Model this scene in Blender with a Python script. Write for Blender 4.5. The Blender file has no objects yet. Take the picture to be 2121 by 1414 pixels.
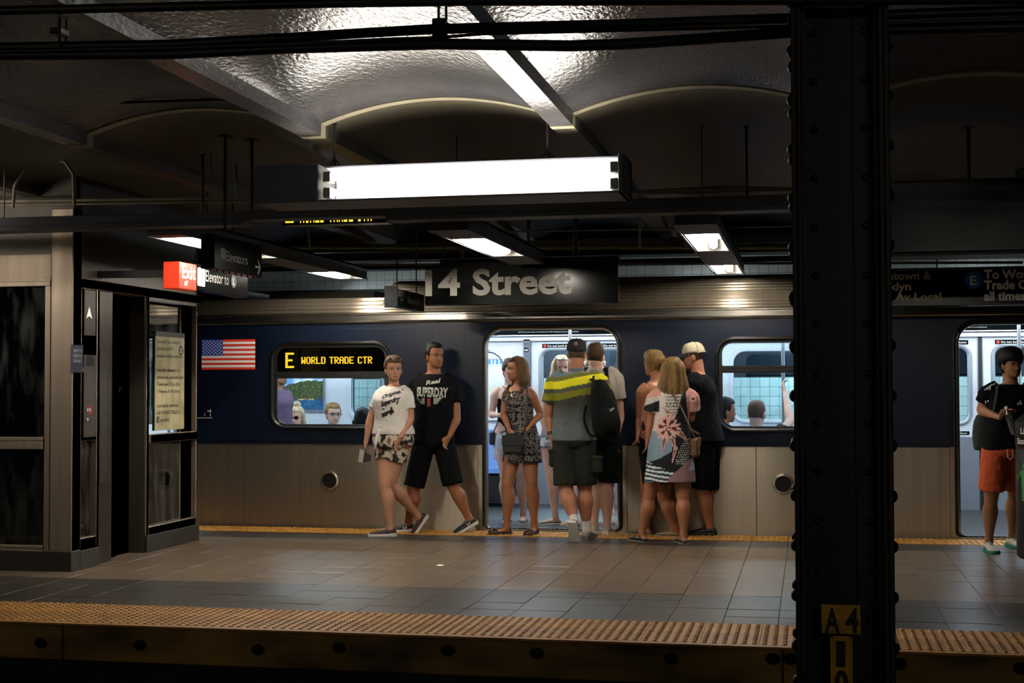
import bpy, math, random, bmesh
from math import sin, cos, pi, radians, atan, atan2, sqrt, hypot, exp
from mathutils import Vector as V, Matrix as M, noise
from mathutils.bvhtree import BVHTree
from mathutils.geometry import tessellate_polygon
random.seed(7)
S = bpy.context.scene
COL = S.collection

# ------------------------------------------------------------------ camera, world, exposure
EYE = V((0, 0, 1.32)); FPX = 2950.0
_a, _p, _r = atan(.208), atan(93 / 2950), .003
_right = V((cos(_a), sin(_a), 0)); _fwd = V((-sin(_a) * cos(_p), cos(_a) * cos(_p), sin(_p))); _up = _right.cross(_fwd)
CU = _up * cos(_r) + _right * sin(_r); CR = _right * cos(_r) - _up * sin(_r)
cam = bpy.data.objects.new('camera', bpy.data.cameras.new('camera')); COL.objects.link(cam)
cam.data.sensor_width = 36; cam.data.lens = FPX / 2121 * 36; cam.data.clip_start = .05
cam.matrix_world = M(((CR.x, CU.x, -_fwd.x, EYE.x), (CR.y, CU.y, -_fwd.y, EYE.y), (CR.z, CU.z, -_fwd.z, EYE.z), (0, 0, 0, 1)))
S.camera = cam
w = bpy.data.worlds.new('world'); S.world = w; w.use_nodes = True
w.node_tree.nodes['Background'].inputs[0].default_value = (.55, .8, .85, 1)
w.node_tree.nodes['Background'].inputs[1].default_value = .008
S.view_settings.view_transform = 'Standard'; S.view_settings.look = 'None'
S.view_settings.gamma = 1; S.view_settings.use_curve_mapping = False; S.view_settings.exposure = 0.0
S.cycles.use_denoising = True
S.cycles.max_bounces = 6; S.cycles.sample_clamp_indirect = 3.0
TUBE_A = 48.0      # strength of the fluorescent tubes above the near edge
TUBE_B = 165.0      # strength of the crosswise fixtures
TUBE_C = 75.0      # lamps over the photographer's own platform
CAR_LIGHT = 34.0    # strips inside the train

# ------------------------------------------------------------------ helpers
def at(px, py, X=None, Y=None, Z=None):
    d = _fwd + CR * (px - 1060.5) / FPX - CU * (py - 707) / FPX
    t = (X - EYE.x) / d.x if X is not None else (Y - EYE.y) / d.y if Y is not None else (Z - EYE.z) / d.z
    return EYE + d * t
def rgb(h):
    h = h.lstrip('#'); c = [int(h[i:i + 2], 16) / 255 for i in (0, 2, 4)]
    return tuple(x / 12.92 if x <= .04045 else ((x + .055) / 1.055) ** 2.4 for x in c) + (1,)
class MB:
    def __init__(s): s.v = []; s.f = []; s.m = []; s.cur = 0
    def add(s, vs, fs):
        n = len(s.v); s.v += [V(q) for q in vs]; s.f += [tuple(i + n for i in f) for f in fs]; s.m += [s.cur] * len(fs); return s
    def box(s, x0, x1, y0, y1, z0, z1, b=0):
        if x0 > x1: x0, x1 = x1, x0
        if y0 > y1: y0, y1 = y1, y0
        if z0 > z1: z0, z1 = z1, z0
        if b:
            b = min(b, (x1 - x0) * .4, (y1 - y0) * .4, (z1 - z0) * .4); bm = bmesh.new(); bmesh.ops.create_cube(bm, size=1)
            for q in bm.verts: q.co = V((x0 + (q.co.x + .5) * (x1 - x0), y0 + (q.co.y + .5) * (y1 - y0), z0 + (q.co.z + .5) * (z1 - z0)))
            bmesh.ops.bevel(bm, geom=list(bm.edges), offset=b, segments=1, affect='EDGES', profile=.5)
            bm.verts.index_update(); s.add([q.co for q in bm.verts], [[q.index for q in f.verts] for f in bm.faces]); bm.free(); return s
        return s.add([(x0, y0, z0), (x1, y0, z0), (x1, y1, z0), (x0, y1, z0), (x0, y0, z1), (x1, y0, z1), (x1, y1, z1), (x0, y1, z1)],
                     [(0, 3, 2, 1), (4, 5, 6, 7), (0, 1, 5, 4), (1, 2, 6, 5), (2, 3, 7, 6), (3, 0, 4, 7)])
    def rings(s, R, closed=False, cap=True):
        n = len(R[0]); vs = [p for r in R for p in r]; fs = []
        K = len(R) if closed else len(R) - 1
        for i in range(K):
            a, b = i * n, ((i + 1) % len(R)) * n
            for j in range(n): k = (j + 1) % n; fs.append((a + j, a + k, b + k, b + j))
        if cap and not closed: fs.append(tuple(range(n))[::-1]); fs.append(tuple((len(R) - 1) * n + j for j in range(n)))
        return s.add(vs, fs)
    def tube(s, pts, rad, n=8, flat=1.0, up=None, cap=True, close=False):
        pts = [V(p) for p in pts]; K = len(pts); R = []; prev = None
        if not hasattr(rad, '__len__'): rad = [rad] * K
        for i, p in enumerate(pts):
            a = pts[(i - 1) % K] if (i or close) else p; b = pts[(i + 1) % K] if (i < K - 1 or close) else p
            t = (b - a).normalized() if (b - a).length > 1e-9 else V((0, 0, 1))
            if prev is None:
                u = V(up) if up is not None else (V((0, 0, 1)) if abs(t.z) < .9 else V((0, 1, 0)))
            else: u = prev
            u = (u - t * u.dot(t))
            u = u.normalized() if u.length > 1e-6 else t.orthogonal().normalized()
            prev = u; w_ = t.cross(u)
            R.append([p + (u * cos(2 * pi * j / n) * flat + w_ * sin(2 * pi * j / n)) * rad[i] for j in range(n)])
        return s.rings(R, close, cap)
    def cyl(s, a, b, r, n=16): return s.tube([a, b], r, n)
    def ball(s, c, r, nu=12, nv=8, sc=(1, 1, 1), mat=None):
        c = V(c); R = []
        for i in range(1, nv):
            th = pi * i / nv
            R.append([V((sin(th) * cos(2 * pi * j / nu) * sc[0], sin(th) * sin(2 * pi * j / nu) * sc[1], cos(th) * sc[2])) * r for j in range(nu)])
        if mat: R = [[mat @ q for q in r_] for r_ in R]
        R = [[c + q for q in r_] for r_ in R]
        return s.rings(R[::-1])
    def prism(s, poly, f):      # poly in 2D, f maps (u, v, side 0/1) to 3D; extruded with caps
        n = len(poly); vs = [f(u, v, 0) for u, v in poly] + [f(u, v, 1) for u, v in poly]
        tri = tessellate_polygon([[V((u, v, 0)) for u, v in poly]])
        fs = [tuple(t) for t in tri] + [tuple(i + n for i in t[::-1]) for t in tri] + [(i, (i + 1) % n, (i + 1) % n + n, i + n) for i in range(n)]
        return s.add(vs, fs)
    def plate(s, outer, holes, f):
        loops = [outer] + holes; flat = [q for l in loops for q in l]; n = len(flat)
        tri = tessellate_polygon([[V((u, v, 0)) for u, v in l] for l in loops])
        vs = [f(u, v, 0) for u, v in flat] + [f(u, v, 1) for u, v in flat]
        fs = [tuple(t) for t in tri] + [tuple(i + n for i in t[::-1]) for t in tri]; o = 0
        for l in loops:
            k = len(l)
            for i in range(k): fs.append((o + i, o + (i + 1) % k, o + (i + 1) % k + n, o + i + n))
            o += k
        return s.add(vs, fs)
def link(name, data, parent=None, loc=None):
    o = bpy.data.objects.new(name, data); COL.objects.link(o)
    if parent is not None: o.parent = parent
    if loc is not None: o.location = loc
    return o
def world_loc(o):
    p = V((0, 0, 0))
    while o is not None: p = p + o.location; o = o.parent
    return p
def obj(name, mb, mat, parent=None, smooth=False, loc=None, uv=False, tag_=None):
    """link one mesh; vertices are given in world space, the origin goes to loc (or the parent's origin)"""
    base = world_loc(parent) if parent is not None else V((0, 0, 0))
    org = V(loc) if loc is not None else base
    me = bpy.data.meshes.new(name)
    me.from_pydata([tuple(q - org) for q in mb.v], [], mb.f)
    for m_ in (mat if isinstance(mat, (list, tuple)) else [mat]): me.materials.append(m_)
    if isinstance(mat, (list, tuple)): me.polygons.foreach_set('material_index', mb.m)
    bm = bmesh.new(); bm.from_mesh(me); bmesh.ops.recalc_face_normals(bm, faces=bm.faces); bm.to_mesh(me); bm.free()
    if smooth:
        me.shade_smooth()
        if smooth != 2: me.set_sharp_from_angle(angle=radians(smooth if smooth > 2 else 40))
    if uv:
        l = me.uv_layers.new(name='UVMap')
        for lp in me.loops:
            c = me.vertices[lp.vertex_index].co; l.data[lp.index].uv = (c.x, c.z)
    o = link(name, me, parent, org - base)
    if tag_: tag(o, *tag_)
    return o
def tag(o, label=None, cat=None, group=None, kind=None):
    if label: o['label'] = label
    if cat: o['category'] = cat
    if group: o['group'] = group
    if kind: o['kind'] = kind
    return o
def thing(name, label, cat, loc=(0, 0, 0), group=None):
    return tag(link(name, None, None, V(loc)), label, cat, group)
def rr(x0, x1, z0, z1, r, n=7, rb=None):   # rounded rectangle, ccw; rb = radius of lower corners
    rb = r if rb is None else rb; P_ = []
    for cx, cz, a0, q in ((x1, z1, 0, r), (x0, z1, 90, r), (x0, z0, 180, rb), (x1, z0, 270, rb)):
        cx += -q if a0 in (0, 270) else q; cz += -q if a0 in (0, 90) else q
        if q <= 0: P_.append((cx, cz)); continue
        for i in range(n + 1): t = radians(a0 + 90 * i / n); P_.append((cx + q * cos(t), cz + q * sin(t)))
    return P_
def rr_ring(mb, x0, x1, z0, z1, r, prof, f=None, n=7, rb=None):
    """sweep a closed profile [(outward offset, y)] round a rounded rectangle"""
    f = f or (lambda u, y, v: V((u, y, v)))
    R = []
    for off, y in prof:
        R.append([f(u, y, v) for u, v in rr(x0 - off, x1 + off, z0 - off, z1 + off, max(r + off, .002), n, None if rb is None else max(rb + off, .002))])
    mb.rings(R, closed=True)
    return mb

# ------------------------------------------------------------------ materials
MATS = {}
def nodes_of(name):
    m = bpy.data.materials.new(name); m.use_nodes = True; nt = m.node_tree
    return m, nt, nt.nodes['Principled BSDF']
def mat(name, col, rough=.5, metal=0, emit=None, est=0, noise_amt=0, nscale=8, bump=0, bscale=40, spec=.5, stretch=(1, 1, 1), col2=None, coat=0, sss=0, rand=0, sheen=0):
    if name in MATS: return MATS[name]
    m, nt, b = nodes_of(name); MATS[name] = m
    c = rgb(col) if isinstance(col, str) else tuple(col) + (1,)
    b.inputs['Base Color'].default_value = c; b.inputs['Roughness'].default_value = rough; b.inputs['Metallic'].default_value = metal
    b.inputs['Specular IOR Level'].default_value = spec
    if coat: b.inputs['Coat Weight'].default_value = coat; b.inputs['Coat Roughness'].default_value = .15
    if emit: b.inputs['Emission Color'].default_value = rgb(emit) if isinstance(emit, str) else tuple(emit) + (1,); b.inputs['Emission Strength'].default_value = est
    L = nt.links.new
    if noise_amt or bump or rand:
        tc = nt.nodes.new('ShaderNodeTexCoord'); mp = nt.nodes.new('ShaderNodeMapping'); mp.inputs['Scale'].default_value = stretch
        L(tc.outputs['Object'], mp.inputs[0])
    if noise_amt or rand:
        nz = nt.nodes.new('ShaderNodeTexNoise'); nz.inputs['Scale'].default_value = nscale; nz.inputs['Detail'].default_value = 5; L(mp.outputs[0], nz.inputs[0])
        mr = nt.nodes.new('ShaderNodeMapRange'); mr.inputs[1].default_value = .3; mr.inputs[2].default_value = .7; L(nz.outputs[0], mr.inputs[0])
        mx = nt.nodes.new('ShaderNodeMix'); mx.data_type = 'RGBA'
        c2 = rgb(col2) if col2 else tuple(x * (1 - noise_amt) for x in c[:3]) + (1,)
        mx.inputs[6].default_value = c; mx.inputs[7].default_value = c2; L(mr.outputs[0], mx.inputs[0])
        out = mx.outputs[2]
        if rand:
            oi = nt.nodes.new('ShaderNodeObjectInfo'); m2 = nt.nodes.new('ShaderNodeMapRange'); m2.inputs[3].default_value = 1 - rand; m2.inputs[4].default_value = 1 + rand
            L(oi.outputs['Random'], m2.inputs[0]); vm = nt.nodes.new('ShaderNodeVectorMath'); vm.operation = 'SCALE'; L(out, vm.inputs[0]); L(m2.outputs[0], vm.inputs['Scale']); out = vm.outputs[0]
        L(out, b.inputs['Base Color'])
    if bump:
        nb = nt.nodes.new('ShaderNodeTexNoise'); nb.inputs['Scale'].default_value = bscale; nb.inputs['Detail'].default_value = 4; L(mp.outputs[0], nb.inputs[0])
        bp = nt.nodes.new('ShaderNodeBump'); bp.inputs['Strength'].default_value = 1; bp.inputs['Distance'].default_value = bump; L(nb.outputs[0], bp.inputs['Height']); L(bp.outputs[0], b.inputs['Normal'])
    return m
def mat_attr(name, rough=.8, sheen=0):
    if name in MATS: return MATS[name]
    m, nt, b = nodes_of(name); MATS[name] = m
    a = nt.nodes.new('ShaderNodeAttribute'); a.attribute_name = 'Col'; nt.links.new(a.outputs['Color'], b.inputs['Base Color'])
    b.inputs['Roughness'].default_value = rough; b.inputs['Specular IOR Level'].default_value = .25
    return m
def mat_brushed(name, col, rough=.32, aniso=.85, streak=.25, metal=1.0):
    m, nt, b = nodes_of(name); MATS[name] = m; L = nt.links.new
    b.inputs['Metallic'].default_value = metal; b.inputs['Roughness'].default_value = rough; b.inputs['Anisotropic'].default_value = aniso; b.inputs['Anisotropic Rotation'].default_value = .25
    tg = nt.nodes.new('ShaderNodeTangent'); tg.direction_type = 'UV_MAP'; tg.uv_map = 'UVMap'; L(tg.outputs[0], b.inputs['Tangent'])
    tc = nt.nodes.new('ShaderNodeTexCoord'); mp = nt.nodes.new('ShaderNodeMapping'); mp.inputs['Scale'].default_value = (15, 1, .5)
    L(tc.outputs['Object'], mp.inputs[0]); nz = nt.nodes.new('ShaderNodeTexNoise'); nz.inputs['Scale'].default_value = 1.6; nz.inputs['Detail'].default_value = 6; L(mp.outputs[0], nz.inputs[0])
    mr = nt.nodes.new('ShaderNodeMapRange'); mr.inputs[1].default_value = .3; mr.inputs[2].default_value = .75; mr.inputs[3].default_value = 1; mr.inputs[4].default_value = 1 - streak; L(nz.outputs[0], mr.inputs[0])
    vm = nt.nodes.new('ShaderNodeVectorMath'); vm.operation = 'SCALE'; vm.inputs[0].default_value = rgb(col)[:3]; L(mr.outputs[0], vm.inputs['Scale']); L(vm.outputs[0], b.inputs['Base Color'])
    m2 = nt.nodes.new('ShaderNodeMapRange'); m2.inputs[3].default_value = rough - .06; m2.inputs[4].default_value = rough + .12; L(nz.outputs[0], m2.inputs[0]); L(m2.outputs[0], b.inputs['Roughness'])
    return m
def mat_glass(name, tint, refl=.06, rough=.02, dirt=0.0):
    m = bpy.data.materials.new(name); m.use_nodes = True; nt = m.node_tree; nt.nodes.clear(); L = nt.links.new; MATS[name] = m
    o = nt.nodes.new('ShaderNodeOutputMaterial'); t = nt.nodes.new('ShaderNodeBsdfTransparent'); g = nt.nodes.new('ShaderNodeBsdfGlossy'); mx = nt.nodes.new('ShaderNodeMixShader')
    t.inputs[0].default_value = rgb(tint); g.inputs['Roughness'].default_value = rough; g.inputs[0].default_value = (1, 1, 1, 1)
    fr = nt.nodes.new('ShaderNodeFresnel'); fr.inputs[0].default_value = 1.5
    ad = nt.nodes.new('ShaderNodeMath'); ad.operation = 'ADD'; ad.inputs[1].default_value = refl; L(fr.outputs[0], ad.inputs[0])
    L(ad.outputs[0], mx.inputs[0]); L(t.outputs[0], mx.inputs[1]); L(g.outputs[0], mx.inputs[2])
    if dirt:
        d = nt.nodes.new('ShaderNodeBsdfDiffuse'); d.inputs[0].default_value = (.35, .35, .33, 1); tc = nt.nodes.new('ShaderNodeTexCoord'); mp = nt.nodes.new('ShaderNodeMapping'); mp.inputs['Scale'].default_value = (5, 5, 1.2)
        nz = nt.nodes.new('ShaderNodeTexNoise'); nz.inputs['Scale'].default_value = 2; nz.inputs['Detail'].default_value = 7; L(tc.outputs['Object'], mp.inputs[0]); L(mp.outputs[0], nz.inputs[0])
        mr = nt.nodes.new('ShaderNodeMapRange'); mr.inputs[1].default_value = .45; mr.inputs[2].default_value = .8; mr.inputs[4].default_value = dirt; L(nz.outputs[0], mr.inputs[0])
        m3 = nt.nodes.new('ShaderNodeMixShader'); L(mr.outputs[0], m3.inputs[0]); L(mx.outputs[0], m3.inputs[1]); L(d.outputs[0], m3.inputs[2]); L(m3.outputs[0], o.inputs[0])
    else: L(mx.outputs[0], o.inputs[0])
    return m

# text: flat letters as mesh
_dg = None
def text_verts(s, bold=0.0, align='LEFT', space=1.0):
    c = bpy.data.curves.new('t', 'FONT'); c.body = s; c.size = 1; c.offset = bold; c.align_x = align; c.space_character = space; c.resolution_u = 3
    o = bpy.data.objects.new('t', c); me = o.to_mesh()
    vs = [q.co.copy() for q in me.vertices]; fs = [tuple(p.vertices) for p in me.polygons]
    o.to_mesh_clear(); bpy.data.objects.remove(o); bpy.data.curves.remove(c)
    x0 = min(q.x for q in vs); x1 = max(q.x for q in vs)
    return vs, fs, x0, x1
def lettering(name, s, org, ux, uy, h, mat_, parent, width=None, bold=.02, lift=.002, mb=None, slant=0):
    """org lower-left of the baseline; h = cap height; width = total width; ux, uy unit vectors"""
    vs, fs, x0, x1 = text_verts(s, bold); sc = h / .73; sx = width / (x1 - x0) if width else sc
    ux = V(ux); uy = V(uy); nrm = ux.cross(uy).normalized(); out = mb or MB()
    out.add([V(org) + ux * ((q.x - x0) * sx + slant * q.y * sc) + uy * q.y * sc + nrm * lift for q in vs], fs)
    return None if mb is not None else flat_obj(name, out, mat_, parent)
def flat_obj(name, mb, mat_, parent):
    base = world_loc(parent) if parent is not None else V((0, 0, 0)); me = bpy.data.meshes.new(name)
    me.from_pydata([tuple(q - base) for q in mb.v], [], mb.f)
    for m_ in (mat_ if isinstance(mat_, (list, tuple)) else [mat_]): me.materials.append(m_)
    if isinstance(mat_, (list, tuple)): me.polygons.foreach_set('material_index', mb.m)
    return link(name, me, parent)
def disc(mb, c, ux, uy, r, n=20, r2=None, a0=0, a1=360):
    c = V(c); ux = V(ux); uy = V(uy); P_ = lambda t, q: c + ux * cos(t) * q + uy * sin(t) * q
    if r2 is None: return mb.add([P_(2 * pi * i / n, r) for i in range(n)], [tuple(range(n))])
    T = [radians(a0 + (a1 - a0) * i / n) for i in range(n + 1)]
    return mb.add([P_(t, r) for t in T] + [P_(t, r2) for t in T], [(i, i + 1, n + 2 + i, n + 1 + i) for i in range(n)])
def quad(mb, c, ux, uy, pts): return mb.add([V(c) + V(ux) * a + V(uy) * b for a, b in pts], [tuple(range(len(pts)))])
def stroke(mb, c, ux, uy, pts, wd):
    for (a, b), (d, e) in zip(pts, pts[1:]):
        l = hypot(d - a, e - b) or 1; nx, ny = -(e - b) / l * wd / 2, (d - a) / l * wd / 2
        quad(mb, c, ux, uy, [(a - nx, b - ny), (d - nx, e - ny), (d + nx, e + ny), (a + nx, b + ny)])
def wheelchair(mb, c, ux, uy, h):
    k = h; g = lambda L: [(a * k, b * k) for a, b in L]
    disc(mb, V(c) + V(ux) * -.08 * k + V(uy) * .40 * k, ux, uy, .075 * k, 12)
    stroke(mb, c, ux, uy, g([(-.08, .32), (-.06, .02), (.16, .02), (.26, -.28), (.34, -.25)]), .075 * k)
    stroke(mb, c, ux, uy, g([(-.07, .18), (.14, .18)]), .06 * k)
    disc(mb, V(c) + V(ux) * -.02 * k + V(uy) * -.17 * k, ux, uy, .27 * k, 16, .21 * k, 120, 380)

# ------------------------------------------------------------------ materials of the station
m_tile = mat('floor_tile_tan', '#695b4b', .3, noise_amt=.22, nscale=5, bump=.0006, bscale=60, rand=.1)
m_tile_dark = mat('floor_tile_dark', '#37322d', .36, noise_amt=.22, nscale=5, bump=.0006, bscale=60, rand=.09)
m_grout = mat('floor_grout', '#1d1a17', .8)
m_tact = mat('tactile_yellow', '#c98f38', .5, noise_amt=.4, nscale=4, col2='#94682a', rand=.08)
m_fascia = mat('fascia_yellow', '#b98f3c', .7, noise_amt=.7, nscale=2.2, col2='#17130b', bump=.003, bscale=25, stretch=(.6, 1, 1.6))
m_dark_conc = mat('dark_concrete', '#24241f', .9, noise_amt=.5, nscale=3)
m_ballast = mat('track_ballast', '#14130f', .95, noise_amt=.5, nscale=20, bump=.02, bscale=30)
m_vault_grey = mat('vault_gloss_paint', '#545356', .2, noise_amt=.25, nscale=3, bump=.005, bscale=48, spec=.4, stretch=(1, .45, 1))
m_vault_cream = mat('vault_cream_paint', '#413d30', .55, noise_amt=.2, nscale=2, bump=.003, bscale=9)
m_black = mat('black_paint', '#0c0d0d', .45, bump=.0015, bscale=40)
m_column = mat('column_black_paint', '#090a0a', .55, bump=.002, bscale=35)
m_pipe = mat('pipe_black', '#0a0b0b', .5)
m_greymetal = mat('grey_painted_metal', '#4a4e54', .55, noise_amt=.15)
m_housing = mat('housing_grey', '#454850', .5, noise_amt=.12)
m_reflector = mat('white_reflector', '#e8e6e0', .35)
m_socket = mat('lamp_socket', '#8a8884', .5)
m_creampipe = mat('cream_pipe', '#6a604c', .55)
m_tube = mat('lamp_tube_glow', '#ffffff', .5, emit=(1, .93, .82), est=TUBE_A)
m_tube2 = mat('lamp_tube_glow_cross', '#ffffff', .5, emit=(1, .92, .79), est=TUBE_B)
m_tube3 = mat('lamp_tube_glow_near', '#ffffff', .5, emit=(1, .92, .79), est=TUBE_C)
m_tube2l = mat('lamp_tube_glow_cross_left', '#ffffff', .5, emit=(1, .92, .79), est=TUBE_B * 1.7)
m_tube_l = mat('lamp_tube_glow_left', '#ffffff', .5, emit=(1, .90, .76), est=55)
m_steel = mat_brushed('elevator_steel', '#8b7d6e', .36, metal=.6)
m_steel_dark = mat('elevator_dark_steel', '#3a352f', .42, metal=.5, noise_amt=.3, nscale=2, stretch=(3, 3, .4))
m_steel_train = mat_brushed('train_steel', '#aea392', .32, metal=.88, streak=.16)
m_chrome = mat('bright_trim', '#b8b2a8', .22, metal=1)
m_walltile = mat('wall_tile_white', '#ccd2cd', .3, noise_amt=.1, rand=.05)
m_wallgrout = mat('wall_grout', '#2a2d2c', .9)

# ------------------------------------------------------------------ floor of the island platform
YN, YT, YB, YD, YE = 7.38, 8.02, 9.11, 11.85, 12.74
XL, XR = -9.3, 3.4
floor = obj('floor', MB().box(XL - 3, XR + 3, YN + .06, YE, -.35, -.006), m_grout); tag(floor, kind='structure')
tp = .305; x0j = -.178
def tile_mesh(wd, dp, nm, m_):
    me_ = MB().box(.0018, wd - .0018, .0018, dp - .0018, -.014, 0, .0015); me = bpy.data.meshes.new(nm)
    me.from_pydata([tuple(q) for q in me_.v], [], me_.f); me.materials.append(m_); return me
rows = [(YT + i * .2725, .2725, 1) for i in range(4)]
n = 9; d9 = (YD - YB) / n
rows += [(YB + i * d9, d9, 0) for i in range(n)] + [(YD, .235, 1), (YD + .235, .235, 1)]
meshes = {}; rest = {0: MB(), 1: MB()}; count = 0
for (y, dp, dk) in rows:
    for k in range(-30, 11):
        x = x0j + k * tp
        if y + .1 > 9.43 and x + tp * .7 < -5.2: continue
        c = V((x + tp / 2, y + dp / 2, 0)) - EYE; dd = c.dot(_fwd); px = 1060.5 + FPX * c.dot(CR) / dd
        if px < -420 or px > 2400: continue
        inside = -60 < px < 2180 and not (1670 < px < 1820)
        if inside and count < 300:
            key = (round(dp, 3), dk)
            if key not in meshes: meshes[key] = tile_mesh(tp, dp, 'floor_tile', m_tile_dark if dk else m_tile)
            o = link('floor_tile', meshes[key], floor, (x, y, random.uniform(-.0012, 0))); o.rotation_euler = (random.gauss(0, .0025), random.gauss(0, .0025), 0); count += 1
        else: rest[dk].box(x + .0018, x + tp - .0018, y + .0018, y + dp - .0018, -.014, 0)
for dk in (0, 1):
    if rest[dk].v: tag(obj('floor_tile_field', rest[dk], m_tile_dark if dk else m_tile, floor), kind='stuff')
def tact_mesh(wd, dp, nx, ny, nm):
    mb = MB().box(.0015, wd - .0015, .0015, dp - .0015, -.01, .003)
    for i in range(nx):
        for j in range(ny):
            cx, cy = (i + .5) * wd / nx, (j + .5) * dp / ny
            R = [[V((cx + r * cos(a * pi / 3), cy + r * sin(a * pi / 3), z)) for a in range(6)] for r, z in ((.0145, .002), (.0125, .007), (.008, .0095))]
            mb.rings(R)
    me = bpy.data.meshes.new(nm); me.from_pydata([tuple(q) for q in mb.v], [], mb.f); me.materials.append(m_tact); return me
tm = tact_mesh(tp, .315, 6, 6, 'tactile_tile')
for r_ in (0, 1):
    for k in range(-20, 8):
        x = x0j - .08 + k * tp
        link('tactile_tile', tm, floor, (x, YN + .005 + r_ * .3175, 0))
tm2 = tact_mesh(tp, .41, 6, 6, 'tactile_tile_far')
for k in range(-24, 11):
    x = x0j + k * tp
    if x + tp < -7.2: continue
    o = link('tactile_tile', tm2, floor, (x, YD + .475, 0))
# bits of litter
mb = MB().box(at(911, 1171, Z=0).x - .02, at(911, 1171, Z=0).x + .025, at(911, 1171, Z=0).y - .03, at(911, 1171, Z=0).y + .03, 0, .004)
tag(obj('paper_scrap', mb, mat('paper_white', '#d8d5cc', .8), loc=at(911, 1171, Z=0)), 'small white scrap of paper lying on the tan platform tiles', 'litter')
# edge boards
m_hole = mat('recess_black', '#050505', .9)
edge = thing('edge_board', 'long yellow painted rubbing board along the near platform edge with dark bolt recesses', 'platform edge', (-2, YN, 0))
bx = [-7.0, at(135, 1330, Y=YN).x, at(1621, 1340, Y=YN).x, 3.2]
for a, b in zip(bx, bx[1:]):
    obj('board', MB().box(a + .004, b - .004, YN - .03, YN + .06, -.205, -.012, .008), m_fascia, edge)
obj('nosing', MB().box(-7, 3.2, YN - .035, YN + .06, -.012, .002, .003), m_tact, edge)
for px, py in ((85, 1331), (290, 1336), (535, 1345), (702, 1341), (928, 1347), (1112, 1352), (1390, 1364), (1601, 1364), (1638, 1364), (1862, 1374), (2115, 1384)):
    c = at(px, py, Y=YN - .03); mb = MB()
    R = [[c + V((r * cos(t * pi / 7), yy, r * .82 * sin(t * pi / 7))) for t in range(14)] for r, yy in ((.038, -.003), (.034, -.006), (.026, .03))]
    mb.rings(R); obj('bolt_recess', mb, m_hole, edge)
pw = obj('wall_platform_face', MB().box(-13, 8, YN + .25, YN + .5, -1.3, -.2), m_dark_conc); tag(pw, kind='structure')
tag(obj('trim_1', MB().box(-13, 8, YN + .02, YN + .5, -.34, -.205), m_dark_conc), kind='structure')
gr = obj('ground', MB().box(-13, 8, -2, YN + .3, -1.35, -1.25), m_ballast); tag(gr, kind='structure')
gr2 = obj('ground_far', MB().box(-14, 8, YE - .1, 17.2, -1.35, -1.25), m_ballast); tag(gr2, kind='structure')
m_rail = mat('rail_steel', '#4a3d33', .4, metal=.8, noise_amt=.4)
for y in (5.1, 6.55):
    mb = MB().box(-13, 8, y - .035, y + .035, -1.1, -1.06).box(-13, 8, y - .008, y + .008, -1.2, -1.1).box(-13, 8, y - .07, y + .07, -1.25, -1.23)
    tag(obj('running_rail', mb, m_rail), 'running rail of the near track, the one ' + ('nearer the camera' if y < 6 else 'beside the platform edge'), 'rail', 'rails of the near track')

# ------------------------------------------------------------------ vaulted ceiling with beams
BP = 1.4185; BX0 = -1.286; BW = .127; ZB, ZS, ZC = 2.718, 2.79, 2.905
def vault(y0, y1, m_, name, lift=0):
    mb = MB(); prof = []
    for k in range(-6, 4):
        bx_ = BX0 + k * BP
        prof += [(bx_ - BW / 2, ZS), (bx_ - BW / 2 + .002, ZB), (bx_ + BW / 2 - .002, ZB), (bx_ + BW / 2, ZS)]
        xa, xb = bx_ + BW / 2, bx_ + BP - BW / 2; c = (xa + xb) / 2; hw = (xb - xa) / 2
        for i in range(1, 24):
            t = -1 + 2 * i / 24; prof.append((c + t * hw, ZS + (ZC - ZS) * (1 - t * t)))
    ys = [y0 + (y1 - y0) * i / max(2, int((y1 - y0) / .5)) for i in range(max(2, int((y1 - y0) / .5)) + 1)]
    n = len(prof); vs = [(x, y, z + lift) for y in ys for x, z in prof]
    fs = [(j * n + i, j * n + i + 1, (j + 1) * n + i + 1, (j + 1) * n + i) for j in range(len(ys) - 1) for i in range(n - 1)]
    # roof slab behind so that it has thickness
    mb.add(vs, fs); mb.box(prof[0][0], prof[-1][0], y0, y1, 3.0, 3.15)
    o = obj(name, mb, m_, smooth=1); tag(o, kind='structure'); return o
vault(-5, 7.57, m_vault_grey, 'ceiling')
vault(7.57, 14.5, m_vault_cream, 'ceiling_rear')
# stepped cream lip where the two paints meet; lamplight put in as paler cream
mb = MB()
for k in range(-6, 3):
    bx_ = BX0 + k * BP; xa, xb = bx_ + BW / 2, bx_ + BP - BW / 2; c = (xa + xb) / 2; hw = (xb - xa) / 2
    L = [(bx_ - BW / 2, ZB - .004), (bx_ + BW / 2, ZB - .004)] + [(c + t / 12 * hw, ZS - .006 + (ZC - ZS) * (1 - (t / 12) ** 2)) for t in range(-12, 13)]
    L2 = [(bx_ - BW / 2, ZB + .03), (bx_ + BW / 2, ZB + .03)] + [(a, b + .04) for a, b in L[2:]]
    n = len(L); vs = [(x, y, z) for y in (7.5, 7.575) for x, z in L] + [(x, 7.5, z) for x, z in L2]
    mb.add(vs, [(i, i + 1, n + i + 1, n + i) for i in range(n - 1)] + [(i, i + 1, 2 * n + i + 1, 2 * n + i) for i in range(n - 1)])
tag(obj('trim_2', mb, mat('cream_lip_lit', '#8d8672', .5), smooth=1), kind='structure')
tag(obj('trim_3', MB().box(-14, 8, 14.4, 14.75, 2.655, 3.0), mat('cream_girder_paint', '#6b6040', .6, noise_amt=.3)), kind='structure')
tag(obj('trim_4', MB().box(-14, 8, 15.6, 15.8, 2.66, 2.72).box(-14, 8, 13.2, 13.3, 2.63, 2.70), m_black), kind='structure')
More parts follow.
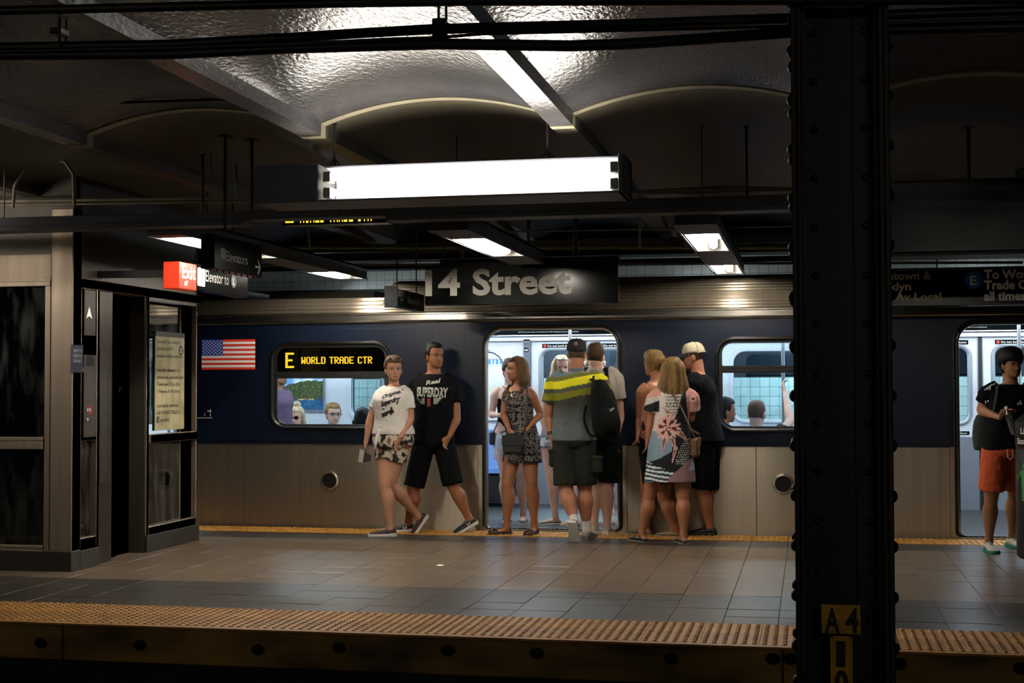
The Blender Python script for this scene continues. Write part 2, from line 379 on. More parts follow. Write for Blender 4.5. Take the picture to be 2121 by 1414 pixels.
tag(obj('ceiling_over_track', MB().box(-16, 10, 14.75, 17.3, 2.95, 3.15), m_dark_conc), kind='structure')
# far wall with square tiles
YW = 16.95
wall = obj('wall_far', MB().box(-16, 9, YW, YW + .3, -1.35, 3.1), m_wallgrout); tag(wall, kind='structure')
ts = .1115; tmesh = None; cnt = 0; restw = MB(); tz0 = at(1560, 880, Y=YW).z; 
mb = MB().box(.002, ts - .002, -.006, 0, .002, ts - .002, .0015); tmesh = bpy.data.meshes.new('wall_tile'); tmesh.from_pydata([tuple(q) for q in mb.v], [], mb.f); tmesh.materials.append(m_walltile)
def in_view(x, z):
    c = V((x, YW, z)) - EYE; d = c.dot(_fwd); px = 1060.5 + FPX * c.dot(CR) / d; py = 707 - FPX * c.dot(CU) / d
    return (722 < px < 800 and 780 < py < 880) or (1500 < px < 1640 and 765 < py < 880) or (1980 < px < 2040 and 745 < py < 880) or (py > 572 and py < 594 and (530 < px < 700 or 790 < px < 880 or 1280 < px < 1640))
for i in range(int(24 / ts)):
    x = -15.5 + i * ts
    for j in range(-3, 19):
        z = tz0 + j * ts
        if z > 2.9: continue
        # lower light field and the band near the ceiling; unlit wall between painted dark
        lower = z < at(1560, 790, Y=YW).z
        upper = z > 2.48
        if not (lower or upper): continue
        if in_view(x + ts / 2, z + ts / 2) and cnt < 300: link('wall_tile', tmesh, wall, (x, YW, z)); cnt += 1
        else: restw.box(x + .002, x + ts - .002, YW - .006, YW, z + .002, z + ts - .002)
tag(obj('wall_tile_field', restw, m_walltile, wall), kind='stuff')
obj('unlit_band', MB().box(-15.5, 8.5, YW - .012, YW, at(1560, 785, Y=YW).z + .05, 2.47), mat('unlit_wall_dark', '#151a22', .35, noise_amt=.2), wall)  # upper wall gets no light; its shade is put into this strip's dark colour

# ------------------------------------------------------------------ riveted column between the tracks
cx0, cx1, cy0, cy1 = -.045, .253, 4.52, 4.86
colm = thing('steel_column', 'black riveted steel column between the tracks carrying yellow plates marked A4 10', 'column', (.104, 4.7, -1.25))
for x, s_ in ((cx0, 1), (cx1, -1)):
    obj('flange', MB().box(x, x + s_ * .016, cy0, cy1, -1.25, 3.0, .003), m_column, colm)
    obj('flange', MB().box(x + s_ * .016, x + s_ * .032, cy0 + .01, cy1 - .01, -1.25, 3.0, .003), m_column, colm)
for s_, x in ((1, cx0 + .032), (-1, cx1 - .032)):
    for yy in (4.655, 4.725):
        mb = MB().box(x, x + s_ * .012, yy, yy + (-.09 if yy < 4.69 else .09), -1.25, 3.0).box(x, x + s_ * .075, yy, yy + (-.012 if yy < 4.69 else .012), -1.25, 3.0)
        obj('angle_bar', mb, m_column, colm)
obj('web', MB().box(cx0 + .03, cx1 - .03, 4.655, 4.725, -1.25, 3.0), m_column, colm)
rm = MB(); R = [[V((r * cos(t * pi / 5), r * sin(t * pi / 5), z)) for t in range(10)] for r, z in ((.019, 0), (.018, .006), (.012, .012), (.004, .0145))]
rm.rings(R); rme = bpy.data.meshes.new('rivet'); rme.from_pydata([tuple(q) for q in rm.v], [], rm.f); rme.materials.append(m_column); rme.shade_smooth()
zr0 = at(1640, 1128, Y=4.58).z
for i in range(-8, 17):
    z = zr0 + i * .156
    if z > 2.95 or z < -1.1: continue
    for yy in (cy0 + .055, cy1 - .055):
        for x, a in ((cx0, -pi / 2), (cx1, pi / 2)):
            o = link('rivet', rme, colm, V((x, yy, z)) - colm.location); o.rotation_euler = (0, a, 0)
    for x in (cx0 + .07, cx1 - .07):
        o = link('rivet', rme, colm, V((x, 4.643, z + .07)) - colm.location); o.rotation_euler = (pi / 2, 0, 0); o.scale = (.7, .7, .6)
m_plate = mat('yellow_plate', '#d8a02e', .5, noise_amt=.45, nscale=9, col2='#9a7420'); m_ink = mat('black_ink', '#090909', .6)
yp = 4.54
pa, pb = at(1701, 1251, Y=yp), at(1783, 1314, Y=yp)
pl = thing('number_plate', 'yellow plate reading A 4 bolted to the black column', 'sign', (pa + pb) / 2)
obj('plate', MB().box(pa.x, pb.x, yp, yp + .006, pb.z, pa.z, .002), m_plate, pl)
obj('plate_bracket', MB().box(pa.x + .02, pb.x - .02, yp + .006, 4.65, pb.z + .02, pb.z + .04), m_column, pl)
UX, UZ = V((1, 0, 0)), V((0, 0, 1))
lettering('letter', 'A', at(1708, 1308, Y=yp), UX, UZ, at(1708, 1258, Y=yp).z - at(1708, 1308, Y=yp).z, m_ink, pl, width=.046, bold=.03)
lettering('letter', '4', at(1751, 1308, Y=yp), UX, UZ, at(1708, 1258, Y=yp).z - at(1708, 1308, Y=yp).z, m_ink, pl, width=.040, bold=.03)
for q in ((1706, 1284), (1780, 1283)): obj('bolt', MB().cyl(at(*q, Y=yp), at(*q, Y=yp) - V((0, .006, 0)), .005, 8), m_plate, pl)
pa, pb = at(1721, 1316, Y=yp), at(1764, 1316, Y=yp); zb = pa.z - .27
pl = thing('number_plate', 'tall narrow yellow plate reading 1 over 0 below the A 4 plate on the column', 'sign', (pa.x, yp, zb))
obj('plate', MB().box(pa.x, pb.x, yp, yp + .006, zb, pa.z, .002), m_plate, pl)
mb = MB().box(pa.x - .002, pa.x + .005, yp - .004, yp, zb, pa.z).box(pb.x - .005, pb.x + .002, yp - .004, yp, zb, pa.z).box(pa.x, pb.x, yp - .004, yp, pa.z - .006, pa.z)
obj('rim', mb, m_plate, pl); obj('plate_bracket', MB().box(pa.x + .02, pb.x - .02, yp + .006, 4.65, zb + .04, zb + .06), m_column, pl)
lettering('digit', '1', at(1732, 1378, Y=yp), UX, UZ, .077, m_ink, pl, width=.028, bold=.04)
lettering('digit', '0', at(1729, 1438, Y=yp), UX, UZ, .077, m_ink, pl, width=.041, bold=.04)

# ------------------------------------------------------------------ pipes and hangers under the vaults
YC = 4.95
def run(pts, r, m_, label, cat='pipe', name='conduit', y=YC, n=10, ext=True):
    P_ = [at(a, b, Y=y + (c[0] if c else 0)) for a, b, *c in pts]
    if ext:
        P_.insert(0, P_[0] + (P_[0] - P_[1]).normalized() * 2); P_.append(P_[-1] + (P_[-1] - P_[-2]).normalized() * 2)
    o = obj(name, MB().tube(P_, r, n), m_, smooth=1, loc=P_[0]); tag(o, label, cat); return o
run([(0, 22), (350, 14), (700, 6), (1000, 2), (1400, 1)], .0165, m_pipe, 'black pipe crossing the very top left under the vault', y=4.5)
run([(0, 98), (350, 92), (600, 78), (760, 68), (904, 60), (1300, 50), (1640, 38), (2121, 22)], .019, m_pipe, 'upper black pipe of the pair clamped below the rods')
run([(0, 114), (350, 112), (600, 100), (904, 91), (1180, 95), (1300, 91), (1450, 81), (1640, 67), (2121, 55)], .0205, m_pipe, 'lower black pipe of the pair sagging below the other')
run([(0, 106, -.04), (350, 99, -.04), (600, 91, -.04), (800, 81, -.04), (904, 78, -.04), (1000, 70, -.04), (1640, 54, -.04), (2121, 40, -.04)], .006, mat('cable_black', '#191a1a', .35), 'thin black cable slung between the two ceiling pipes', 'cable', 'cable')
for i, (px, lab) in enumerate(((912, 'pair of threaded rods with clamps holding the black pipes over the lamp'), (122, 'pair of rods with a ring clamp holding the pipes at the far left'))):
    top = at(px, 60, Y=YC); t = thing('pipe_hanger', lab, 'hanger', (top.x, YC, 2.95))
    for dx in (-.014, .014):
        obj('rod', MB().cyl((top.x + dx, YC + .03, 2.93), (top.x + dx, YC + .03, at(px, 95, Y=YC).z), .005, 8), m_pipe, t)
    for py in (48, 80):
        z = at(px, py if i == 0 else py + 18, Y=YC).z
        obj('clamp', MB().box(top.x - .024, top.x + .024, YC - .03, YC + .04, z - .012, z + .012, .004), mat('clamp_metal', '#2b2a28', .4, metal=.6), t)
run([(0, 218), (230, 213), (500, 205)], .008, m_pipe, 'thin dark conduit below the left vault', y=7.2, ext=False)
run([(255, 232), (320, 258), (364, 283)], .016, m_pipe, 'short dark conduit clipped to the left cream vault', y=8.4, ext=False)

# raceway that carries the cross fixtures
YR = 8.6
z1, z0_ = at(800, 427, Y=YR).z, at(800, 447, Y=YR).z
ra = thing('cable_raceway', 'long grey metal raceway running the length of the platform above the fixtures', 'raceway', (-3, YR, z0_))
for a, b in ((-9, -5.6), (-5.595, -2.9), (-2.895, -.2), (-.195, .35)):
    obj('channel', MB().box(a, b, YR, YR + .14, z0_, z1, .004), m_greymetal, ra)
obj('lower_flange', MB().box(-9, -3.55, YR - .012, YR + .16, z0_ - .03, z0_ - .002), m_greymetal, ra); obj('lower_flange', MB().box(-2.6, .35, YR - .012, YR + .16, z0_ - .03, z0_ - .002), m_greymetal, ra)
run([(0, 417, -.0), (640, 408), (1300, 398), (1500, 388), (1660, 392)], .011, m_creampipe, 'cream painted conduit running just above the raceway', y=9.1)
run([(0, 425), (640, 416), (1640, 394)], .008, m_creampipe, 'thinner cream conduit just below its twin above the raceway', y=9.1)
run([(27, 430), (30, 385), (52, 345), (90, 320), (135, 336), (152, 360), (154, 425)], .012, m_creampipe, 'cream conduit bent in a hoop above the raceway at left', y=9.0, ext=False)
for px, py, Yh, r, m_ in ((467, 240, 8.35, .011, m_black), (522, 268, 8.5500001, .011, m_black), (490, 248, 9.2, .006, m_creampipe), (693, 280, 7.62, .007, m_black), (1134, 268, 7.62, .007, m_black), (946, 250, 8.7, .004, m_black),
                       (1453, 215, 8.7, .005, m_creampipe), (1546, 302, 8.7, .008, m_black), (420, 362, 8.7, .010, m_black), (10, 270, 8.7, .005, m_creampipe), (2004, 150, 9.1, .012, m_black), (437, 330, 8.7, .004, m_creampipe)):
    top = at(px, py, Y=Yh); zt = min(ZC - .005, max(top.z, 2.74)); zb = {8.35: 2.3, 8.55: 2.3, 7.62: 2.55, 9.1: 2.56}.get(Yh, z1)
    k = round(((top.x - BX0) / BP)); u = (top.x - BX0) - k * BP
    nearb = abs(u) < BW / 2; c_ = BX0 + (math.floor((top.x - BX0) / BP) + .5) * BP; hw = BP / 2 - BW / 2
    zc = ZB if nearb else ZS + (ZC - ZS) * (1 - ((top.x - c_) / hw) ** 2)
    t = thing('ceiling_rod', None, 'rod', (top.x, Yh, zc))
    t['label'] = {467: 'thick black rod with a ceiling flange at the near end of the hanging elevators sign', 522: 'thick black rod with a ceiling flange at the far end of the hanging elevators sign', 490: 'thin cream rod between the two thick black rods at left',
                  693: 'black rod holding the left end of the long bright lamp', 1134: 'black rod holding the right part of the long bright lamp', 946: 'thin dark rod in the vault behind the middle of the bright lamp',
                  1453: 'thin cream rod in the vault to the right of the bright lamp', 1546: 'short black strap rising from the raceway near the column', 420: 'short black strap rising from the raceway left of the bright lamp', 10: 'cream rod at the far left edge above the raceway',
                  2004: 'black rod rising from the wide black box right of the column', 437: 'faint cream rod left of the two thick black rods'}[px]
    obj('rod', MB().cyl((top.x, Yh, zc + .01), (top.x, Yh, zb), r, 8), m_, t)
    obj('flange', MB().box(top.x - r * 3.2, top.x + r * 3.2, Yh - r * 3.2, Yh + r * 3.2, zc - .008, zc + .002) if r > .01 else MB().cyl((top.x, Yh, zc - .01), (top.x, Yh, zc + .005), r * 2, 8), m_, t)
    if px in (693, 1134):
        mb = MB()
        for s_ in (-1, 1): mb.tube([(top.x, Yh, zb + .06), (top.x + s_ * .03, Yh, zb + .02), (top.x + s_ * .04, Yh, zb)], .005, 6)
        obj('yoke', mb, m_, t)
# more clutter in the dark behind the raceway
run([(700, 512), (1640, 512)], .022, mat('cream_pipe_b', '#5b5234', .6), 'fat cream pipe running behind the cross fixtures over the train', y=13.0)
run([(780, 548), (1640, 545)], .012, m_creampipe, 'slim cream pipe over the train roof', y=13.2)
run([(1440, 472), (1640, 468)], .009, m_greymetal, 'short grey conduit beside the right cross fixture', y=11.6)
for px in (640, 1095, 1325, 1420, 1195, 957):
    p_ = at(px, 450, Y=12.4)
    tag(obj('hanger_strap', MB().box(p_.x - .012, p_.x + .012, 12.38, 12.4, at(px, 515 if px != 1195 and px != 957 else 560, Y=12.4).z, 2.9), m_creampipe if px in (640, 1325, 1420) else m_black, loc=(p_.x, 12.4, 2.9)),
        {640: 'thin cream strap below the left part of the raceway', 1095: 'dark strap just right of the middle cross fixture', 1325: 'thin cream strap between the station sign and the right cross fixture', 1420: 'thin cream strap behind the right cross fixture', 1195: 'dark strap over the right half of the station sign', 957: 'dark strap over the left half of the station sign'}[px], 'strap', 'straps behind the raceway')

# ------------------------------------------------------------------ long lamp over the near edge
def lamp_x(xa, xs, xb, label, name='platform_lamp', emit=m_tube, flip=False):
    t = thing(name, label, 'lamp', ((xa + xb) / 2, 7.6, 2.55))
    zt, zb = 2.548, 2.338
    obj('ballast_cover', MB().box(xa, xs, 7.42, 7.78, zb, zt, .006), m_housing, t)
    # open trough towards the tracks
    P_ = [(7.53, zt), (7.78, zt), (7.78, zb), (7.42, zb), (7.42, zb + .008), (7.70, zb + .02), (7.74, zb + .1), (7.70, zt - .02), (7.53, zt - .008)]
    obj('trough', MB().prism([(a, b) for a, b in P_], lambda u, v, s: V((xs if s == 0 else xb, u, v))), m_housing, t)
    P2 = [(7.425, zb + .012), (7.69, zb + .024), (7.72, zb + .1), (7.69, zt - .024), (7.535, zt - .012), (7.535, zt - .008), (7.695, zt - .02), (7.735, zb + .1), (7.695, zb + .02), (7.425, zb + .008)]
    obj('reflector', MB().prism(P2, lambda u, v, s: V((xs + .005 if s == 0 else xb - .03, u, v))), m_reflector, t)
    obj('end_cap', MB().box(xb - .03, xb, 7.42, 7.78, zb, zt, .004), m_housing, t)
    for i, (z, y) in enumerate(((2.474, 7.455), (2.388, 7.455))):
        obj('tube', MB().cyl((xs + .05, y, z), (xb - .07, y, z), .019, 14), emit, t, smooth=1)
        for x in (xs + .022, xb - .075):
            obj('socket', MB().box(x, x + .045, y - .03, y + .05, z - .03, z + .03, .005), m_socket, t)
    return t
lamp_x(-3.005, -2.627, -.942, 'long fluorescent lamp with two bright tubes hanging above the near platform edge')
t = lamp_x(-7.7, -7.3, -5.35, 'fluorescent lamp left of the frame, turned towards the elevator', 'platform_lamp', m_tube_l)
t.rotation_euler = (0, 0, pi); t.location.y = 8.15

# ------------------------------------------------------------------ fixtures running across the platform
def lamp_y(xc0, xc1, ya, yb, zb, holes, label, glow=None):
    """box x0..x1, front face at ya, bottom at zb, holes = [(y0, y1)] lit openings"""
    t = thing('cross_lamp', label, 'lamp', ((xc0 + xc1) / 2, ya, zb + .11)); zt = zb + .11
    mb = MB().box(xc0, xc1, ya, yb, zt - .015, zt).box(xc0, xc0 + .012, ya, yb, zb, zt).box(xc1 - .012, xc1, ya, yb, zb, zt)
    ys = [ya] + [q for h in holes for q in h] + [yb]
    for a, b in zip(ys[::2], ys[1::2]): mb.box(xc0 + .012, xc1 - .012, a, b, zb, zt - .015)
    obj('housing', mb, m_housing, t)
    obj('flange', MB().box(xc0 - .012, xc0, ya, yb, zb - .004, zb + .006).box(xc1, xc1 + .012, ya, yb, zb - .004, zb + .006), m_housing, t)
    for a, b in holes:
        ins = .035; w0, w1 = xc0 + .012, xc1 - .012; r_ = MB()
        r_.add([(w0, a, zb), (w1, a, zb), (w1, b, zb), (w0, b, zb), (w0 + ins, a + .03, zt - .03), (w1 - ins, a + .03, zt - .03), (w1 - ins, b - .03, zt - .03), (w0 + ins, b - .03, zt - .03)],
               [(4, 5, 6, 7), (0, 1, 5, 4), (1, 2, 6, 5), (2, 3, 7, 6), (3, 0, 4, 7)])
        flat_obj('reflector', r_, m_reflector, t)
        xm = (w0 + w1) / 2 + .01
        obj('tube', MB().cyl((xm, a + .05, zb + .026), (xm, b - .12, zb + .026), .02, 12), glow or m_tube2, t, smooth=1)
        for y in (a + .02, b - .12): obj('socket', MB().box(xm - .03, xm + .03, y, y + .04, zb + .012, zt - .03, .004), m_socket, t)
    return t
zf = 2.352
def yz(px, py): q = at(px, py, Z=zf); return q
LF = []
for (x_l, x_r, ops, lab) in (
    ((305, 488), (379, 488), [((443, 521), (378, 492)), ((564, 534), (500, 521)), ((746, 581), (629, 564.5))], 'fluorescent fixture running back from the raceway beside the elevator, three lit openings'),
    ((888, 477.6), (969, 477.6), [((1068, 530), (942.7, 495.4))], 'middle fluorescent fixture running back from the raceway with one lit opening'),
    ((1397, 466), (1481, 466), [((1507, 519), (1425, 485.5)), ((1537, 571.8), (1474, 549.7))], 'right fluorescent fixture near the column with two lit openings in a row')):
    p0 = at(*x_l, Y=8.78); p1 = at(*x_r, Y=8.78)
    hs = sorted([tuple(sorted((at(*far_, Z=p0.z).y, at(*near_, Z=p0.z).y))) for far_, near_ in ops])
    #print('fixture', [round(v, 2) for v in (p0.x, p1.x, p0.z)], hs)
    LF.append((p0.x, p1.x, p0.z, hs))
    hs = [(a_, min(b_, 12.72)) for a_, b_ in hs]
    lamp_y(p0.x, p1.x, 8.78, 12.8 if len(hs) > 1 else 11.4, p0.z, hs, lab, m_tube2l if len(hs) == 3 else None)

# lamps over the near platform, behind the photographer
for i, x in enumerate((-11.0, -5.5, 2.0)):
    t = thing('near_platform_lamp', ('fluorescent lamp behind the photographer, farthest to the left', 'fluorescent lamp behind the photographer, the middle one', 'fluorescent lamp behind the photographer, farthest to the right')[i], 'lamp', (x, -2, 2.6), 'lamps over the photographer platform')
    obj('housing', MB().box(x - .8, x + .8, -2.12, -1.88, 2.56, 2.64, .005), m_housing, t)
    obj('tube', MB().cyl((x - .75, -1.96, 2.535), (x + .75, -1.96, 2.535), .02, 12), m_tube3, t)
    obj('rod', MB().cyl((x, -2, 2.65), (x, -2, 2.84 if i == 9 else 2.70), .006, 8), m_black, t)
tag(obj('floor_near', MB().box(-13, 8, -5, 3.2, -1.3, 0), m_dark_conc), kind='structure')

# lamps on the tunnel wall beyond the train, hidden by its roof
m_tube4 = mat('lamp_tube_glow_tunnel', '#ffffff', .5, emit=(.86, .95, 1), est=1100)
for i, x in enumerate((-6.6, -2.6, .4, 3.6)):
    t = thing('tunnel_lamp', 'strip lamp on the tiled tunnel wall beyond the train, ' + ('first', 'second', 'third', 'fourth')[i] + ' from the left', 'lamp', (x, YW, 2.36), 'tunnel wall lamps')
    obj('housing', MB().box(x - .65, x + .65, YW - .06, YW - .012, 2.33, 2.42, .005), m_housing, t)
    obj('shade', MB().box(x - .65, x + .65, YW - .72, YW - .05, 2.33, 2.35, .003).box(x - .65, x + .65, YW - .72, YW - .70, 2.27, 2.33, .003), m_housing, t)  # unseen wide hood added to keep the tube's light off the ceiling
    obj('tube', MB().cyl((x - .6, YW - .55, 2.30), (x + .6, YW - .55, 2.30), .018, 10), m_tube4, t)

# ================================================================== the train
TY = 12.80; FY = 15.55; TF = .02
m_blue = mat('train_navy_paint', '#091325', .3, noise_amt=.12, nscale=1.5, spec=.4)
m_rubber = mat('black_rubber', '#0a0a0b', .5)
m_frame = mat('window_frame_black', '#0d0e10', .35, metal=.2)
m_liner = mat('interior_white_panel', '#cfd6de', .38, noise_amt=.06)
m_liner_steel = mat('interior_steel', '#9aa2ac', .35, metal=.7)
m_seat = mat('seat_blue', '#3a6aa8', .35, noise_amt=.1)
m_ifloor = mat('train_floor', '#18191c', .5, noise_amt=.3, nscale=30)
m_glass = mat_glass('train_window_glass', '#dbe9ee', .03)
m_glass_far = mat_glass('train_far_glass', '#a9cbd8', .02)
m_strip = mat('car_light_strip', '#ffffff', .5, emit=(.86, .95, 1.0), est=CAR_LIGHT)
m_led = mat('led_amber', '#000000', .5, emit=(1, .62, .03), est=1.6)
m_white_ink = mat('white_ink', '#dcdad2', .6); m_red_ink = mat('red_ink', '#c2271c', .5)
m_signblack = mat('sign_black', '#040505', .16, spec=.18)
train = thing('subway_train', 'stainless steel and dark blue subway car standing at the platform with open doors', 'train', (-2.3, TY + 1.4, -1.1))
F2 = lambda y0, y1: (lambda u, v, s: V((u, y0 if s == 0 else y1, v)))
XA, XB = -9.6, 4.2
DL, DR, DZ = -2.901, -1.692, 1.838
zs, zt_ = .788, 1.918
door_c = rr(DL, DR, .03, DZ, .15, 8, .045); door_r = rr(1.268, 2.475, .03, DZ, .15, 8, .045); door_l = rr(-7.07, -5.86, .03, DZ, .15, 8, .045)
def cut(poly, z, above):   # clip a ccw polygon by height
    out = []
    for (a, b), (c, d) in zip(poly, poly[1:] + poly[:1]):
        ia, ic = (b >= z) == above, (d >= z) == above
        if ia: out.append((a, b))
        if ia != ic: t = (z - b) / (d - b); out.append((a + (c - a) * t, z))
    return out
WL = (-5.012, -3.815, .914, 1.752); WR = (-.817, .38, .907, 1.758)
def win_hole(w_): return rr(w_[0] + .03, w_[1] - .03, w_[2] + .03, w_[3] - .03, .14, 7)
# blue band with door notches and window holes: built from segments between the doors
def band(x0, x1, wins, name='blue_panel'):
    o = MB().plate([(x0, zs), (x1, zs), (x1, zt_), (x0, zt_)], [win_hole(w_) for w_ in wins], F2(TY, TY + .05)); return obj(name, o, m_blue, train)
def upper(d, x0, x1):      # frame plate round a doorway, blue above the steel line
    up = cut(d, zs, True); xs_ = [p[0] for p in up]; l, r = min(xs_), max(xs_)
    arch = [p for p in up if p[1] > zs + 1e-6]      # runs right side up, over, left side down
    poly = [(x0, zs), (l, zs)] + arch[::-1] + [(r, zs), (x1, zs), (x1, zt_), (x0, zt_)]
    return obj('door_surround', MB().prism(poly, F2(TY - .004, TY + .05)), m_blue, train)
def lower(d, x0, x1):
    lo = cut(d, zs, False); l, r = min(p[0] for p in lo), max(p[0] for p in lo)
    for a, b in ((x0, l), (r, x1)):
        mb = MB().box(a, b, TY - .006, TY + .05, -.25, zs - .004, .002)
        obj('door_jamb', mb, m_steel_train, train, uv=True)
    obj('sill_panel', MB().box(l, r, TY - .006, TY + .05, -.25, .02), m_steel_train, train, uv=True)
dj = .083
for d, (l, r) in ((door_l, (-7.07, -5.86)), (door_c, (DL, DR)), (door_r, (1.268, 2.475))):
    upper(d, l - dj, r + dj); lower(d, l - dj, r + dj)
    mb = MB(); R = []
    for off, y in ((0, TY - .02), (.014, TY - .024), (.022, TY - .012), (.016, TY + .004), (-.002, TY + .05), (-.004, TY)):
        R.append([V((u, y, v)) for u, v in rr(l - off, r + off, .03 - off * .3, DZ + off, .15 + off, 8, .045)])
    mb.rings(R, closed=True); obj('door_rim', mb, m_chrome, train, smooth=1)
    mb = MB(); R = []
    for off, y in ((.022, TY - .006), (.04, TY - .014), (.048, TY - .002)):
        R.append([V((u, y, v)) for u, v in rr(l - off, r + off, .03 - off * .3, DZ + off, .15 + off, 8, .045)])
    mb.rings(R, closed=True); obj('door_gasket', mb, m_rubber, train, smooth=1)
    # threshold with grip ribs
    mb = MB().box(l + .01, r - .01, TY - .04, TY + .16, .004, .018)
    obj('threshold', mb, m_liner_steel, train); mb = MB()
    for i in range(26):
        x = l + .05 + i * (r - l - .1) / 25; mb.box(x, x + .022, TY - .03, TY + .0, .018, .024).box(x, x + .022, TY + .03, TY + .06, .018, .024)
    tag(obj('grip_rib', mb, m_chrome, train), kind='stuff')
band(XA, -7.07 - dj, []); band(-5.86 + dj, DL - dj, [WL]); band(DR + dj, 1.268 - dj, [WR]); band(2.475 + dj, XB, [])
# steel panels, with vertical joints
jx = [XA, -7.07 - dj, None, -5.86 + dj, -3.62, DL - dj, None, DR + dj, -.46, .39, 1.268 - dj, None, 2.475 + dj, XB]
for a, b in zip(jx, jx[1:]):
    if a is None or b is None: continue
    obj('steel_panel', MB().box(a + .0015, b - .0015, TY, TY + .05, -.25, zs - .004, .002), m_steel_train, train, uv=True)
obj('ledge', MB().box(XA, DL - dj, TY - .008, TY, zs - .006, zs + .008).box(XA, DL - dj, TY - .006, TY, zs + .028, zs + .034).box(DR + dj, 1.268 - dj, TY - .008, TY, zs - .006, zs + .008).box(DR + dj, 1.268 - dj, TY - .006, TY, zs + .028, zs + .034), m_blue, train)
obj('panel_seam', MB().box(XA, DL - dj, TY - .0015, TY, 1.862, 1.868).box(DR + dj, 1.268 - dj, TY - .0015, TY, 1.862, 1.868).box(-3.115, -3.111, TY - .002, TY, zs, zt_).box(-1.45, -1.446, TY - .002, TY, zs, zt_).box(-3.42, -3.416, TY - .002, TY, zs, zt_), m_rubber, train)
# rivets round the strengthening strip
mb = MB()
for px in (1538, 1553, 1577, 1590):
    for i in range(7):
        c = at(px, 940 + i * 24 + (px % 7), Y=TY); mb.ball(c, .006, 6, 4, (1, .5, 1))
tag(obj('rivet_row', mb, m_steel_train, train, smooth=1, uv=True), kind='stuff')
for px, py in ((683, 995), (1622, 1002)):
    c = at(px, py, Y=TY); mb = MB(); R = []
    for r, y in ((.094, 0), (.09, -.008), (.072, -.012), (.068, -.002), (.066, .03)): R.append([c + V((r * cos(2 * pi * i / 28), y - .001, r * sin(2 * pi * i / 28))) for i in range(28)])
    mb.rings(R, cap=False); vt = obj('vent_port', mb, m_steel_train, train, smooth=1, uv=True)
    disc(mb := MB(), c + V((0, -.002, 0)), UX, UZ, .07, 28); obj('port_recess', mb, m_hole, vt)
    mb = MB()
    for i in range(9):
        z = -.055 + i * .0137; h_ = sqrt(.066 ** 2 - z * z); mb.box(c.x - h_, c.x + h_, TY - .006, TY - .003, c.z + z, c.z + z + .004)
    obj('grille', mb, m_steel_dark, vt)
    mb = MB()
    for i in range(6): a = i * pi / 3 + .3; mb.ball(c + V((.082 * cos(a), -.011, .082 * sin(a))), .006, 6, 4)
    obj('port_screw', mb, m_steel_dark, vt)
# trim and ribbed roof
mb = MB(); prof = [(TY + .05, 1.918), (TY - .014, 1.918), (TY - .02, 1.926), (TY - .012, 1.934), (TY - .002, 1.942), (TY - .002, 1.99), (TY - .012, 1.997), (TY - .012, 2.006), (TY + .004, 2.012)]
def strip(prof_, x0, x1, name, m_, n=1, uvv=True):
    mb = MB(); K = len(prof_); vs = [(x, y, z) for x in (x0, x1) for y, z in prof_]
    mb.add(vs, [(i, i + 1, K + i + 1, K + i) for i in range(K - 1)]); return obj(name, mb, m_, train, smooth=1, uv=uvv)
strip(prof, XA, XB, 'eaves_trim', m_chrome)
def ribs(pts, cnt, amp):
    P_ = []
    for i in range(cnt * 6 + 1):
        t = i / (cnt * 6); k = t * (len(pts) - 1); j = min(int(k), len(pts) - 2); q = k - j
        a, b = V((0,) + pts[j]), V((0,) + pts[j + 1]); p = a.lerp(b, q); tn = (b - a).normalized(); nm = V((0, -tn.z, tn.y))
        d = amp * max(0, sin(2 * pi * cnt * t)) ** .6 if sin(2 * pi * cnt * t) > 0 else 0
        p = p + nm * d; P_.append((p.y, p.z))
    return P_
strip(ribs([(12.804, 2.012), (12.83, 2.09), (12.9, 2.17), (13.02, 2.25), (13.18, 2.31), (13.4, 2.345)], 14, .012), -3.9, XB, 'ribbed_roof', m_steel_train)
strip(ribs([(12.804, 2.012), (12.82, 2.07), (12.86, 2.13), (12.92, 2.165)], 5, .012), XA, -3.9, 'ribbed_roof', m_steel_train)
obj('roof_end', MB().prism([(12.804, 2.012), (12.83, 2.09), (12.9, 2.17), (13.02, 2.25), (13.18, 2.31), (13.4, 2.345), (15.4, 2.33), (15.8, 2.0)], lambda u, v, s: V((-3.9 - .01 * s, u, v))), m_steel_dark, train)
obj('roof_top', MB().add([(x, y, z) for x in (-3.9, XB) for y, z in ((13.4, 2.345), (14.2, 2.36), (15.2, 2.33), (15.6, 2.2), (15.66, 1.95))], [(i, i + 1, 6 + i, 5 + i) for i in range(4)]), m_steel_dark, train)
obj('roof_low', MB().box(XA, -3.9, 12.92, 15.6, 2.13, 2.16).box(-8.2, -5.6, 13.3, 15, 2.16, 2.30).box(-5.3, -4.2, 13.5, 14.7, 2.16, 2.27), m_steel_dark, train)
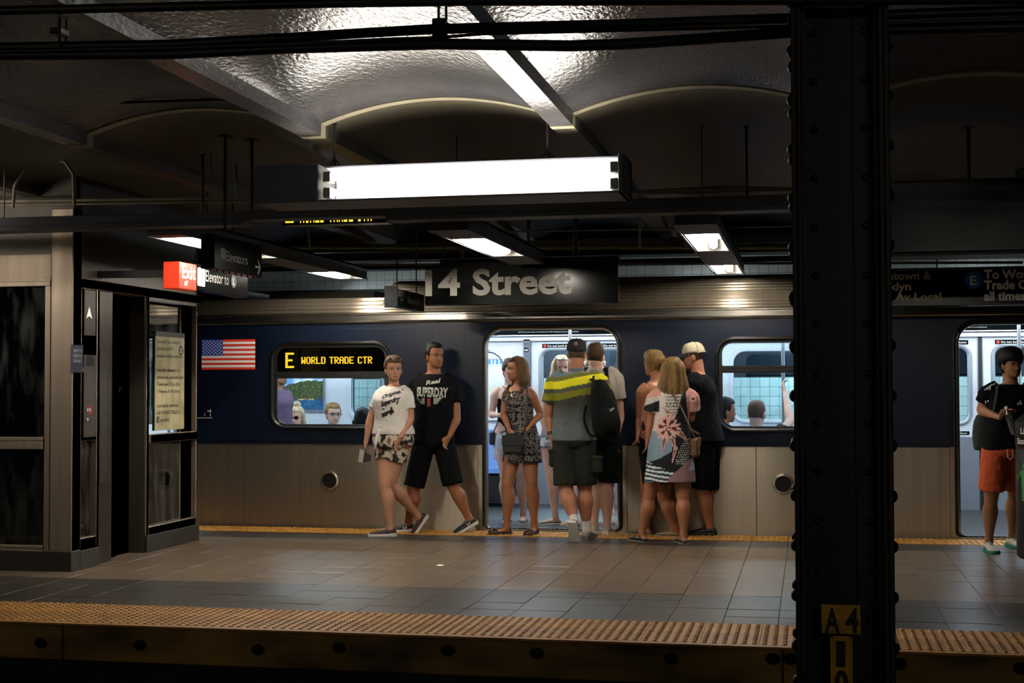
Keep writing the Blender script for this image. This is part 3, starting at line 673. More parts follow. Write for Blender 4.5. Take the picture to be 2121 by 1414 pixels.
# ---------------- flag
fl = at(415, 703, Y=TY); X1 = at(529, 703, Y=TY).x; z1, z0 = 1.777, 1.489; X0 = X1 - 1.9 * (z1 - z0); mb = MB(); hh = (z1 - z0) / 13; yy = TY - .003
for i in range(13):
    mb.cur = 0 if i % 2 == 0 else 1; z = z1 - (i + 1) * hh; mb.add([(X0, yy, z), (X1, yy, z), (X1, yy, z + hh), (X0, yy, z + hh)], [(0, 1, 2, 3)])
cw = (X1 - X0) * .4; ch = hh * 7; mb.cur = 2; mb.add([(X0, yy - .001, z1 - ch), (X0 + cw, yy - .001, z1 - ch), (X0 + cw, yy - .001, z1), (X0, yy - .001, z1)], [(0, 1, 2, 3)])
mb.cur = 1
for r_ in range(9):
    for c_ in range(6 if r_ % 2 == 0 else 5):
        cx_ = X0 + cw * (c_ * 2 + (1 if r_ % 2 == 0 else 2)) / 12; cz_ = z1 - ch * (r_ + 1) / 10
        mb.add([(cx_ + (.0085 if i % 2 == 0 else .004) * sin(i * pi / 5), yy - .002, cz_ + (.0085 if i % 2 == 0 else .004) * cos(i * pi / 5)) for i in range(10)], [tuple(range(10))])
fo = flat_obj('flag_sticker', mb, [mat('flag_red', '#ee4030', .5), mat('flag_white', '#ffffff', .5), mat('flag_blue', '#2a48b4', .5)], train)
# small sticker below the flag, mostly hidden by the elevator
mb = MB(); a = at(423, 866, Y=TY - .003); b = at(439, 866, Y=TY - .003)
mb.add([(b.x - .2, a.y, a.z), (b.x, a.y, a.z), (b.x, a.y, a.z + .006), (b.x - .2, a.y, a.z + .006)], [(0, 1, 2, 3)])
c = at(434, 851, Y=TY - .003); stroke(mb, c, UX, UZ, [(-.022, 0), (.016, 0)], .008); stroke(mb, c, UX, UZ, [(.002, .014), (.018, 0), (.002, -.014)], .007)
for px in (424, 436):
    c = at(px, 859, Y=TY - .003)
    disc(mb, c + V((0, 0, .012)), UX, UZ, .005, 8); stroke(mb, c, UX, UZ, [(0, .006), (0, -.014)], .008)
flat_obj('direction_sticker', mb, m_white_ink, train)

# ---------------- side windows
def side_window(w_, split, display):
    x0, x1, z0, z1 = w_; t = None; mb = MB()
    rr_ring(mb, x0, x1, z0, z1, .17, [(0, TY), (-.006, TY - .018), (-.022, TY - .022), (-.036, TY - .012), (-.046, TY + .02), (-.03, TY + .05)])
    wf = obj('window_frame', mb, m_frame, train, smooth=1)
    rr_ring(mb := MB(), x0 + .012, x1 - .012, z0 + .012, z1 - .012, .158, [(0, TY - .021), (-.0012, TY - .0235), (-.0025, TY - .021)])
    obj('bright_bead', mb, m_chrome, wf, smooth=1)
    obj('transom', MB().plate(rr(x0 + .04, x1 - .04, z0 + .04, z1 - .04, .13, 7), [rr(x0 + .065, x1 - .065, z0 + .052, split - .03, .012, 2, .09), rr(x0 + .065, x1 - .065, split + .03, z1 - .06, .09, 7, .012)], F2(TY + .0, TY + .03)), m_rubber, wf)
    rr_ring(mb := MB(), x0 + .065, x1 - .065, z0 + .052, split - .03, .012, [(0, TY), (-.004, TY + .004), (0, TY + .03)], rb=.09); obj('pane_seal', mb, m_rubber, wf, smooth=1)
    flat_obj('window_pane', MB().add([(x0 + .06, TY + .015, z0 + .05), (x1 - .06, TY + .015, z0 + .05), (x1 - .06, TY + .015, split - .02), (x0 + .06, TY + .015, split - .02)], [(0, 1, 2, 3)]), m_glass, wf)
    if not display:
        flat_obj('window_pane', MB().add([(x0 + .06, TY + .015, split + .02), (x1 - .06, TY + .015, split + .02), (x1 - .06, TY + .015, z1 - .05), (x0 + .06, TY + .015, z1 - .05)], [(0, 1, 2, 3)]), m_glass, wf)
        mb = MB()
        for z in (split + .012, split - .012): mb.box(x0 + .05, x1 - .05, TY - .006, TY + .0, z - .002, z + .002)
        obj('transom_groove', mb, m_frame, wf)
    return wf
wl = side_window(WL, 1.435, True); side_window(WR, 1.468, False)
dsp = obj('destination_display', MB().box(WL[0] + .05, WL[1] - .05, TY + .022, TY + .14, 1.45, WL[3] - .045), m_signblack, train)
flat_obj('display_glass', MB().add([(WL[0] + .07, TY + .012, 1.467), (WL[1] - .07, TY + .012, 1.467), (WL[1] - .07, TY + .012, WL[3] - .066), (WL[0] + .07, TY + .012, WL[3] - .066)], [(0, 1, 2, 3)]), mat_glass('display_glass', '#f4ead6', .02), dsp)
FONT5 = {'W': '1000110001100011010110101110111000100000', 'O': '01110100011000110001100011000101110', 'R': '11110100011000111110101001001010001', 'L': '10000100001000010000100001000011111', 'D': '11110100011000110001100011000111110',
         'T': '11111001000010000100001000010000100', 'A': '01110100011000111111100011000110001', 'E': '11111100001000011110100001000011111', 'C': '01110100011000010000100001000101110', ' ': '0' * 35, '2': '01110100010000100010001000100011111'}
FONT5['W'] = '10001100011000110101101011101110001'
def led_text(s, org, cw, chh, parent, m_, y, xfat=1.5, lz=None):
    mb = MB(); X = org.x
    for ch in s:
        g = FONT5[ch]
        wd = 5
        for r_ in range(7):
            for c_ in range(5):
                if g[r_ * 5 + c_] == '1':
                    x = X + c_ * cw; z = org.z + (6 - r_) * chh
                    mb.add([(x, y, z + chh * .04), (x + cw * xfat, y, z + chh * .04), (x + cw * xfat, y, z + chh * .92), (x, y, z + chh * .92)], [(0, 1, 2, 3)])
        X += cw * (6.5 if ch != ' ' else 4.2)
    return flat_obj('led_lettering', mb, m_, parent)
yL = TY + .0205
a = at(624, 753.5, Y=yL); b = at(771, 753.5, Y=yL); tp_ = at(624, 739, Y=yL); ct = 11 * 6.5 + 2 * 4.2
led_text('WORLD TRADE CTR', a, (b.x - a.x) / (13 * 6.5 + 2 * 4.2 - .8), (tp_.z - a.z) / 7, dsp, m_led, yL, 1.7)
a = at(591, 762, Y=yL); b = at(609, 762, Y=yL); tp_ = at(591, 730, Y=yL)
led_text('E', a, (b.x - a.x) / 5.6, (tp_.z - a.z) / 7, dsp, m_led, yL, 1.6)

# ---------------- inside of the car
obj('car_floor', MB().box(XA, XB, TY + .05, FY + .1, -.2, TF), m_ifloor, train)
obj('car_ceiling', MB().box(XA, XB, TY + .05, FY + .1, 2.08, 2.11), m_liner, train)
fw_z0, fw_z1 = at(1570, 868, Y=FY).z, at(1570, 727, Y=FY).z
xw1 = at(1519, 800, Y=FY).x; xw0 = at(728, 830, Y=FY).x
DC = (DL + DR) / 2; 
def dleafs(c): return [(c - .60, c - .02), (c + .02, c + .60)]
dl0 = at(1098, 800, Y=FY).x; dl1 = at(1206, 800, Y=FY).x; dr0 = at(1217, 800, Y=FY).x; DW = dl1 - dl0
zg1 = at(1150, 727, Y=FY).z; zg0 = at(2010, 873, Y=FY).z
doorsF = [dl1 + (dr0 - dl1) / 2]; doorsF = [doorsF[0] - 4.17, doorsF[0], doorsF[0] + 4.17]
holesF = []; leafs = []
for c in doorsF:
    for s_ in (-1, 1):
        l, r = (c - .02 - DW, c - .02) if s_ < 0 else (c + .02, c + .02 + DW); leafs.append((l, r))
        holesF.append(rr(l + .128, r - .10, zg0, zg1, .09, 6))
wins = [(xw1, xw1 + 1.25), (xw0, xw0 + 1.0), (-7.6, -6.6)]
print('far doors', doorsF, 'wins', wins, 'z', fw_z0, fw_z1, zg0, zg1)
for a, b in wins: holesF.append(rr(a, b, fw_z0, fw_z1, .13, 7))
obj('far_wall_liner', MB().plate([(XA, TF), (XB, TF), (XB, 2.08), (XA, 2.08)], holesF, F2(FY, FY + .06)), m_liner, train)
for i, h_ in enumerate(holesF):
    x0, x1, z0, z1 = min(p[0] for p in h_), max(p[0] for p in h_), min(p[1] for p in h_), max(p[1] for p in h_)
    rr_ring(mb := MB(), x0, x1, z0, z1, .09 if i < 6 else .13, [(0, FY + .02), (0, FY - .012), (.018, FY - .02), (.036, FY - .018), (.042, FY)])
    ff = obj('far_window_frame', mb, m_liner_steel if i < 6 else m_liner, train, smooth=1)
    flat_obj('window_pane', MB().add([(x0, FY + .03, z0), (x1, FY + .03, z0), (x1, FY + .03, z1), (x0, FY + .03, z1)], [(0, 1, 2, 3)]), m_glass_far, ff)
for l, r in leafs:
    mb = MB().box(l, r, FY - .004, FY, TF, fw_z0 - .18).box(l, l + .01, FY - .008, FY, TF, 1.9).box(r - .01, r, FY - .008, FY, TF, 1.9)
    lf = obj('far_door_leaf', mb, m_liner_steel, train)
    obj('label_plate', MB().box(l + .13, l + .13 + .36, FY - .006, FY, 1.745, 1.79), m_signblack, lf)
    disc(mb := MB(), (l + .16, FY - .0075, 1.7675), UX, UZ, .018, 14); flat_obj('label_mark', mb, m_red_ink, lf)
    lettering('label_text', 'Do not hold doors', V((l + .19, FY - .006, 1.757)), UX, UZ, .022, m_white_ink, lf, width=.28, bold=.02)
    obj('label_plate', MB().box(l + .13, l + .13 + .36, FY - .006, FY, zg0 - .135, zg0 - .10), m_signblack, lf)
    lettering('label_text', 'Do not lean on door', V((l + .15, FY - .006, zg0 - .127)), UX, UZ, .018, m_white_ink, lf, width=.32, bold=.02)
    mb = MB()
    for i in range(6): mb.ball((l + .04 + i * .1, FY - .006, .16), .006, 6, 4)
    obj('screw', mb, m_liner_steel, lf)
for c in doorsF:
    obj('door_seam', MB().box(c - .02, c + .02, FY - .012, FY, TF, 1.9), m_rubber, train)
    for s_ in (-1, 1):
        x = c + s_ * (DW + .02)
        jb = obj('interior_jamb', MB().box(x, x + s_ * .075, FY - .05, FY, TF, 1.84), mat('jamb_grey', '#5c636b', .4, metal=.5), train)
        if s_ < 0:
            obj('car_number_plate', MB().box(x - .066, x - .018, FY - .054, FY - .05, 1.70, 1.75), m_signblack, jb)
            lettering('number', 'L6', V((x - .06, FY - .054, 1.713)), UX, UZ, .024, m_white_ink, jb, width=.036, bold=.03)
# advert cornices
mb = MB(); mb.add([(x, y, z) for x in (XA, XB) for y, z in ((FY - .02, 1.86), (FY - .03, 1.86), (FY - .28, 2.08))], [(0, 1, 4, 3), (1, 2, 5, 4)])
cor = obj('advert_cornice', mb, m_signblack, train)
obj('cornice_trim', MB().box(XA, XB, FY - .05, FY - .005, 1.825, 1.865), m_liner, train)
nc = V((0, -.25, .22)).normalized()
for x, wd, s1, s2 in ((at(1010, 690, Y=15.4).x, .26, '', ''), (at(1064, 690, Y=15.4).x, .98, 'unlawful sexual assaults, and connect you with important resources and services.', 'Call 911 or the Special Victims Division 24 hour hotline at 212-267-7273 for any sexual assault. NYPD'), (1.1, .98, 'If you see something, say something. Tell a police officer or an employee.', 'Keep your belongings in sight at all times.')):
    up_ = V((0, -.25, .22)).normalized(); nn = V((0, -up_.z, up_.y)) * .001
    if s1:
        lettering('advert_text', s1, V((x + .04, FY - .095, 1.918)) + V((0, -.002, -.001)), UX, up_, .020, m_white_ink, cor, width=wd - .3, bold=.02, lift=.003)
        lettering('advert_text', s2, V((x + .04, FY - .055, 1.883)) + V((0, -.002, -.001)), UX, up_, .016, m_white_ink, cor, width=wd, bold=.02, lift=.003)
    else:
        o_ = V((x, FY - .05, 1.88)); flat_obj('advert_card', MB().add([o_, o_ + V((.1, 0, 0)), o_ + V((.1, -.2, .176)), o_ + V((0, -.2, .176))], [(0, 1, 2, 3)]), m_liner, cor)
for y in (13.5, 14.85):
    for k in range(9):
        x = XA + .1 + k * 1.55
        lo = obj('light_strip', MB().box(x, x + 1.4, y - .05, y + .05, 2.05, 2.078), m_strip, train)
# poles and stanchions
m_pole = mat('stainless_pole', '#c7ccd2', .2, metal=1)
for px, y in ((1181, 14.2), (2111, 14.2), (1622, 13.9), (790, 14.3), (350, 14.2)):
    x = at(px, 750, Y=y).x; obj('pole', MB().cyl((x, y, TF), (x, y, 2.08), .018, 12), m_pole, train, smooth=1)
obj('overhead_rail', MB().cyl((XA, 15.0, 1.86), (XB, 15.0, 1.86), .014, 10), m_pole, train, smooth=1)
# curved grab rail at the bench end seen inside the doorway
P_ = [at(*q, Y=14.9) for q in ((985, 729), (1010, 727), (1024, 730), (1036, 738), (1045, 752), (1048, 780), (1048, 900))]
obj('grab_rail', MB().tube(P_, .016, 10), m_pole, train, smooth=1)
# benches along both sides, each seat moulded
def bench(xa, xb, y_back, s_):     # s_ = +1 back at far wall, -1 back at near side
    n = int((xb - xa) / .44); wd = (xb - xa) / n
    b = obj('bench_frame', MB().box(xa, xb, y_back - s_ * .45, y_back - s_ * .05, .12, .36), m_ifloor, train)
    for i in range(n):
        x = xa + i * wd; sec = [(-.48, .40), (-.47, .43), (-.40, .435), (-.2, .42), (-.1, .43), (-.07, .48), (-.05, .8), (-.02, .84), (.0, .84)]
        mb = MB(); K = len(sec); vs = []
        for t in range(7):
            u = t / 6; dip = .02 * (1 - (2 * u - 1) ** 2)
            vs += [(x + .006 + u * (wd - .012), y_back + s_ * (a + (dip if z > .46 else 0)), z - (dip if z < .46 else 0)) for a, z in sec]
        mb.add(vs, [(t * K + j, t * K + j + 1, (t + 1) * K + j + 1, (t + 1) * K + j) for t in range(6) for j in range(K - 1)])
        obj('bench_seat', mb, m_seat, train, smooth=1)
bench(-5.35, -3.75, FY, 1) if False else None
bench(doorsF[0] + DW + .15, doorsF[1] - DW - .15, FY, 1); bench(doorsF[1] + DW + .15, doorsF[2] - DW - .15, FY, 1)
bench(-5.7, -3.1, TY + .12, -1); bench(-1.5, 1.1, TY + .12, -1)
obj('near_wall_liner', MB().plate([(-5.77, TF), (DL - .05, TF), (DL - .05, 2.08), (-5.77, 2.08)], [rr(WL[0] + .04, WL[1] - .04, WL[2] + .04, WL[3] - .04, .1)], F2(TY + .06, TY + .09)), m_liner, train)
obj('near_wall_liner', MB().plate([(DR + .05, TF), (1.22, TF), (1.22, 2.08), (DR + .05, 2.08)], [rr(WR[0] + .04, WR[1] - .04, WR[2] + .04, WR[3] - .04, .1)], F2(TY + .06, TY + .09)), m_liner, train)
obj('near_wall_liner', MB().box(2.5, XB, TY + .06, TY + .09, TF, 2.08).box(XA, -7.1, TY + .06, TY + .09, TF, 2.08), m_liner, train)
obj('near_header', MB().box(DL - .05, DR + .05, TY + .06, TY + .09, 1.9, 2.08).box(1.2, 2.52, TY + .06, TY + .09, 1.9, 2.08), m_liner, train)
obj('car_end', MB().box(XA, XA + .05, TY + .05, FY + .1, -.2, 2.1).box(XB - .05, XB, TY + .05, FY + .1, -.2, 2.1), m_liner, train)
# outer skin on the far side and underframe
obj('far_side_skin', MB().plate([(XA, -.25), (XB, -.25), (XB, 2.02), (XA, 2.02)], holesF, F2(FY + .08, FY + .11)), m_steel_dark, train)
obj('underframe', MB().box(XA, XB, TY + .25, FY - .2, -.75, -.22), m_rubber, train)
# beach advert behind the seats and map poster, flat prints
def paint_grid(name, x0, x1, z0, z1, y, nx, nz, fn, parent):
    me = bpy.data.meshes.new(name); base = world_loc(parent); vs = [(x0 + (x1 - x0) * i / nx - base.x, y - base.y, z0 + (z1 - z0) * j / nz - base.z) for j in range(nz + 1) for i in range(nx + 1)]
    me.from_pydata(vs, [], [(j * (nx + 1) + i, j * (nx + 1) + i + 1, (j + 1) * (nx + 1) + i + 1, (j + 1) * (nx + 1) + i) for j in range(nz) for i in range(nx)])
    ca = me.color_attributes.new('Col', 'FLOAT_COLOR', 'POINT'); buf = []
    for j in range(nz + 1):
        for i in range(nx + 1): buf += list(fn(i / nx, j / nz))[:3] + [1]
    ca.data.foreach_set('color', buf); me.materials.append(mat_attr('printed_surface', .5)); return link(name, me, parent)
C_ = {k: rgb(v)[:3] for k, v in dict(sky='#6f9fd0', cloud='#dfe8f2', tree='#22351f', tree2='#5b6a3a', sea='#1c6f9c', sea2='#0e3f63', sand='#c9a878', pale='#c5dcec').items()}
def lerp3(a, b, t): return tuple(x + (y - x) * t for x, y in zip(a, b))
def beach(u, v):
    nz_ = noise.noise(V((u * 7, v * 7, 1))); n2 = noise.noise(V((u * 30, v * 30, 5))); top = .30 + .52 * (1 - exp(-((u) * 2.4) ** 2)) + .09 * noise.noise(V((u * 11, 0, 0))) 
    if v < .27: return lerp3(C_['sea'], C_['sea2'], min(1, max(0, .5 + n2 + nz_ * .6)))
    if v < .31: return C_['sand'] if .2 < u < .9 and n2 > -.1 else C_['sea2']
    if v < top: 
        if .3 < u < .42 and .40 < v < .5: return C_['cloud']
        return lerp3(C_['tree'], C_['tree2'], min(1, max(0, .35 + n2 * 1.4)))
    return lerp3(C_['sky'], C_['cloud'], min(1, max(0, .4 + nz_ * 1.8)))
yP = FY - .02
a, b = at(583, 848, Y=yP), at(669, 776, Y=yP)
pf = obj('advert_frame', MB().box(a.x - .35, b.x + .02, FY - .016, FY, a.z - .03, 1.80), m_liner_steel, train)
paint_grid('beach_advert', a.x - .32, b.x, a.z, 1.47, yP, 110, 70, beach, pf)
a, b = at(1000, 870, Y=yP), at(1052, 745, Y=yP)
def mapfn(u, v):
    n2 = noise.noise(V((u * 6, v * 9, 2)));  line = min(abs((v * 6 + n2) % 1 - .5), abs((u * 5 + n2 * .6) % 1 - .5))
    if v > .88: return C_['pale'] if v < .93 or (u * 30) % 2 > 1 else rgb('#4d86b8')[:3]
    return rgb('#d7d9d2')[:3] if line < .03 else lerp3(rgb('#cfe0e6')[:3], rgb('#d9dccb')[:3], .5 + n2)
pm = obj('map_frame', MB().box(a.x - .4, b.x + .015, FY - .016, FY, a.z - .015, b.z + .015), m_liner_steel, train)
paint_grid('transit_map', a.x - .38, b.x, a.z, b.z, yP, 70, 90, mapfn, pm)

# ================================================================== elevator enclosure
EX, EY0, EY1 = -5.2, 9.43, 11.57
el = thing('elevator', 'dark stainless steel elevator enclosure with glass panels and a closed door at the left', 'elevator', (-6.2, 10.5, 0))
ey = lambda px, py: at(px, py, X=EX)
def fx(name, pxa, pxb, z0, z1, m_, dx0=0, dx1=-.05, par=el, pya=900, **k):   # box on the +X face between two picture columns
    ya, yb = at(pxa, 800, X=EX).y, at(pxb, 800, X=EX).y
    return obj(name, MB().box(EX + dx1, EX + dx0, ya, yb, z0, z1, k.get('b', .002)), m_, par, uv=True)
zE = lambda px, py: at(px, py, X=EX).z
m_g1 = mat_glass('elevator_glass', '#5c645f', .05, .03, .2); m_g2 = mat_glass('elevator_glass_low', '#3b403d', .04, .05, .16)
zn = lambda py: at(60, py, Y=EY0).z; xn = lambda px: at(px, 850, Y=EY0).x
# near face (towards the tracks)
obj('corner_post', MB().box(xn(105), EX, EY0 - .01, EY0 + .12, .14, 2.62, .006), m_steel, el, uv=True)
obj('frame_post', MB().box(xn(92), xn(104), EY0 - .004, EY0 + .06, .14, 2.12, .003), m_steel, el, uv=True)
obj('header_panel', MB().box(-8.6, xn(104), EY0, EY0 + .05, zn(583), zn(527), .002), m_steel, el, uv=True)
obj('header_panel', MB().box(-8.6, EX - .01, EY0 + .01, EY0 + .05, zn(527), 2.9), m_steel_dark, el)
obj('top_rail', MB().box(-8.6, xn(104), EY0 - .012, EY0 + .05, zn(593), zn(583), .003), m_steel, el, uv=True)
for a, b in ((913, 905), (930, 914), (1136, 1129), (1146, 1137)):
    obj('cross_rail', MB().box(-8.6, xn(92), EY0 - .016, EY0 + .05, zn(a), zn(b), .003), m_steel, el, uv=True)
for a, b, m_ in ((905, 593, m_g1), (1130, 930, m_g2)):
    flat_obj('glass_pane', MB().add([(-8.6, EY0 + .02, zn(a)), (xn(92), EY0 + .02, zn(a)), (xn(92), EY0 + .02, zn(b)), (-8.6, EY0 + .02, zn(b))], [(0, 1, 2, 3)]), m_, el)
obj('plinth', MB().box(-8.6, EX + .01, EY0 - .03, EY0 + .1, 0, .145, .004), mat('granite_plinth', '#2e2b27', .6, noise_amt=.3, nscale=40), el)
# things seen through the glass: guide rails, a cable drum bracket
mb = MB().box(-5.62, -5.58, EY0 + .5, EY0 + .56, 0, 2.8).box(-5.95, -5.9, EY0 + .7, EY0 + .76, 0, 2.8); obj('guide_rail', mb, m_steel_dark, el)
obj('car_wall', MB().box(-8.6, -5.45, EY0 + 1.2, EY0 + 1.24, 0, 2.9), m_steel_dark, el)
mb = MB(); disc(mb, at(77, 731, Y=EY0 + .1), UX, UZ, .05, 20, .042); disc(mb, at(77, 726, Y=EY0 + .1), UX, UZ, .03, 16, .024); flat_obj('pulley', mb, m_socket, el)
# front face: jamb with call panel, recess with sliding doors, window bay
pX = lambda px: at(px, 800, X=EX).y
obj('call_jamb', MB().box(EX - .06, EX, EY0 + .12, pX(168), .13, 2.62, .003), m_steel, el, uv=True)
obj('call_jamb', MB().box(EX - .08, EX - .005, pX(168), pX(201), zE(185, 912), 2.05, .003), m_steel, el, uv=True)
obj('call_jamb', MB().box(EX - .08, EX, pX(201), pX(206), .13, 2.05, .002), m_steel, el, uv=True)
obj('recess_frame', MB().box(EX - .08, EX, pX(168), pX(201), .13, .22, .002), m_steel, el, uv=True)
flat_obj('dark_panel', MB().add([(EX - .05, pX(168), .2), (EX - .05, pX(201), .2), (EX - .05, pX(201), zE(185, 912)), (EX - .05, pX(168), zE(185, 912))], [(0, 1, 2, 3)]), m_g2, el)
obj('plinth', MB().box(EX - .1, EX + .012, EY0 + .1, pX(206), 0, .135, .003), MATS['granite_plinth'], el)
cp = obj('call_panel', MB().box(EX - .005, EX + .006, pX(173), pX(198), zE(185, 905), zE(185, 735), .003), mat('panel_bronze_steel', '#57504b', .35, metal=.7), el)
obj('display_window', MB().box(EX + .004, EX + .009, pX(177), pX(192), zE(185, 758), zE(185, 737)), m_hole, cp)
for px, py, m_ in ((180, 849, m_socket), (184.5, 849, m_socket), (180, 869, m_socket), (184.5, 870, m_chrome)):
    c = at(px, py, X=EX + .006); obj('call_button', MB().cyl(c, c + V((.008, 0, 0)), .013, 14), m_, cp, smooth=1)
c = at(187, 849, X=EX + .0065); quad(mb := MB(), c, (0, 1, 0), UZ, [(-.03, -.03), (.03, -.03), (.03, .03), (-.03, .03)]); flat_obj('red_label', mb, mat('red_label', '#7c1713', .5), cp)
up_ = obj('arrival_plate', MB().box(EX - .005, EX + .003, pX(174), pX(197), zE(185, 695), zE(185, 600), .003), m_steel_dark, el)
c = at(185, 650, X=EX + .004); mb = MB(); quad(mb, c, (0, 1, 0), UZ, [(-.045, -.035), (0, -.015), (0, .055)]); quad(mb, c, (0, 1, 0), UZ, [(0, -.015), (.045, -.035), (0, .055)]); flat_obj('arrow', mb, m_white_ink, up_)
m_navy = mat('navy_plate', '#10182a', .4)
c0, c1 = at(147, 771, X=EX + .002), at(172, 715, X=EX + .002)
np_ = obj('direction_plate', MB().box(EX, EX + .004, c0.y, c1.y, c0.z, c1.z, .001), m_navy, el)
for i, s_ in enumerate(('ELEV TO', 'MEZZ FOR', 'STREET')):
    lettering('plate_text', s_, V((EX + .004, c0.y + .03, c1.z - .05 - i * .038)), (0, 1, 0), UZ, .02, mat('dim_ink', '#8e8e88', .6), np_, width=(c1.y - c0.y) * .7, bold=.0)
wheelchair(mb := MB(), V((EX + .006, c0.y + .17, c1.z - .175)), V((0, 1, 0)), UZ, .04); flat_obj('access_symbol', mb, MATS['dim_ink'], np_)
# recessed doorway
RX = EX - .35
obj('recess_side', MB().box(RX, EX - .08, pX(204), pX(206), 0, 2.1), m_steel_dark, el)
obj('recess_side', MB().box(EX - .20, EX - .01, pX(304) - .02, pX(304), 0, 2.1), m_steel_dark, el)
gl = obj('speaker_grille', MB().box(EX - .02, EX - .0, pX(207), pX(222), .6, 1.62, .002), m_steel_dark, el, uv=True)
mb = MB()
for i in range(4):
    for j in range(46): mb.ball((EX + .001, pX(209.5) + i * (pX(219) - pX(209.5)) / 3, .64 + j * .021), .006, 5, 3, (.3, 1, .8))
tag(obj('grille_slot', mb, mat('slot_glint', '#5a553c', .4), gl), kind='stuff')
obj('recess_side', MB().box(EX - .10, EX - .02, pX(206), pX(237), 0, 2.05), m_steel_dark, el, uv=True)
obj('door_panel', MB().box(EX - .14, EX - .11, pX(235), pX(269), 0, 2.06, .003), m_steel, el, uv=True)
obj('door_panel', MB().box(EX - .17, EX - .14, pX(267), pX(306), 0, 2.06, .003), m_steel, el, uv=True)
lettering('door_letter', 'P', V((EX - .139, pX(280), 1.28)), (0, 1, 0), UZ, .05, m_rubber, el, width=.05, bold=.0)
obj('lintel', MB().box(EX - .16, EX, pX(163), pX(418), 2.05, 2.12, .003), m_steel, el, uv=True)
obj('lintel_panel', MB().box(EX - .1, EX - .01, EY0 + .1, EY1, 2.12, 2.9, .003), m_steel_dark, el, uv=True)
# window bay
za, zb_ = zE(360, 692), zE(360, 632)
obj('bay_post', MB().box(EX - .1, EX, pX(304), pX(309), 0, 2.06, .002), m_steel, el, uv=True)
obj('corner_post', MB().box(EX - .12, EX, pX(407), EY1, 0.13, 2.9, .005), m_steel, el, uv=True)
obj('bay_frame', MB().box(EX - .08, EX - .045, pX(384), pX(407), .2, 2.06, .003), m_steel, el, uv=True)
obj('bay_rail', MB().box(EX - .08, EX + .014, pX(309), pX(406), zE(400, 910), zE(400, 893), .004), m_steel, el, uv=True)
obj('bay_rail', MB().box(EX - .06, EX, pX(309), pX(407), .13, .2, .004), m_steel, el, uv=True)
obj('bay_head', MB().box(EX - .06, EX - .01, pX(309), pX(407), zE(400, 634), 2.06, .003), m_steel_dark, el, uv=True)
flat_obj('glass_pane', MB().add([(EX - .06, pX(309), 1.02), (EX - .06, pX(386), 1.02), (EX - .06, pX(386), 2.0), (EX - .06, pX(309), 2.0)], [(0, 1, 2, 3)]), m_g1, el)
flat_obj('glass_pane', MB().add([(EX - .05, pX(309), .2), (EX - .05, pX(390), .2), (EX - .05, pX(390), .9), (EX - .05, pX(309), .9)], [(0, 1, 2, 3)]), m_g2, el)
obj('plinth', MB().box(EX - .3, EX + .012, pX(304), EY1 + .02, 0, .135, .003), MATS['granite_plinth'], el)
obj('back_wall', MB().box(-8.6, EX - .12, EY1 - .06, EY1, 0, .9).box(-8.6, EX - .12, EY1 - .06, EY1, 2.0, 2.9).box(-6.0, -5.9, EY1 - .06, EY1, .9, 2.0), m_steel_dark, el)
obj('side_wall', MB().box(-8.65, -8.6, EY0, EY1, 0, 2.9), m_steel_dark, el)
# notice
na, nb = at(321, 892, X=EX - .03), at(382, 700, X=EX - .03)
m_notice = mat('notice_yellowed', '#b6ad86', .6, noise_amt=.35, nscale=7, col2='#8d8565')
no = thing('paper_notice', 'yellowed service notice with black text behind the elevator side window', 'notice', (EX - .03, na.y, na.z))
obj('sheet', MB().box(EX - .034, EX - .03, na.y, nb.y, na.z, nb.z), m_notice, no)
obj('holder', MB().box(EX - .04, EX - .028, na.y, nb.y, nb.z, nb.z + .04).box(EX - .056, EX - .034, na.y, nb.y, na.z, nb.z), m_rubber, no)
lines = ['Elevator to street at', 'Chambers St-WTC', 'station not in service.', '', 'Use this elevator to', 'mezzanine, exit and take', 'Downtown 2/3 to 20 at', '7 Avenue & 14 Street.', '', 'Late nights 1am-6am', 'call (718)927-7862 for', '   service']
ww = (nb.y - na.y); lh = (nb.z - na.z) / 13.2; k_ink = m_ink
for i, s_ in enumerate(lines):
    if not s_: continue
    lettering('notice_text', s_.strip() if i != 11 else 'service', V((EX - .03, na.y + ww * (.05 if i != 11 else .17), nb.z - lh * (i + .95))), (0, 1, 0), UZ, lh * .52, k_ink, no, width=ww * len(s_) / 26.0 * (.99 if i != 11 else .75), bold=.004)
disc(mb := MB(), (EX - .0285, nb.y - ww * .13, nb.z - lh * 1.85), (0, 1, 0), UZ, .042, 20); flat_obj('line_bullet', mb, m_navy, no)
lettering('bullet_letter', 'E', V((EX - .028, nb.y - ww * .13 - .015, nb.z - lh * 1.85 - .022)), (0, 1, 0), UZ, .045, m_white_ink, no, width=.03)
quad(mb := MB(), (EX - .0285, na.y + ww * .05, nb.z - lh * 12.1), (0, 1, 0), UZ, [(0, 0), (.045, 0), (.045, .05), (0, .05)]); flat_obj('symbol_square', mb, m_ink, no)
wheelchair(mb := MB(), (EX - .0275, na.y + ww * .05 + .022, nb.z - lh * 12.1 + .025), V((0, 1, 0)), UZ, .04); flat_obj('access_symbol', mb, m_white_ink, no)

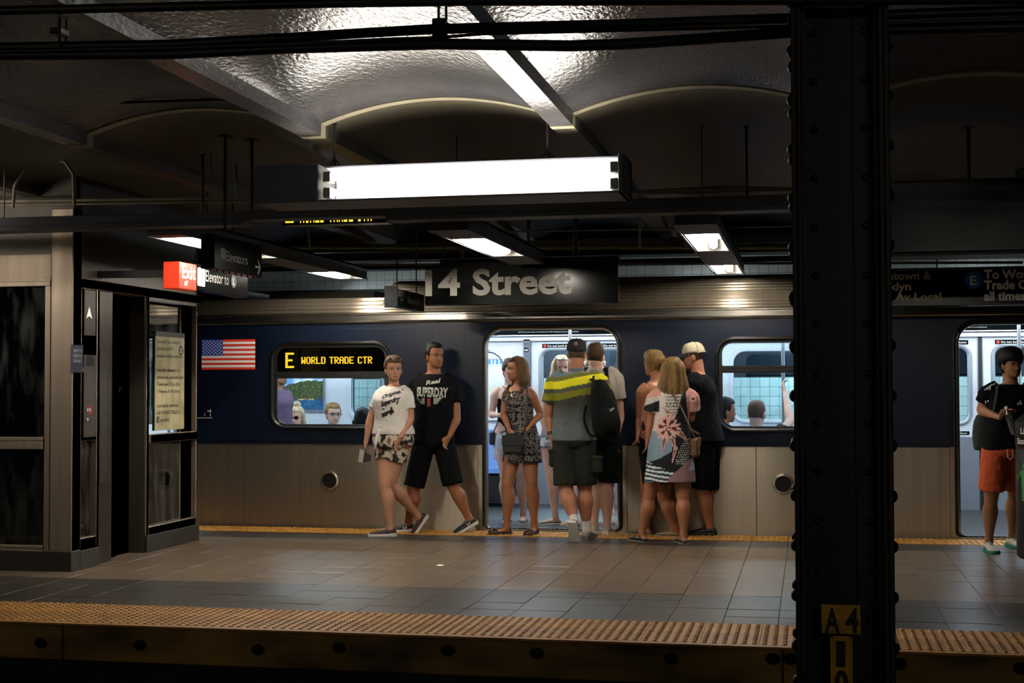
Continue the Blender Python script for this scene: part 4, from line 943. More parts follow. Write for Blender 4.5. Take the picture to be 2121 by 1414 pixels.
# ================================================================== hanging signs
def hang_sign(name, label, x0, x1, y0, y1, z0, z1, rods=(), rim=None):
    t = thing(name, label, 'sign', ((x0 + x1) / 2, (y0 + y1) / 2, z1)); obj('panel', MB().box(x0, x1, y0, y1, z0, z1, .004), m_signblack, t)
    for x, y in rods: obj('rod', MB().cyl((x, y, z1 - .01), (x, y, 2.9), .006, 8), m_black, t)
    return t
m_face = mat('sign_lettering', '#e2e0d4', .45)
YS = 11.6
t = hang_sign('station_sign', 'black station name sign with large white words 14 Street', at(880, 600, Y=YS).x, at(1280, 600, Y=YS).x, YS, YS + .1, at(1080, 629, Y=YS).z, at(1080, 546, Y=YS).z, ((-3.0, YS + .05), (-2.83, YS + .05), (-1.9, YS + .05)))
obj('top_hood', MB().box(at(912, 600, Y=YS).x, at(1282, 600, Y=YS).x, YS - .01, YS + .11, at(1080, 546, Y=YS).z - .002, at(1080, 534, Y=YS).z), m_signblack, t)
a = at(881, 611, Y=YS); b = at(953, 611, Y=YS); c = at(979, 609, Y=YS); d = at(1184, 607, Y=YS); H_ = at(881, 558, Y=YS).z - a.z
lettering('station_number', '14', a, UX, UZ, H_, m_face, t, width=b.x - a.x, bold=.032)
lettering('station_name', 'Street', V((c.x, a.y, a.z)), UX, UZ, H_, m_face, t, width=d.x - c.x, bold=.032)
# right platform sign
a0 = at(1836, 632, Y=YS)
t = hang_sign('direction_sign', 'long black platform sign right of the column with the blue E bullet', .35, 2.35, YS, YS + .1, a0.z - .01, at(1840, 556, Y=YS).z, ((1.0, YS + .05), (2.2, YS + .05)))
obj('edge_line', MB().box(.35, 2.35, YS - .003, YS, at(1900, 632, Y=YS).z, at(1900, 631, Y=YS).z).box(.35, 2.35, YS - .003, YS, at(1900, 559, Y=YS).z, at(1900, 558, Y=YS).z), mat('thin_white_rule', '#77756c', .5), t)
m_dimface = mat('sign_lettering_tan', '#8c8168', .5)
for s_, px0, py, px1 in (('Downtown &', 1788, 580, 1930), ('Brooklyn', 1788, 602, 1887), ('8 Av Local', 1834, 623, 1950)):
    a = at(px0, py, Y=YS); b = at(px1, py, Y=YS); lettering('sign_text', s_, a, UX, UZ, .062, m_dimface, t, width=b.x - a.x, bold=.03)
for s_, py, px1 in (('To World', 577, 2149), ('Trade Center', 599, 2187), ('all times', 622, 2124)):
    a = at(2038, py, Y=YS); b = at(px1, py, Y=YS); lettering('sign_text', s_, a, UX, UZ, .07, m_face, t, width=b.x - a.x, bold=.04)
disc(mb := MB(), at(2016, 580, Y=YS - .003), UX, UZ, .067, 28); flat_obj('line_bullet', mb, mat('bullet_blue', '#1d55a8', .4), t)
c = at(2016, 580, Y=YS - .004); lettering('bullet_letter', 'E', c + V((-.025, 0, -.036)), UX, UZ, .072, m_face, t, width=.05, bold=.02)
# big dark box right of the column
t = hang_sign('sign_cabinet', 'wide black sign cabinet seen from behind, right of the column', .33, 3.0, 9.0, 9.25, at(2000, 520, Y=9).z, at(2000, 373, Y=9).z)
obj('mounting_rail', MB().box(.33, 3.0, 8.98, 9.26, at(2000, 528, Y=9).z, at(2000, 522, Y=9).z), m_greymetal, t)
obj('top_strip', MB().box(.33, 3.0, 9.0, 9.25, at(2000, 373, Y=9).z, at(2000, 370, Y=9).z), m_creampipe, t)
tag(obj('loudspeaker', MB().box(2.02, 2.2, 9.05, 9.2, at(2000, 372, Y=9).z, at(2000, 372, Y=9).z + .12, .02), m_creampipe, loc=(2.1, 9.1, 2.6)), 'small pale loudspeaker on top of the black sign cabinet at the right edge', 'speaker') if False else None
# small cream device at the right edge, on the cabinet
c = at(2116, 360, Y=9.1); t2 = thing('ceiling_camera', 'small dome camera on top of the black cabinet at the right edge', 'camera', c)
obj('bracket', MB().box(c.x - .03, c.x + .03, 9.05, 9.15, at(2000, 370, Y=9).z, c.z - .02, .004), m_black, t2); obj('dome', MB().ball(c + V((0, 0, .0)), .04, 14, 8), m_greymetal, t2, smooth=1)
c = at(2112, 520, Y=8.4); 
# exit sign over the elevator and elevator direction signs, all facing along the platform
SX = -4.5
p0, p1, p2, p3 = at(372, 598, X=SX), at(405, 540, X=SX), at(407, 602, X=SX), at(513, 560, X=SX)
zt3, zb3 = at(372, 541, X=SX).z, at(372, 597, X=SX).z
m_exit = mat('exit_red', '#8f1c06', .4, emit='#d5401d', est=.30)
t = thing('exit_sign', 'lit red exit sign in white letters at the elevator corner', 'sign', (SX - .06, p0.y, zb3))
obj('box', MB().box(SX - .13, SX, p0.y, p2.y, zb3, zt3, .004), m_exit, t); obj('bracket', MB().box(EX, SX - .1, p0.y + .1, p0.y + .16, zt3 - .1, zt3 - .05), m_black, t)
yy0, yy1 = at(377, 570, X=SX).y, at(404.5, 570, X=SX).y
m_exw = mat('exit_white', '#f0ece2', .5, emit='#fff3e2', est=.6)
lettering('exit_word', 'Exit', V((SX, yy0, zE_ := at(378, 575, X=SX).z)), (0, 1, 0), UZ, .105, m_exw, t, width=yy1 - yy0, bold=.01)
c = at(386, 587, X=SX + .002); mb = MB(); disc(mb, c, (0, 1, 0), UZ, .018, 10); quad(mb, c, (0, 1, 0), UZ, [(-.03, -.014), (.0, -.014), (.0, .012), (-.03, .012)]); quad(mb, c, (0, 1, 0), UZ, [(0, .01), (.03, .016), (.03, .022), (0, .02)]); flat_obj('symbol', mb, m_exw, t)
ys0, ys1 = at(407, 570, X=SX).y, at(514, 570, X=SX).y
t = hang_sign('elevator_sign', 'black sign with white wheelchair symbol and Elevator to lettering beside the exit sign', SX - .1, SX - .002, ys0 + .01, ys1, at(407, 600, X=SX).z, at(407, 545, X=SX).z, ((SX - .05, ys0 + .3), (SX - .05, ys1 - .2)))
a, b = at(408, 594, X=SX).y + .012, at(424, 594, X=SX).y
F3 = lambda x0, x1: (lambda u, v, s: V((x0 if s == 0 else x1, u, v)))
obj('symbol_plate', MB().prism(rr(a, b, at(408, 591, X=SX).z, at(408, 553, X=SX).z, .015, 4), F3(SX - .002, SX + .003)), m_exw, t)
wheelchair(mb := MB(), V((SX + .005, (a + b) / 2, (at(408, 591, X=SX).z + at(408, 553, X=SX).z) / 2)), V((0, 1, 0)), UZ, .11); flat_obj('access_symbol', mb, m_ink, t)
y0_, y1_ = at(426, 580, X=SX).y, at(474, 580, X=SX).y
m_dim = mat('sign_lettering_dim', '#6c6b66', .5)
lettering('sign_text', 'Elevator to', V((SX - .002, y0_, at(426, 582, X=SX).z)), (0, 1, 0), UZ, .09, m_dim, t, width=y1_ - y0_, bold=.01)
disc(mb := MB(), at(484, 582, X=SX + .001), (0, 1, 0), UZ, .055, 20); flat_obj('line_bullet', mb, mat('bullet_grey', '#4a4b4c', .5), t)
lettering('bullet_letter', 'L', at(484, 582, X=SX + .003) + V((0, -.02, -.03)), (0, 1, 0), UZ, .06, m_face, t, width=.035)
SX2 = -3.55
z0_, z1_ = at(445, 556, X=SX2).z, at(445, 484, X=SX2).z; y0_, y1_ = at(444, 520, X=SX2).y, at(543, 540, X=SX2).y
t = hang_sign('elevators_sign', 'near black sign reading Elevators with an arrow, hung on two thick rods', SX2 - .09, SX2, y0_, y1_, z0_, z1_)
for i in range(8): obj('bolt_head', MB().ball((SX2 - .045, y0_ + .05 + i * (y1_ - y0_ - .1) / 7, z0_ - .003), .008, 8, 5), m_black, t)
a, b = at(457, 530, X=SX2).y, at(466, 530, X=SX2).y
obj('symbol_plate', MB().box(SX2, SX2 + .002, a, b, at(457, 535, X=SX2).z, at(457, 513, X=SX2).z), m_dim, t)
wheelchair(mb := MB(), V((SX2 + .004, (a + b) / 2, (at(457, 535, X=SX2).z + at(457, 513, X=SX2).z) / 2)), V((0, 1, 0)), UZ, .055); flat_obj('access_symbol', mb, m_ink, t)
a, b = at(467, 538, X=SX2), at(512, 545, X=SX2)
lettering('sign_text', 'Elevators', V((SX2, a.y, at(467, 539, X=SX2).z)), (0, 1, 0), UZ, .064, m_dim, t, width=b.y - a.y, bold=.008)
c = at(534, 553, X=SX2 + .002); mb = MB(); stroke(mb, c, (0, 1, 0), UZ, [(-.045, 0), (.03, 0)], .016); stroke(mb, c, (0, 1, 0), UZ, [(.0, .045), (.042, 0), (.0, -.045)], .016); flat_obj('arrow', mb, m_dim, t)
# small sign left of the station name
SX3 = at(822, 615, Y=11.1).x
z0_, z1_ = at(822, 634, Y=11.1).z, at(822, 597, Y=11.1).z; y1_ = at(879, 620, X=SX3).y
t = hang_sign('elevators_sign', 'small dim sign with a left arrow, just left of the station name sign', SX3 - .09, SX3, 11.1, y1_, z0_, z1_, ((SX3 - .045, 11.25), (SX3 - .045, y1_ - .1)))
obj('end_bracket', MB().box(SX3 - .1, SX3 + .01, 11.08, 11.1, z0_ - .01, z1_ + .02, .003), mat('scuffed_metal', '#2e3032', .4, metal=.8, noise_amt=.4, nscale=30), t)
a, b = at(844, 621, X=SX3), at(869, 626, X=SX3)
lettering('sign_text', 'Elevators', V((SX3, a.y, at(844, 627, X=SX3).z)), (0, 1, 0), UZ, .055, mat('sign_lettering_faint', '#3b3c3c', .5), t, width=b.y - a.y, bold=.008)
c = at(833, 620, X=SX3 + .002); mb = MB(); stroke(mb, c, (0, 1, 0), UZ, [(-.05, 0), (.05, 0)], .014); stroke(mb, c, (0, 1, 0), UZ, [(-.015, .04), (-.055, 0), (-.015, -.04)], .014); flat_obj('arrow', mb, MATS['sign_lettering_faint'], t)
# countdown display behind the raceway
YD_ = 8.95; z0_, z1_ = at(680, 464, Y=YD_).z, at(680, 418, Y=YD_).z
t = thing('arrival_display', 'amber train arrival display half hidden behind the grey raceway', 'display', (at(680, 440, Y=YD_).x, YD_, z1_))
obj('case', MB().box(at(585, 440, Y=YD_).x, at(800, 440, Y=YD_).x, YD_, YD_ + .12, z0_, z1_, .004), m_signblack, t)
a = at(622, 462, Y=YD_); b = at(771, 462, Y=YD_); H7 = (at(622, 424, Y=YD_).z - a.z) / 7
led_text('WORLD TRADE CTR', a, (b.x - a.x) / (13 * 6.5 + 2 * 4.2 - .8), H7, t, m_led, YD_ - .003, 1.2)
a = at(591, 462, Y=YD_); led_text('E', a, .011, H7, t, m_led, YD_ - .003, 1.4)
# litter bin at the right edge
bc = at(2162, 1178, Z=0); bc = V((bc.x + .02, bc.y + .05, 0)); m_bin = mat('bin_black', '#0d0e0e', .35)
t = thing('litter_bin', 'round black litter bin with green figure print at the right edge', 'bin', bc)
zt4 = at(2103, 868, Y=bc.y).z; rb = bc.x - at(2104, 1000, Y=bc.y).x; bo = MB()
R = [[bc + V((r * cos(i * 2 * pi / 36), r * sin(i * 2 * pi / 36), z)) for i in range(36)] for r, z in ((rb * .9, .07), (rb, .09), (rb, .83), (rb * .97, .85), (rb * .97, .87), (rb, .89), (rb, zt4 - .02), (rb * .92, zt4), (rb * .6, zt4 + .05), (rb * .55, zt4 + .05))]
obj('body', MB().rings(R), m_bin, t, smooth=30)
for i in range(3): a_ = i * 2.1 + 3.6; obj('foot', MB().cyl(bc + V((cos(a_) * rb * .75, sin(a_) * rb * .75, 0)), bc + V((cos(a_) * rb * .75, sin(a_) * rb * .75, .08)), .025, 10), m_bin, t)
def wrap(mb, th0, z0):      # bend flat letters round the bin; x measured along the rim
    for q in mb.v: a_ = th0 + q.x / rb; x, z = (rb + .002) * cos(a_), q.z; q.x, q.y, q.z = bc.x + x, bc.y + (rb + .002) * sin(a_), z0 + z
    return mb
th = pi + .52
m_green = mat('bin_green', '#2f7d3a', .5)
for s_, z, wd in (('Litter', at(2105, 897, Y=bc.y).z, .14), ('Stops Here', at(2105, 918, Y=bc.y).z, .26)):
    mb = MB(); lettering('x', s_, (0, 0, 0), UX, UZ, .045, m_face, t, width=wd, bold=.01, mb=mb, lift=0); wrap(mb, th - (.0 if s_ == 'Litter' else .22), z); flat_obj('bin_text', mb, m_face, t)
mb = MB(); disc(mb, (0.06, 0, .13), UX, UZ, .026, 12); quad(mb, (0.06, 0, 0), UX, UZ, [(-.035, -.12), (-.004, -.12), (-.004, 0), (.004, 0), (.004, -.12), (.035, -.12), (.035, .1), (-.035, .1)]); quad(mb, (0.06, 0, 0), UX, UZ, [(-.035, .1), (-.035, .07), (-.1, .02), (-.1, .05)])
wrap(mb, th - .1, at(2110, 1000, Y=bc.y).z); flat_obj('green_figure', mb, m_green, t)

# ================================================================== people
BODY_VOX = .0074
def remesh(mb, vox, smooth=3, disp=0, dscale=.05, fac=.5):
    me = bpy.data.meshes.new('r'); me.from_pydata([tuple(q) for q in mb.v], [], mb.f)
    bm = bmesh.new(); bm.from_mesh(me); bmesh.ops.recalc_face_normals(bm, faces=bm.faces); bm.to_mesh(me); bm.free()
    o = bpy.data.objects.new('r', me); COL.objects.link(o)
    r = o.modifiers.new('r', 'REMESH'); r.mode = 'VOXEL'; r.voxel_size = vox; r.adaptivity = 0
    if smooth: sm = o.modifiers.new('s', 'SMOOTH'); sm.factor = fac; sm.iterations = smooth
    if disp:
        tx = bpy.data.textures.new('d', 'CLOUDS'); tx.noise_scale = dscale; tx.noise_depth = 2
        d = o.modifiers.new('d', 'DISPLACE'); d.texture = tx; d.strength = disp; d.mid_level = .5
    dg = bpy.context.evaluated_depsgraph_get(); me2 = bpy.data.meshes.new_from_object(o.evaluated_get(dg))
    bpy.data.objects.remove(o); bpy.data.meshes.remove(me)
    me2.shade_smooth(); return me2
def put(name, me, mat_, root):     # mesh data in world space -> child object in root space
    me.transform(M.Translation(-root.location)); me.materials.clear(); me.materials.append(mat_); return link(name, me, root)
def spline(pts, n):    # catmull-rom through points (tuples of floats), n samples per segment
    out = []; P_ = [pts[0]] + list(pts) + [pts[-1]]
    for i in range(1, len(P_) - 2):
        a, b, c, d = P_[i - 1:i + 3]
        for k in range(n):
            t = k / n; out.append(tuple(.5 * (2 * q + (r - p) * t + (2 * p - 5 * q + 4 * r - s) * t * t + (3 * q - p - 3 * r + s) * t ** 3) for p, q, r, s in zip(a, b, c, d)))
    out.append(tuple(pts[-1])); return out
def limb(mb, pts, n=12, seg=4, flat=1.0, up=None):
    L = spline([tuple(p) + (r,) for p, r in pts], seg); mb.tube([V(q[:3]) for q in L], [q[3] for q in L], n, flat, up); return mb
def loft(mb, secs, n=28, seg=3):
    """secs: (center, lateral unit, rx, ry [, power]) ; up is world z"""
    L = spline([tuple(c) + tuple(l) + (rx, ry) for c, l, rx, ry in secs], seg); R = []
    for q in L:
        c = V(q[:3]); l = V(q[3:6]).normalized(); f = V((-l.y, l.x, 0)).normalized(); r_ = []
        for i in range(n):
            t = 2 * pi * i / n; cx_, cy_ = cos(t), sin(t); e = 2 / 2.35
            r_.append(c + l * (q[6] * abs(cx_) ** e * (1 if cx_ >= 0 else -1)) + f * (q[7] * abs(cy_) ** e * (1 if cy_ >= 0 else -1)))
        R.append(r_)
    mb.rings(R); return mb

HS = [(0, .010, .060, -.050), (.004, .030, .074, -.020), (.016, .045, .082, .012), (.036, .0555, .086, .040), (.056, .063, .0865, .058), (.08, .068, .0865, .078), (.105, .071, .084, .090), (.122, .0735, .0885, .094), (.15, .0745, .088, .096),
      (.18, .069, .079, .090), (.205, .056, .060, .073), (.219, .036, .035, .045), (.2245, .006, .006, .006)]
def head_rings(n=40, seg=4, face=True):
    L = spline(HS, seg); R = []
    for z, w_, f_, b_ in L:
        r_ = []; yc = (f_ - b_) / 2; ry = (f_ + b_) / 2
        for i in range(n):
            t = 2 * pi * i / n; cx_, sy_ = cos(t), sin(t); e = .92
            x = w_ * abs(cx_) ** e * (1 if cx_ >= 0 else -1); y = yc + ry * abs(sy_) ** e * (1 if sy_ >= 0 else -1)
            if face and sy_ > 0:
                g = lambda x0, z0, sx, sz: exp(-((x - x0) / sx) ** 2 - ((z - z0) / sz) ** 2)
                y += .024 * g(0, .072, .011, .012) + .012 * g(0, .092, .008, .018) - .010 * (g(.031, .106, .016, .010) + g(-.031, .106, .016, .010))
                y += .004 * (g(0, .043, .020, .005) + g(0, .032, .017, .005)) - .004 * g(0, .0375, .02, .003) + .006 * g(0, .012, .018, .012) + .004 * (g(.03, .121, .018, .006) + g(-.03, .121, .018, .006)) + .003 * (g(.04, .08, .015, .015) + g(-.04, .08, .015, .015))
            r_.append(V((x, y, z)))
        R.append(r_)
    return R
def head_matrix(pos, yaw, pitch, roll, k):   # local y = face direction; yaw 0 = towards the camera side (-Y), +90 = image right
    return M.Translation(pos) @ M.Rotation(radians(yaw + 180), 4, 'Z') @ M.Rotation(radians(pitch), 4, 'X') @ M.Rotation(radians(roll), 4, 'Y') @ M.Scale(k, 4)
def facing(a): a = radians(a); return V((sin(a), -cos(a), 0)), V((cos(a), sin(a), 0))
def smoothstep(a, b, x): t = min(1, max(0, (x - a) / (b - a))); return t * t * (3 - 2 * t)

def hair_cap(mb, H, thick=.014, front=.168, side=.085, back=.035, n=48, streak=.0025, sideburn=.1, volume=0):
    R = []
    for i, (z, w_, f_, b_) in enumerate(spline(HS, 5)):
        r_ = []; yc = (f_ - b_) / 2; ry = (f_ + b_) / 2
        for j in range(n):
            t = 2 * pi * j / n; p = V((w_ * cos(t), yc + ry * sin(t), z)); u = sin(t)     # u=1 front
            line = front if u > .55 else (side + (front - side) * smoothstep(.12, .62, u) if u > 0 else side + (back - side) * smoothstep(0, .5, -u))
            if abs(cos(t)) > .93 and u > -.15: line = min(line, sideburn) if u > .0 else line + .02 * (abs(cos(t)) > .97)
            m_ = smoothstep(line - .004, line + .012, z); d = -.007 + m_ * (.007 + thick * (.55 + .45 * smoothstep(line, line + .05, z)) + volume * smoothstep(.1, .2, z))
            if m_ > .1: d += streak * sin(t * 46 + sin(z * 60) * 1.4)
            nr = V((p.x / .075, (p.y - yc * .4) / .092, (z - .11) / .115)).normalized(); r_.append(H @ (p + nr * d))
        R.append(r_)
    mb.rings(R); return mb
def locks(mb, H, count, length, rnd, r0=.011, spread=.0, arc=(-180, 180), front_lift=.165, fall=0, fwd=0.0, wave=.004, kz=1.0):
    """hair strands from the crown, over the skull and down; length = drop below the chin line"""
    for i in range(count):
        a = radians(arc[0] + (arc[1] - arc[0]) * (i + rnd.random() * .7) / count)       # 0 = back, +-180 = front
        dx, dy = sin(a), -cos(a); pts = []
        for s in range(9):
            u = s / 8; z = .222 - u ** 1.3 * .14; rr_ = sqrt(max(0, 1 - ((z - .105) / .125) ** 2)) if z > .105 else 1
            pts.append(V((dx * (.080 + spread * .4) * rr_, dy * .098 * rr_ - .004 if dy < 0 else dy * .088 * rr_, z)))
        last = pts[-1]; L = length * (.82 + .3 * rnd.random())
        for s in range(1, 7):
            u = s / 6; pts.append(last + V((dx * (spread * u + .006 * u), (dy * .02 * u - fwd * u), -L * u - 0)) + V((rnd.gauss(0, wave), rnd.gauss(0, wave), 0)))
        K = len(pts); rad = [r0 * (.55 + .6 * min(1, j / 5)) * (1 - .75 * max(0, (j - K + 4) / 3)) for j in range(K)]
        mb.tube([H @ p for p in pts], [q * kz for q in rad], 6, 1.35)
def strands_bun(mb, c, r, k=1.0):
    for i in range(9):
        a = i * .7; P_ = []
        for s in range(14):
            t = s / 13 * 2 * pi; q = V((cos(t), sin(t), .35 * sin(2 * t + a))); q = M.Rotation(a, 3, 'X') @ (M.Rotation(a * 1.7, 3, 'Y') @ q); P_.append(c + q * r)
        mb.tube(P_, r * .36, 6, close=True)
    mb.ball(c, r * .95, 12, 8)

def finger(mb, base, d, nrm, L, r, curl):
    p = base; P_ = [p - d * .012]; ang = 0; ax = d.cross(nrm).normalized(); R_ = [r]
    for i, (f_, c_) in enumerate(((0, 0), (.42, .55), (.32, .75), (.26, .5))):
        ang += curl * c_; q = M.Rotation(-ang, 3, ax) @ d; p = p + q * L * f_; P_.append(p); R_.append(r * (1, 1, .93, .8)[i])
    mb.tube(P_, R_, 8)
def hand(mb, wrist, d, palm, k=1.0, curl=.5, thumb=1):
    """d = direction wrist->fingers, palm = palm normal (fingers curl towards it), thumb = +-1 side"""
    d = d.normalized(); palm = (palm - d * palm.dot(d)).normalized(); s = d.cross(palm) * thumb; k *= .98
    L = [(0, .021, .017), (.025, .027, .016), (.055, .036, .0145), (.085, .038, .0125), (.098, .034, .010)]; R = []
    for t, a, b in L: R.append([wrist + d * t * k + s * a * k * cos(j * pi / 7) + palm * (b * k * sin(j * pi / 7)) for j in range(14)])
    mb.rings(R)
    for i, (o, ln, r) in enumerate(((.029, .068, .0082), (.0095, .078, .0085), (-.0095, .072, .0082), (-.028, .056, .0072))):
        finger(mb, wrist + (d * (.093 - abs(o) * .12) + s * o) * k, (d + s * o * 1.6).normalized(), palm, ln * k, r * k, curl * (.9 + .12 * i))
    td = (d * .62 + s * .7 + palm * .3).normalized(); P_ = [wrist + (d * .022 + s * .016) * k, wrist + (d * .04 + s * .036 + palm * .006) * k, wrist + (d * .062 + s * .046 + palm * .014) * k, wrist + (d * .086 + s * (.046 - .012 * curl) + palm * .02) * k]
    mb.tube(P_, [.0125 * k, .0115 * k, .0098 * k, .0078 * k], 8)

def foot_frame(spec, ground=0.0):
    px, py, yaw, pitch = spec[:4]; g = at(px, py, Z=ground) if len(spec) < 5 else at(px, py, Y=spec[4]); g.z = ground
    f, l = facing(yaw); p = radians(pitch)
    if pitch: B = g; Fw = f * cos(p) + V((0, 0, -1)) * sin(p); Up = V((0, 0, 1)) * cos(p) + f * sin(p); org = B - Fw * .135      # heel at org, pivot on the ball
    else: Fw, Up, org = f, V((0, 0, 1)), g.copy()
    return org, Fw, Up, l
def P_foot(fr, x, y, z): o, f, u, l = fr; return o + l * x + f * y + u * z
def ankle_of(fr, k): return P_foot(fr, 0, .0, .09 * k)
SHOE = [(-.062, .018, .022, .030), (-.055, .030, .040, .055), (-.02, .036, .060, .085), (.03, .036, .050, .080), (.075, .041, .038, .062), (.125, .046, .030, .050), (.17, .041, .024, .040), (.195, .026, .018, .028), (.203, .010, .012, .018)]
def shoe(root, fr, k, m_up, m_sole, kind='sneaker', m_lace=None, letter=False, name='shoe'):
    low = kind in ('flat', 'loafer'); mb = MB(); R = []
    for y, w_, h0, h in spline(SHOE, 3):
        h = h * (.6 if low and y < .07 else .78 if low else 1); r_ = []
        for j in range(16):
            t = 2 * pi * j / 16; c_, s_ = cos(t), sin(t); z = (.012 + (h - .012) * (s_ + 1) / 2 if True else 0)
            r_.append(P_foot(fr, w_ * (abs(c_) ** .8) * (1 if c_ >= 0 else -1) * (1 - .25 * max(0, s_)) * k, y * k, z * k))
        R.append(r_)
    mb.rings(R); s = obj(name, mb, m_up, root, smooth=2)
    mb = MB(); R = []
    for y, w_, h0, h in spline(SHOE, 3):
        w_ = w_ * 1.06 + .001; th = (.012 if low else .024) + (.006 if y < 0 and not low else 0)
        R.append([P_foot(fr, a * w_ * k, y * 1.02 * k, b * k) for a, b in ((-1, .0), (-1.03, th * .5), (-.96, th), (.96, th), (1.03, th * .5), (1, .0))])
    mb.rings(R); obj('sole', mb, m_sole, s)
    if kind == 'sneaker':
        mb = MB()
        for i in range(5): y = .035 + i * .018; h = .079 - i * .0075; mb.tube([P_foot(fr, -.022 * k, y * k, (h - .010) * k), P_foot(fr, 0, (y + .004) * k, (h + .003) * k), P_foot(fr, .022 * k, y * k, (h - .010) * k)], .0032, 5)
        obj('laces', mb, m_lace or m_sole, s)
        if letter:
            for sd in (-1, 1):
                o = P_foot(fr, sd * .0405 * k, (.02 if sd > 0 else .065) * k, .026 * k); mb = MB()
                lettering('x', 'N', o, fr[1] * sd, fr[2], .030 * k, m_lace, s, width=.034 * k, bold=.03, mb=mb, lift=.002); flat_obj('side_letter', mb, m_lace, s)
    return s
def sandal(root, fr, k, m_):
    mb = MB(); R = []
    for y, w_, h0, h in spline(SHOE, 3): R.append([P_foot(fr, a * w_ * 1.05 * k, y * 1.02 * k, b * k) for a, b in ((-1, .0), (-1, .014), (1, .014), (1, .0))])
    mb.rings(R); s = obj('sandal', mb, m_, root)
    mb = MB()
    for y0, y1, w_, h in ((.12, .12, .046, .052), (.165, .16, .04, .040), (-.01, -.03, .035, .07)):
        mb.tube([P_foot(fr, w_ * cos(t) * k, (y0 + (y1 - y0) * sin(t)) * k, (.008 + h * sin(t)) * k) for t in [pi * i / 8 for i in range(9)]], .008, 6, 1.6, up=fr[1])
    obj('strap', mb, m_, s); return s

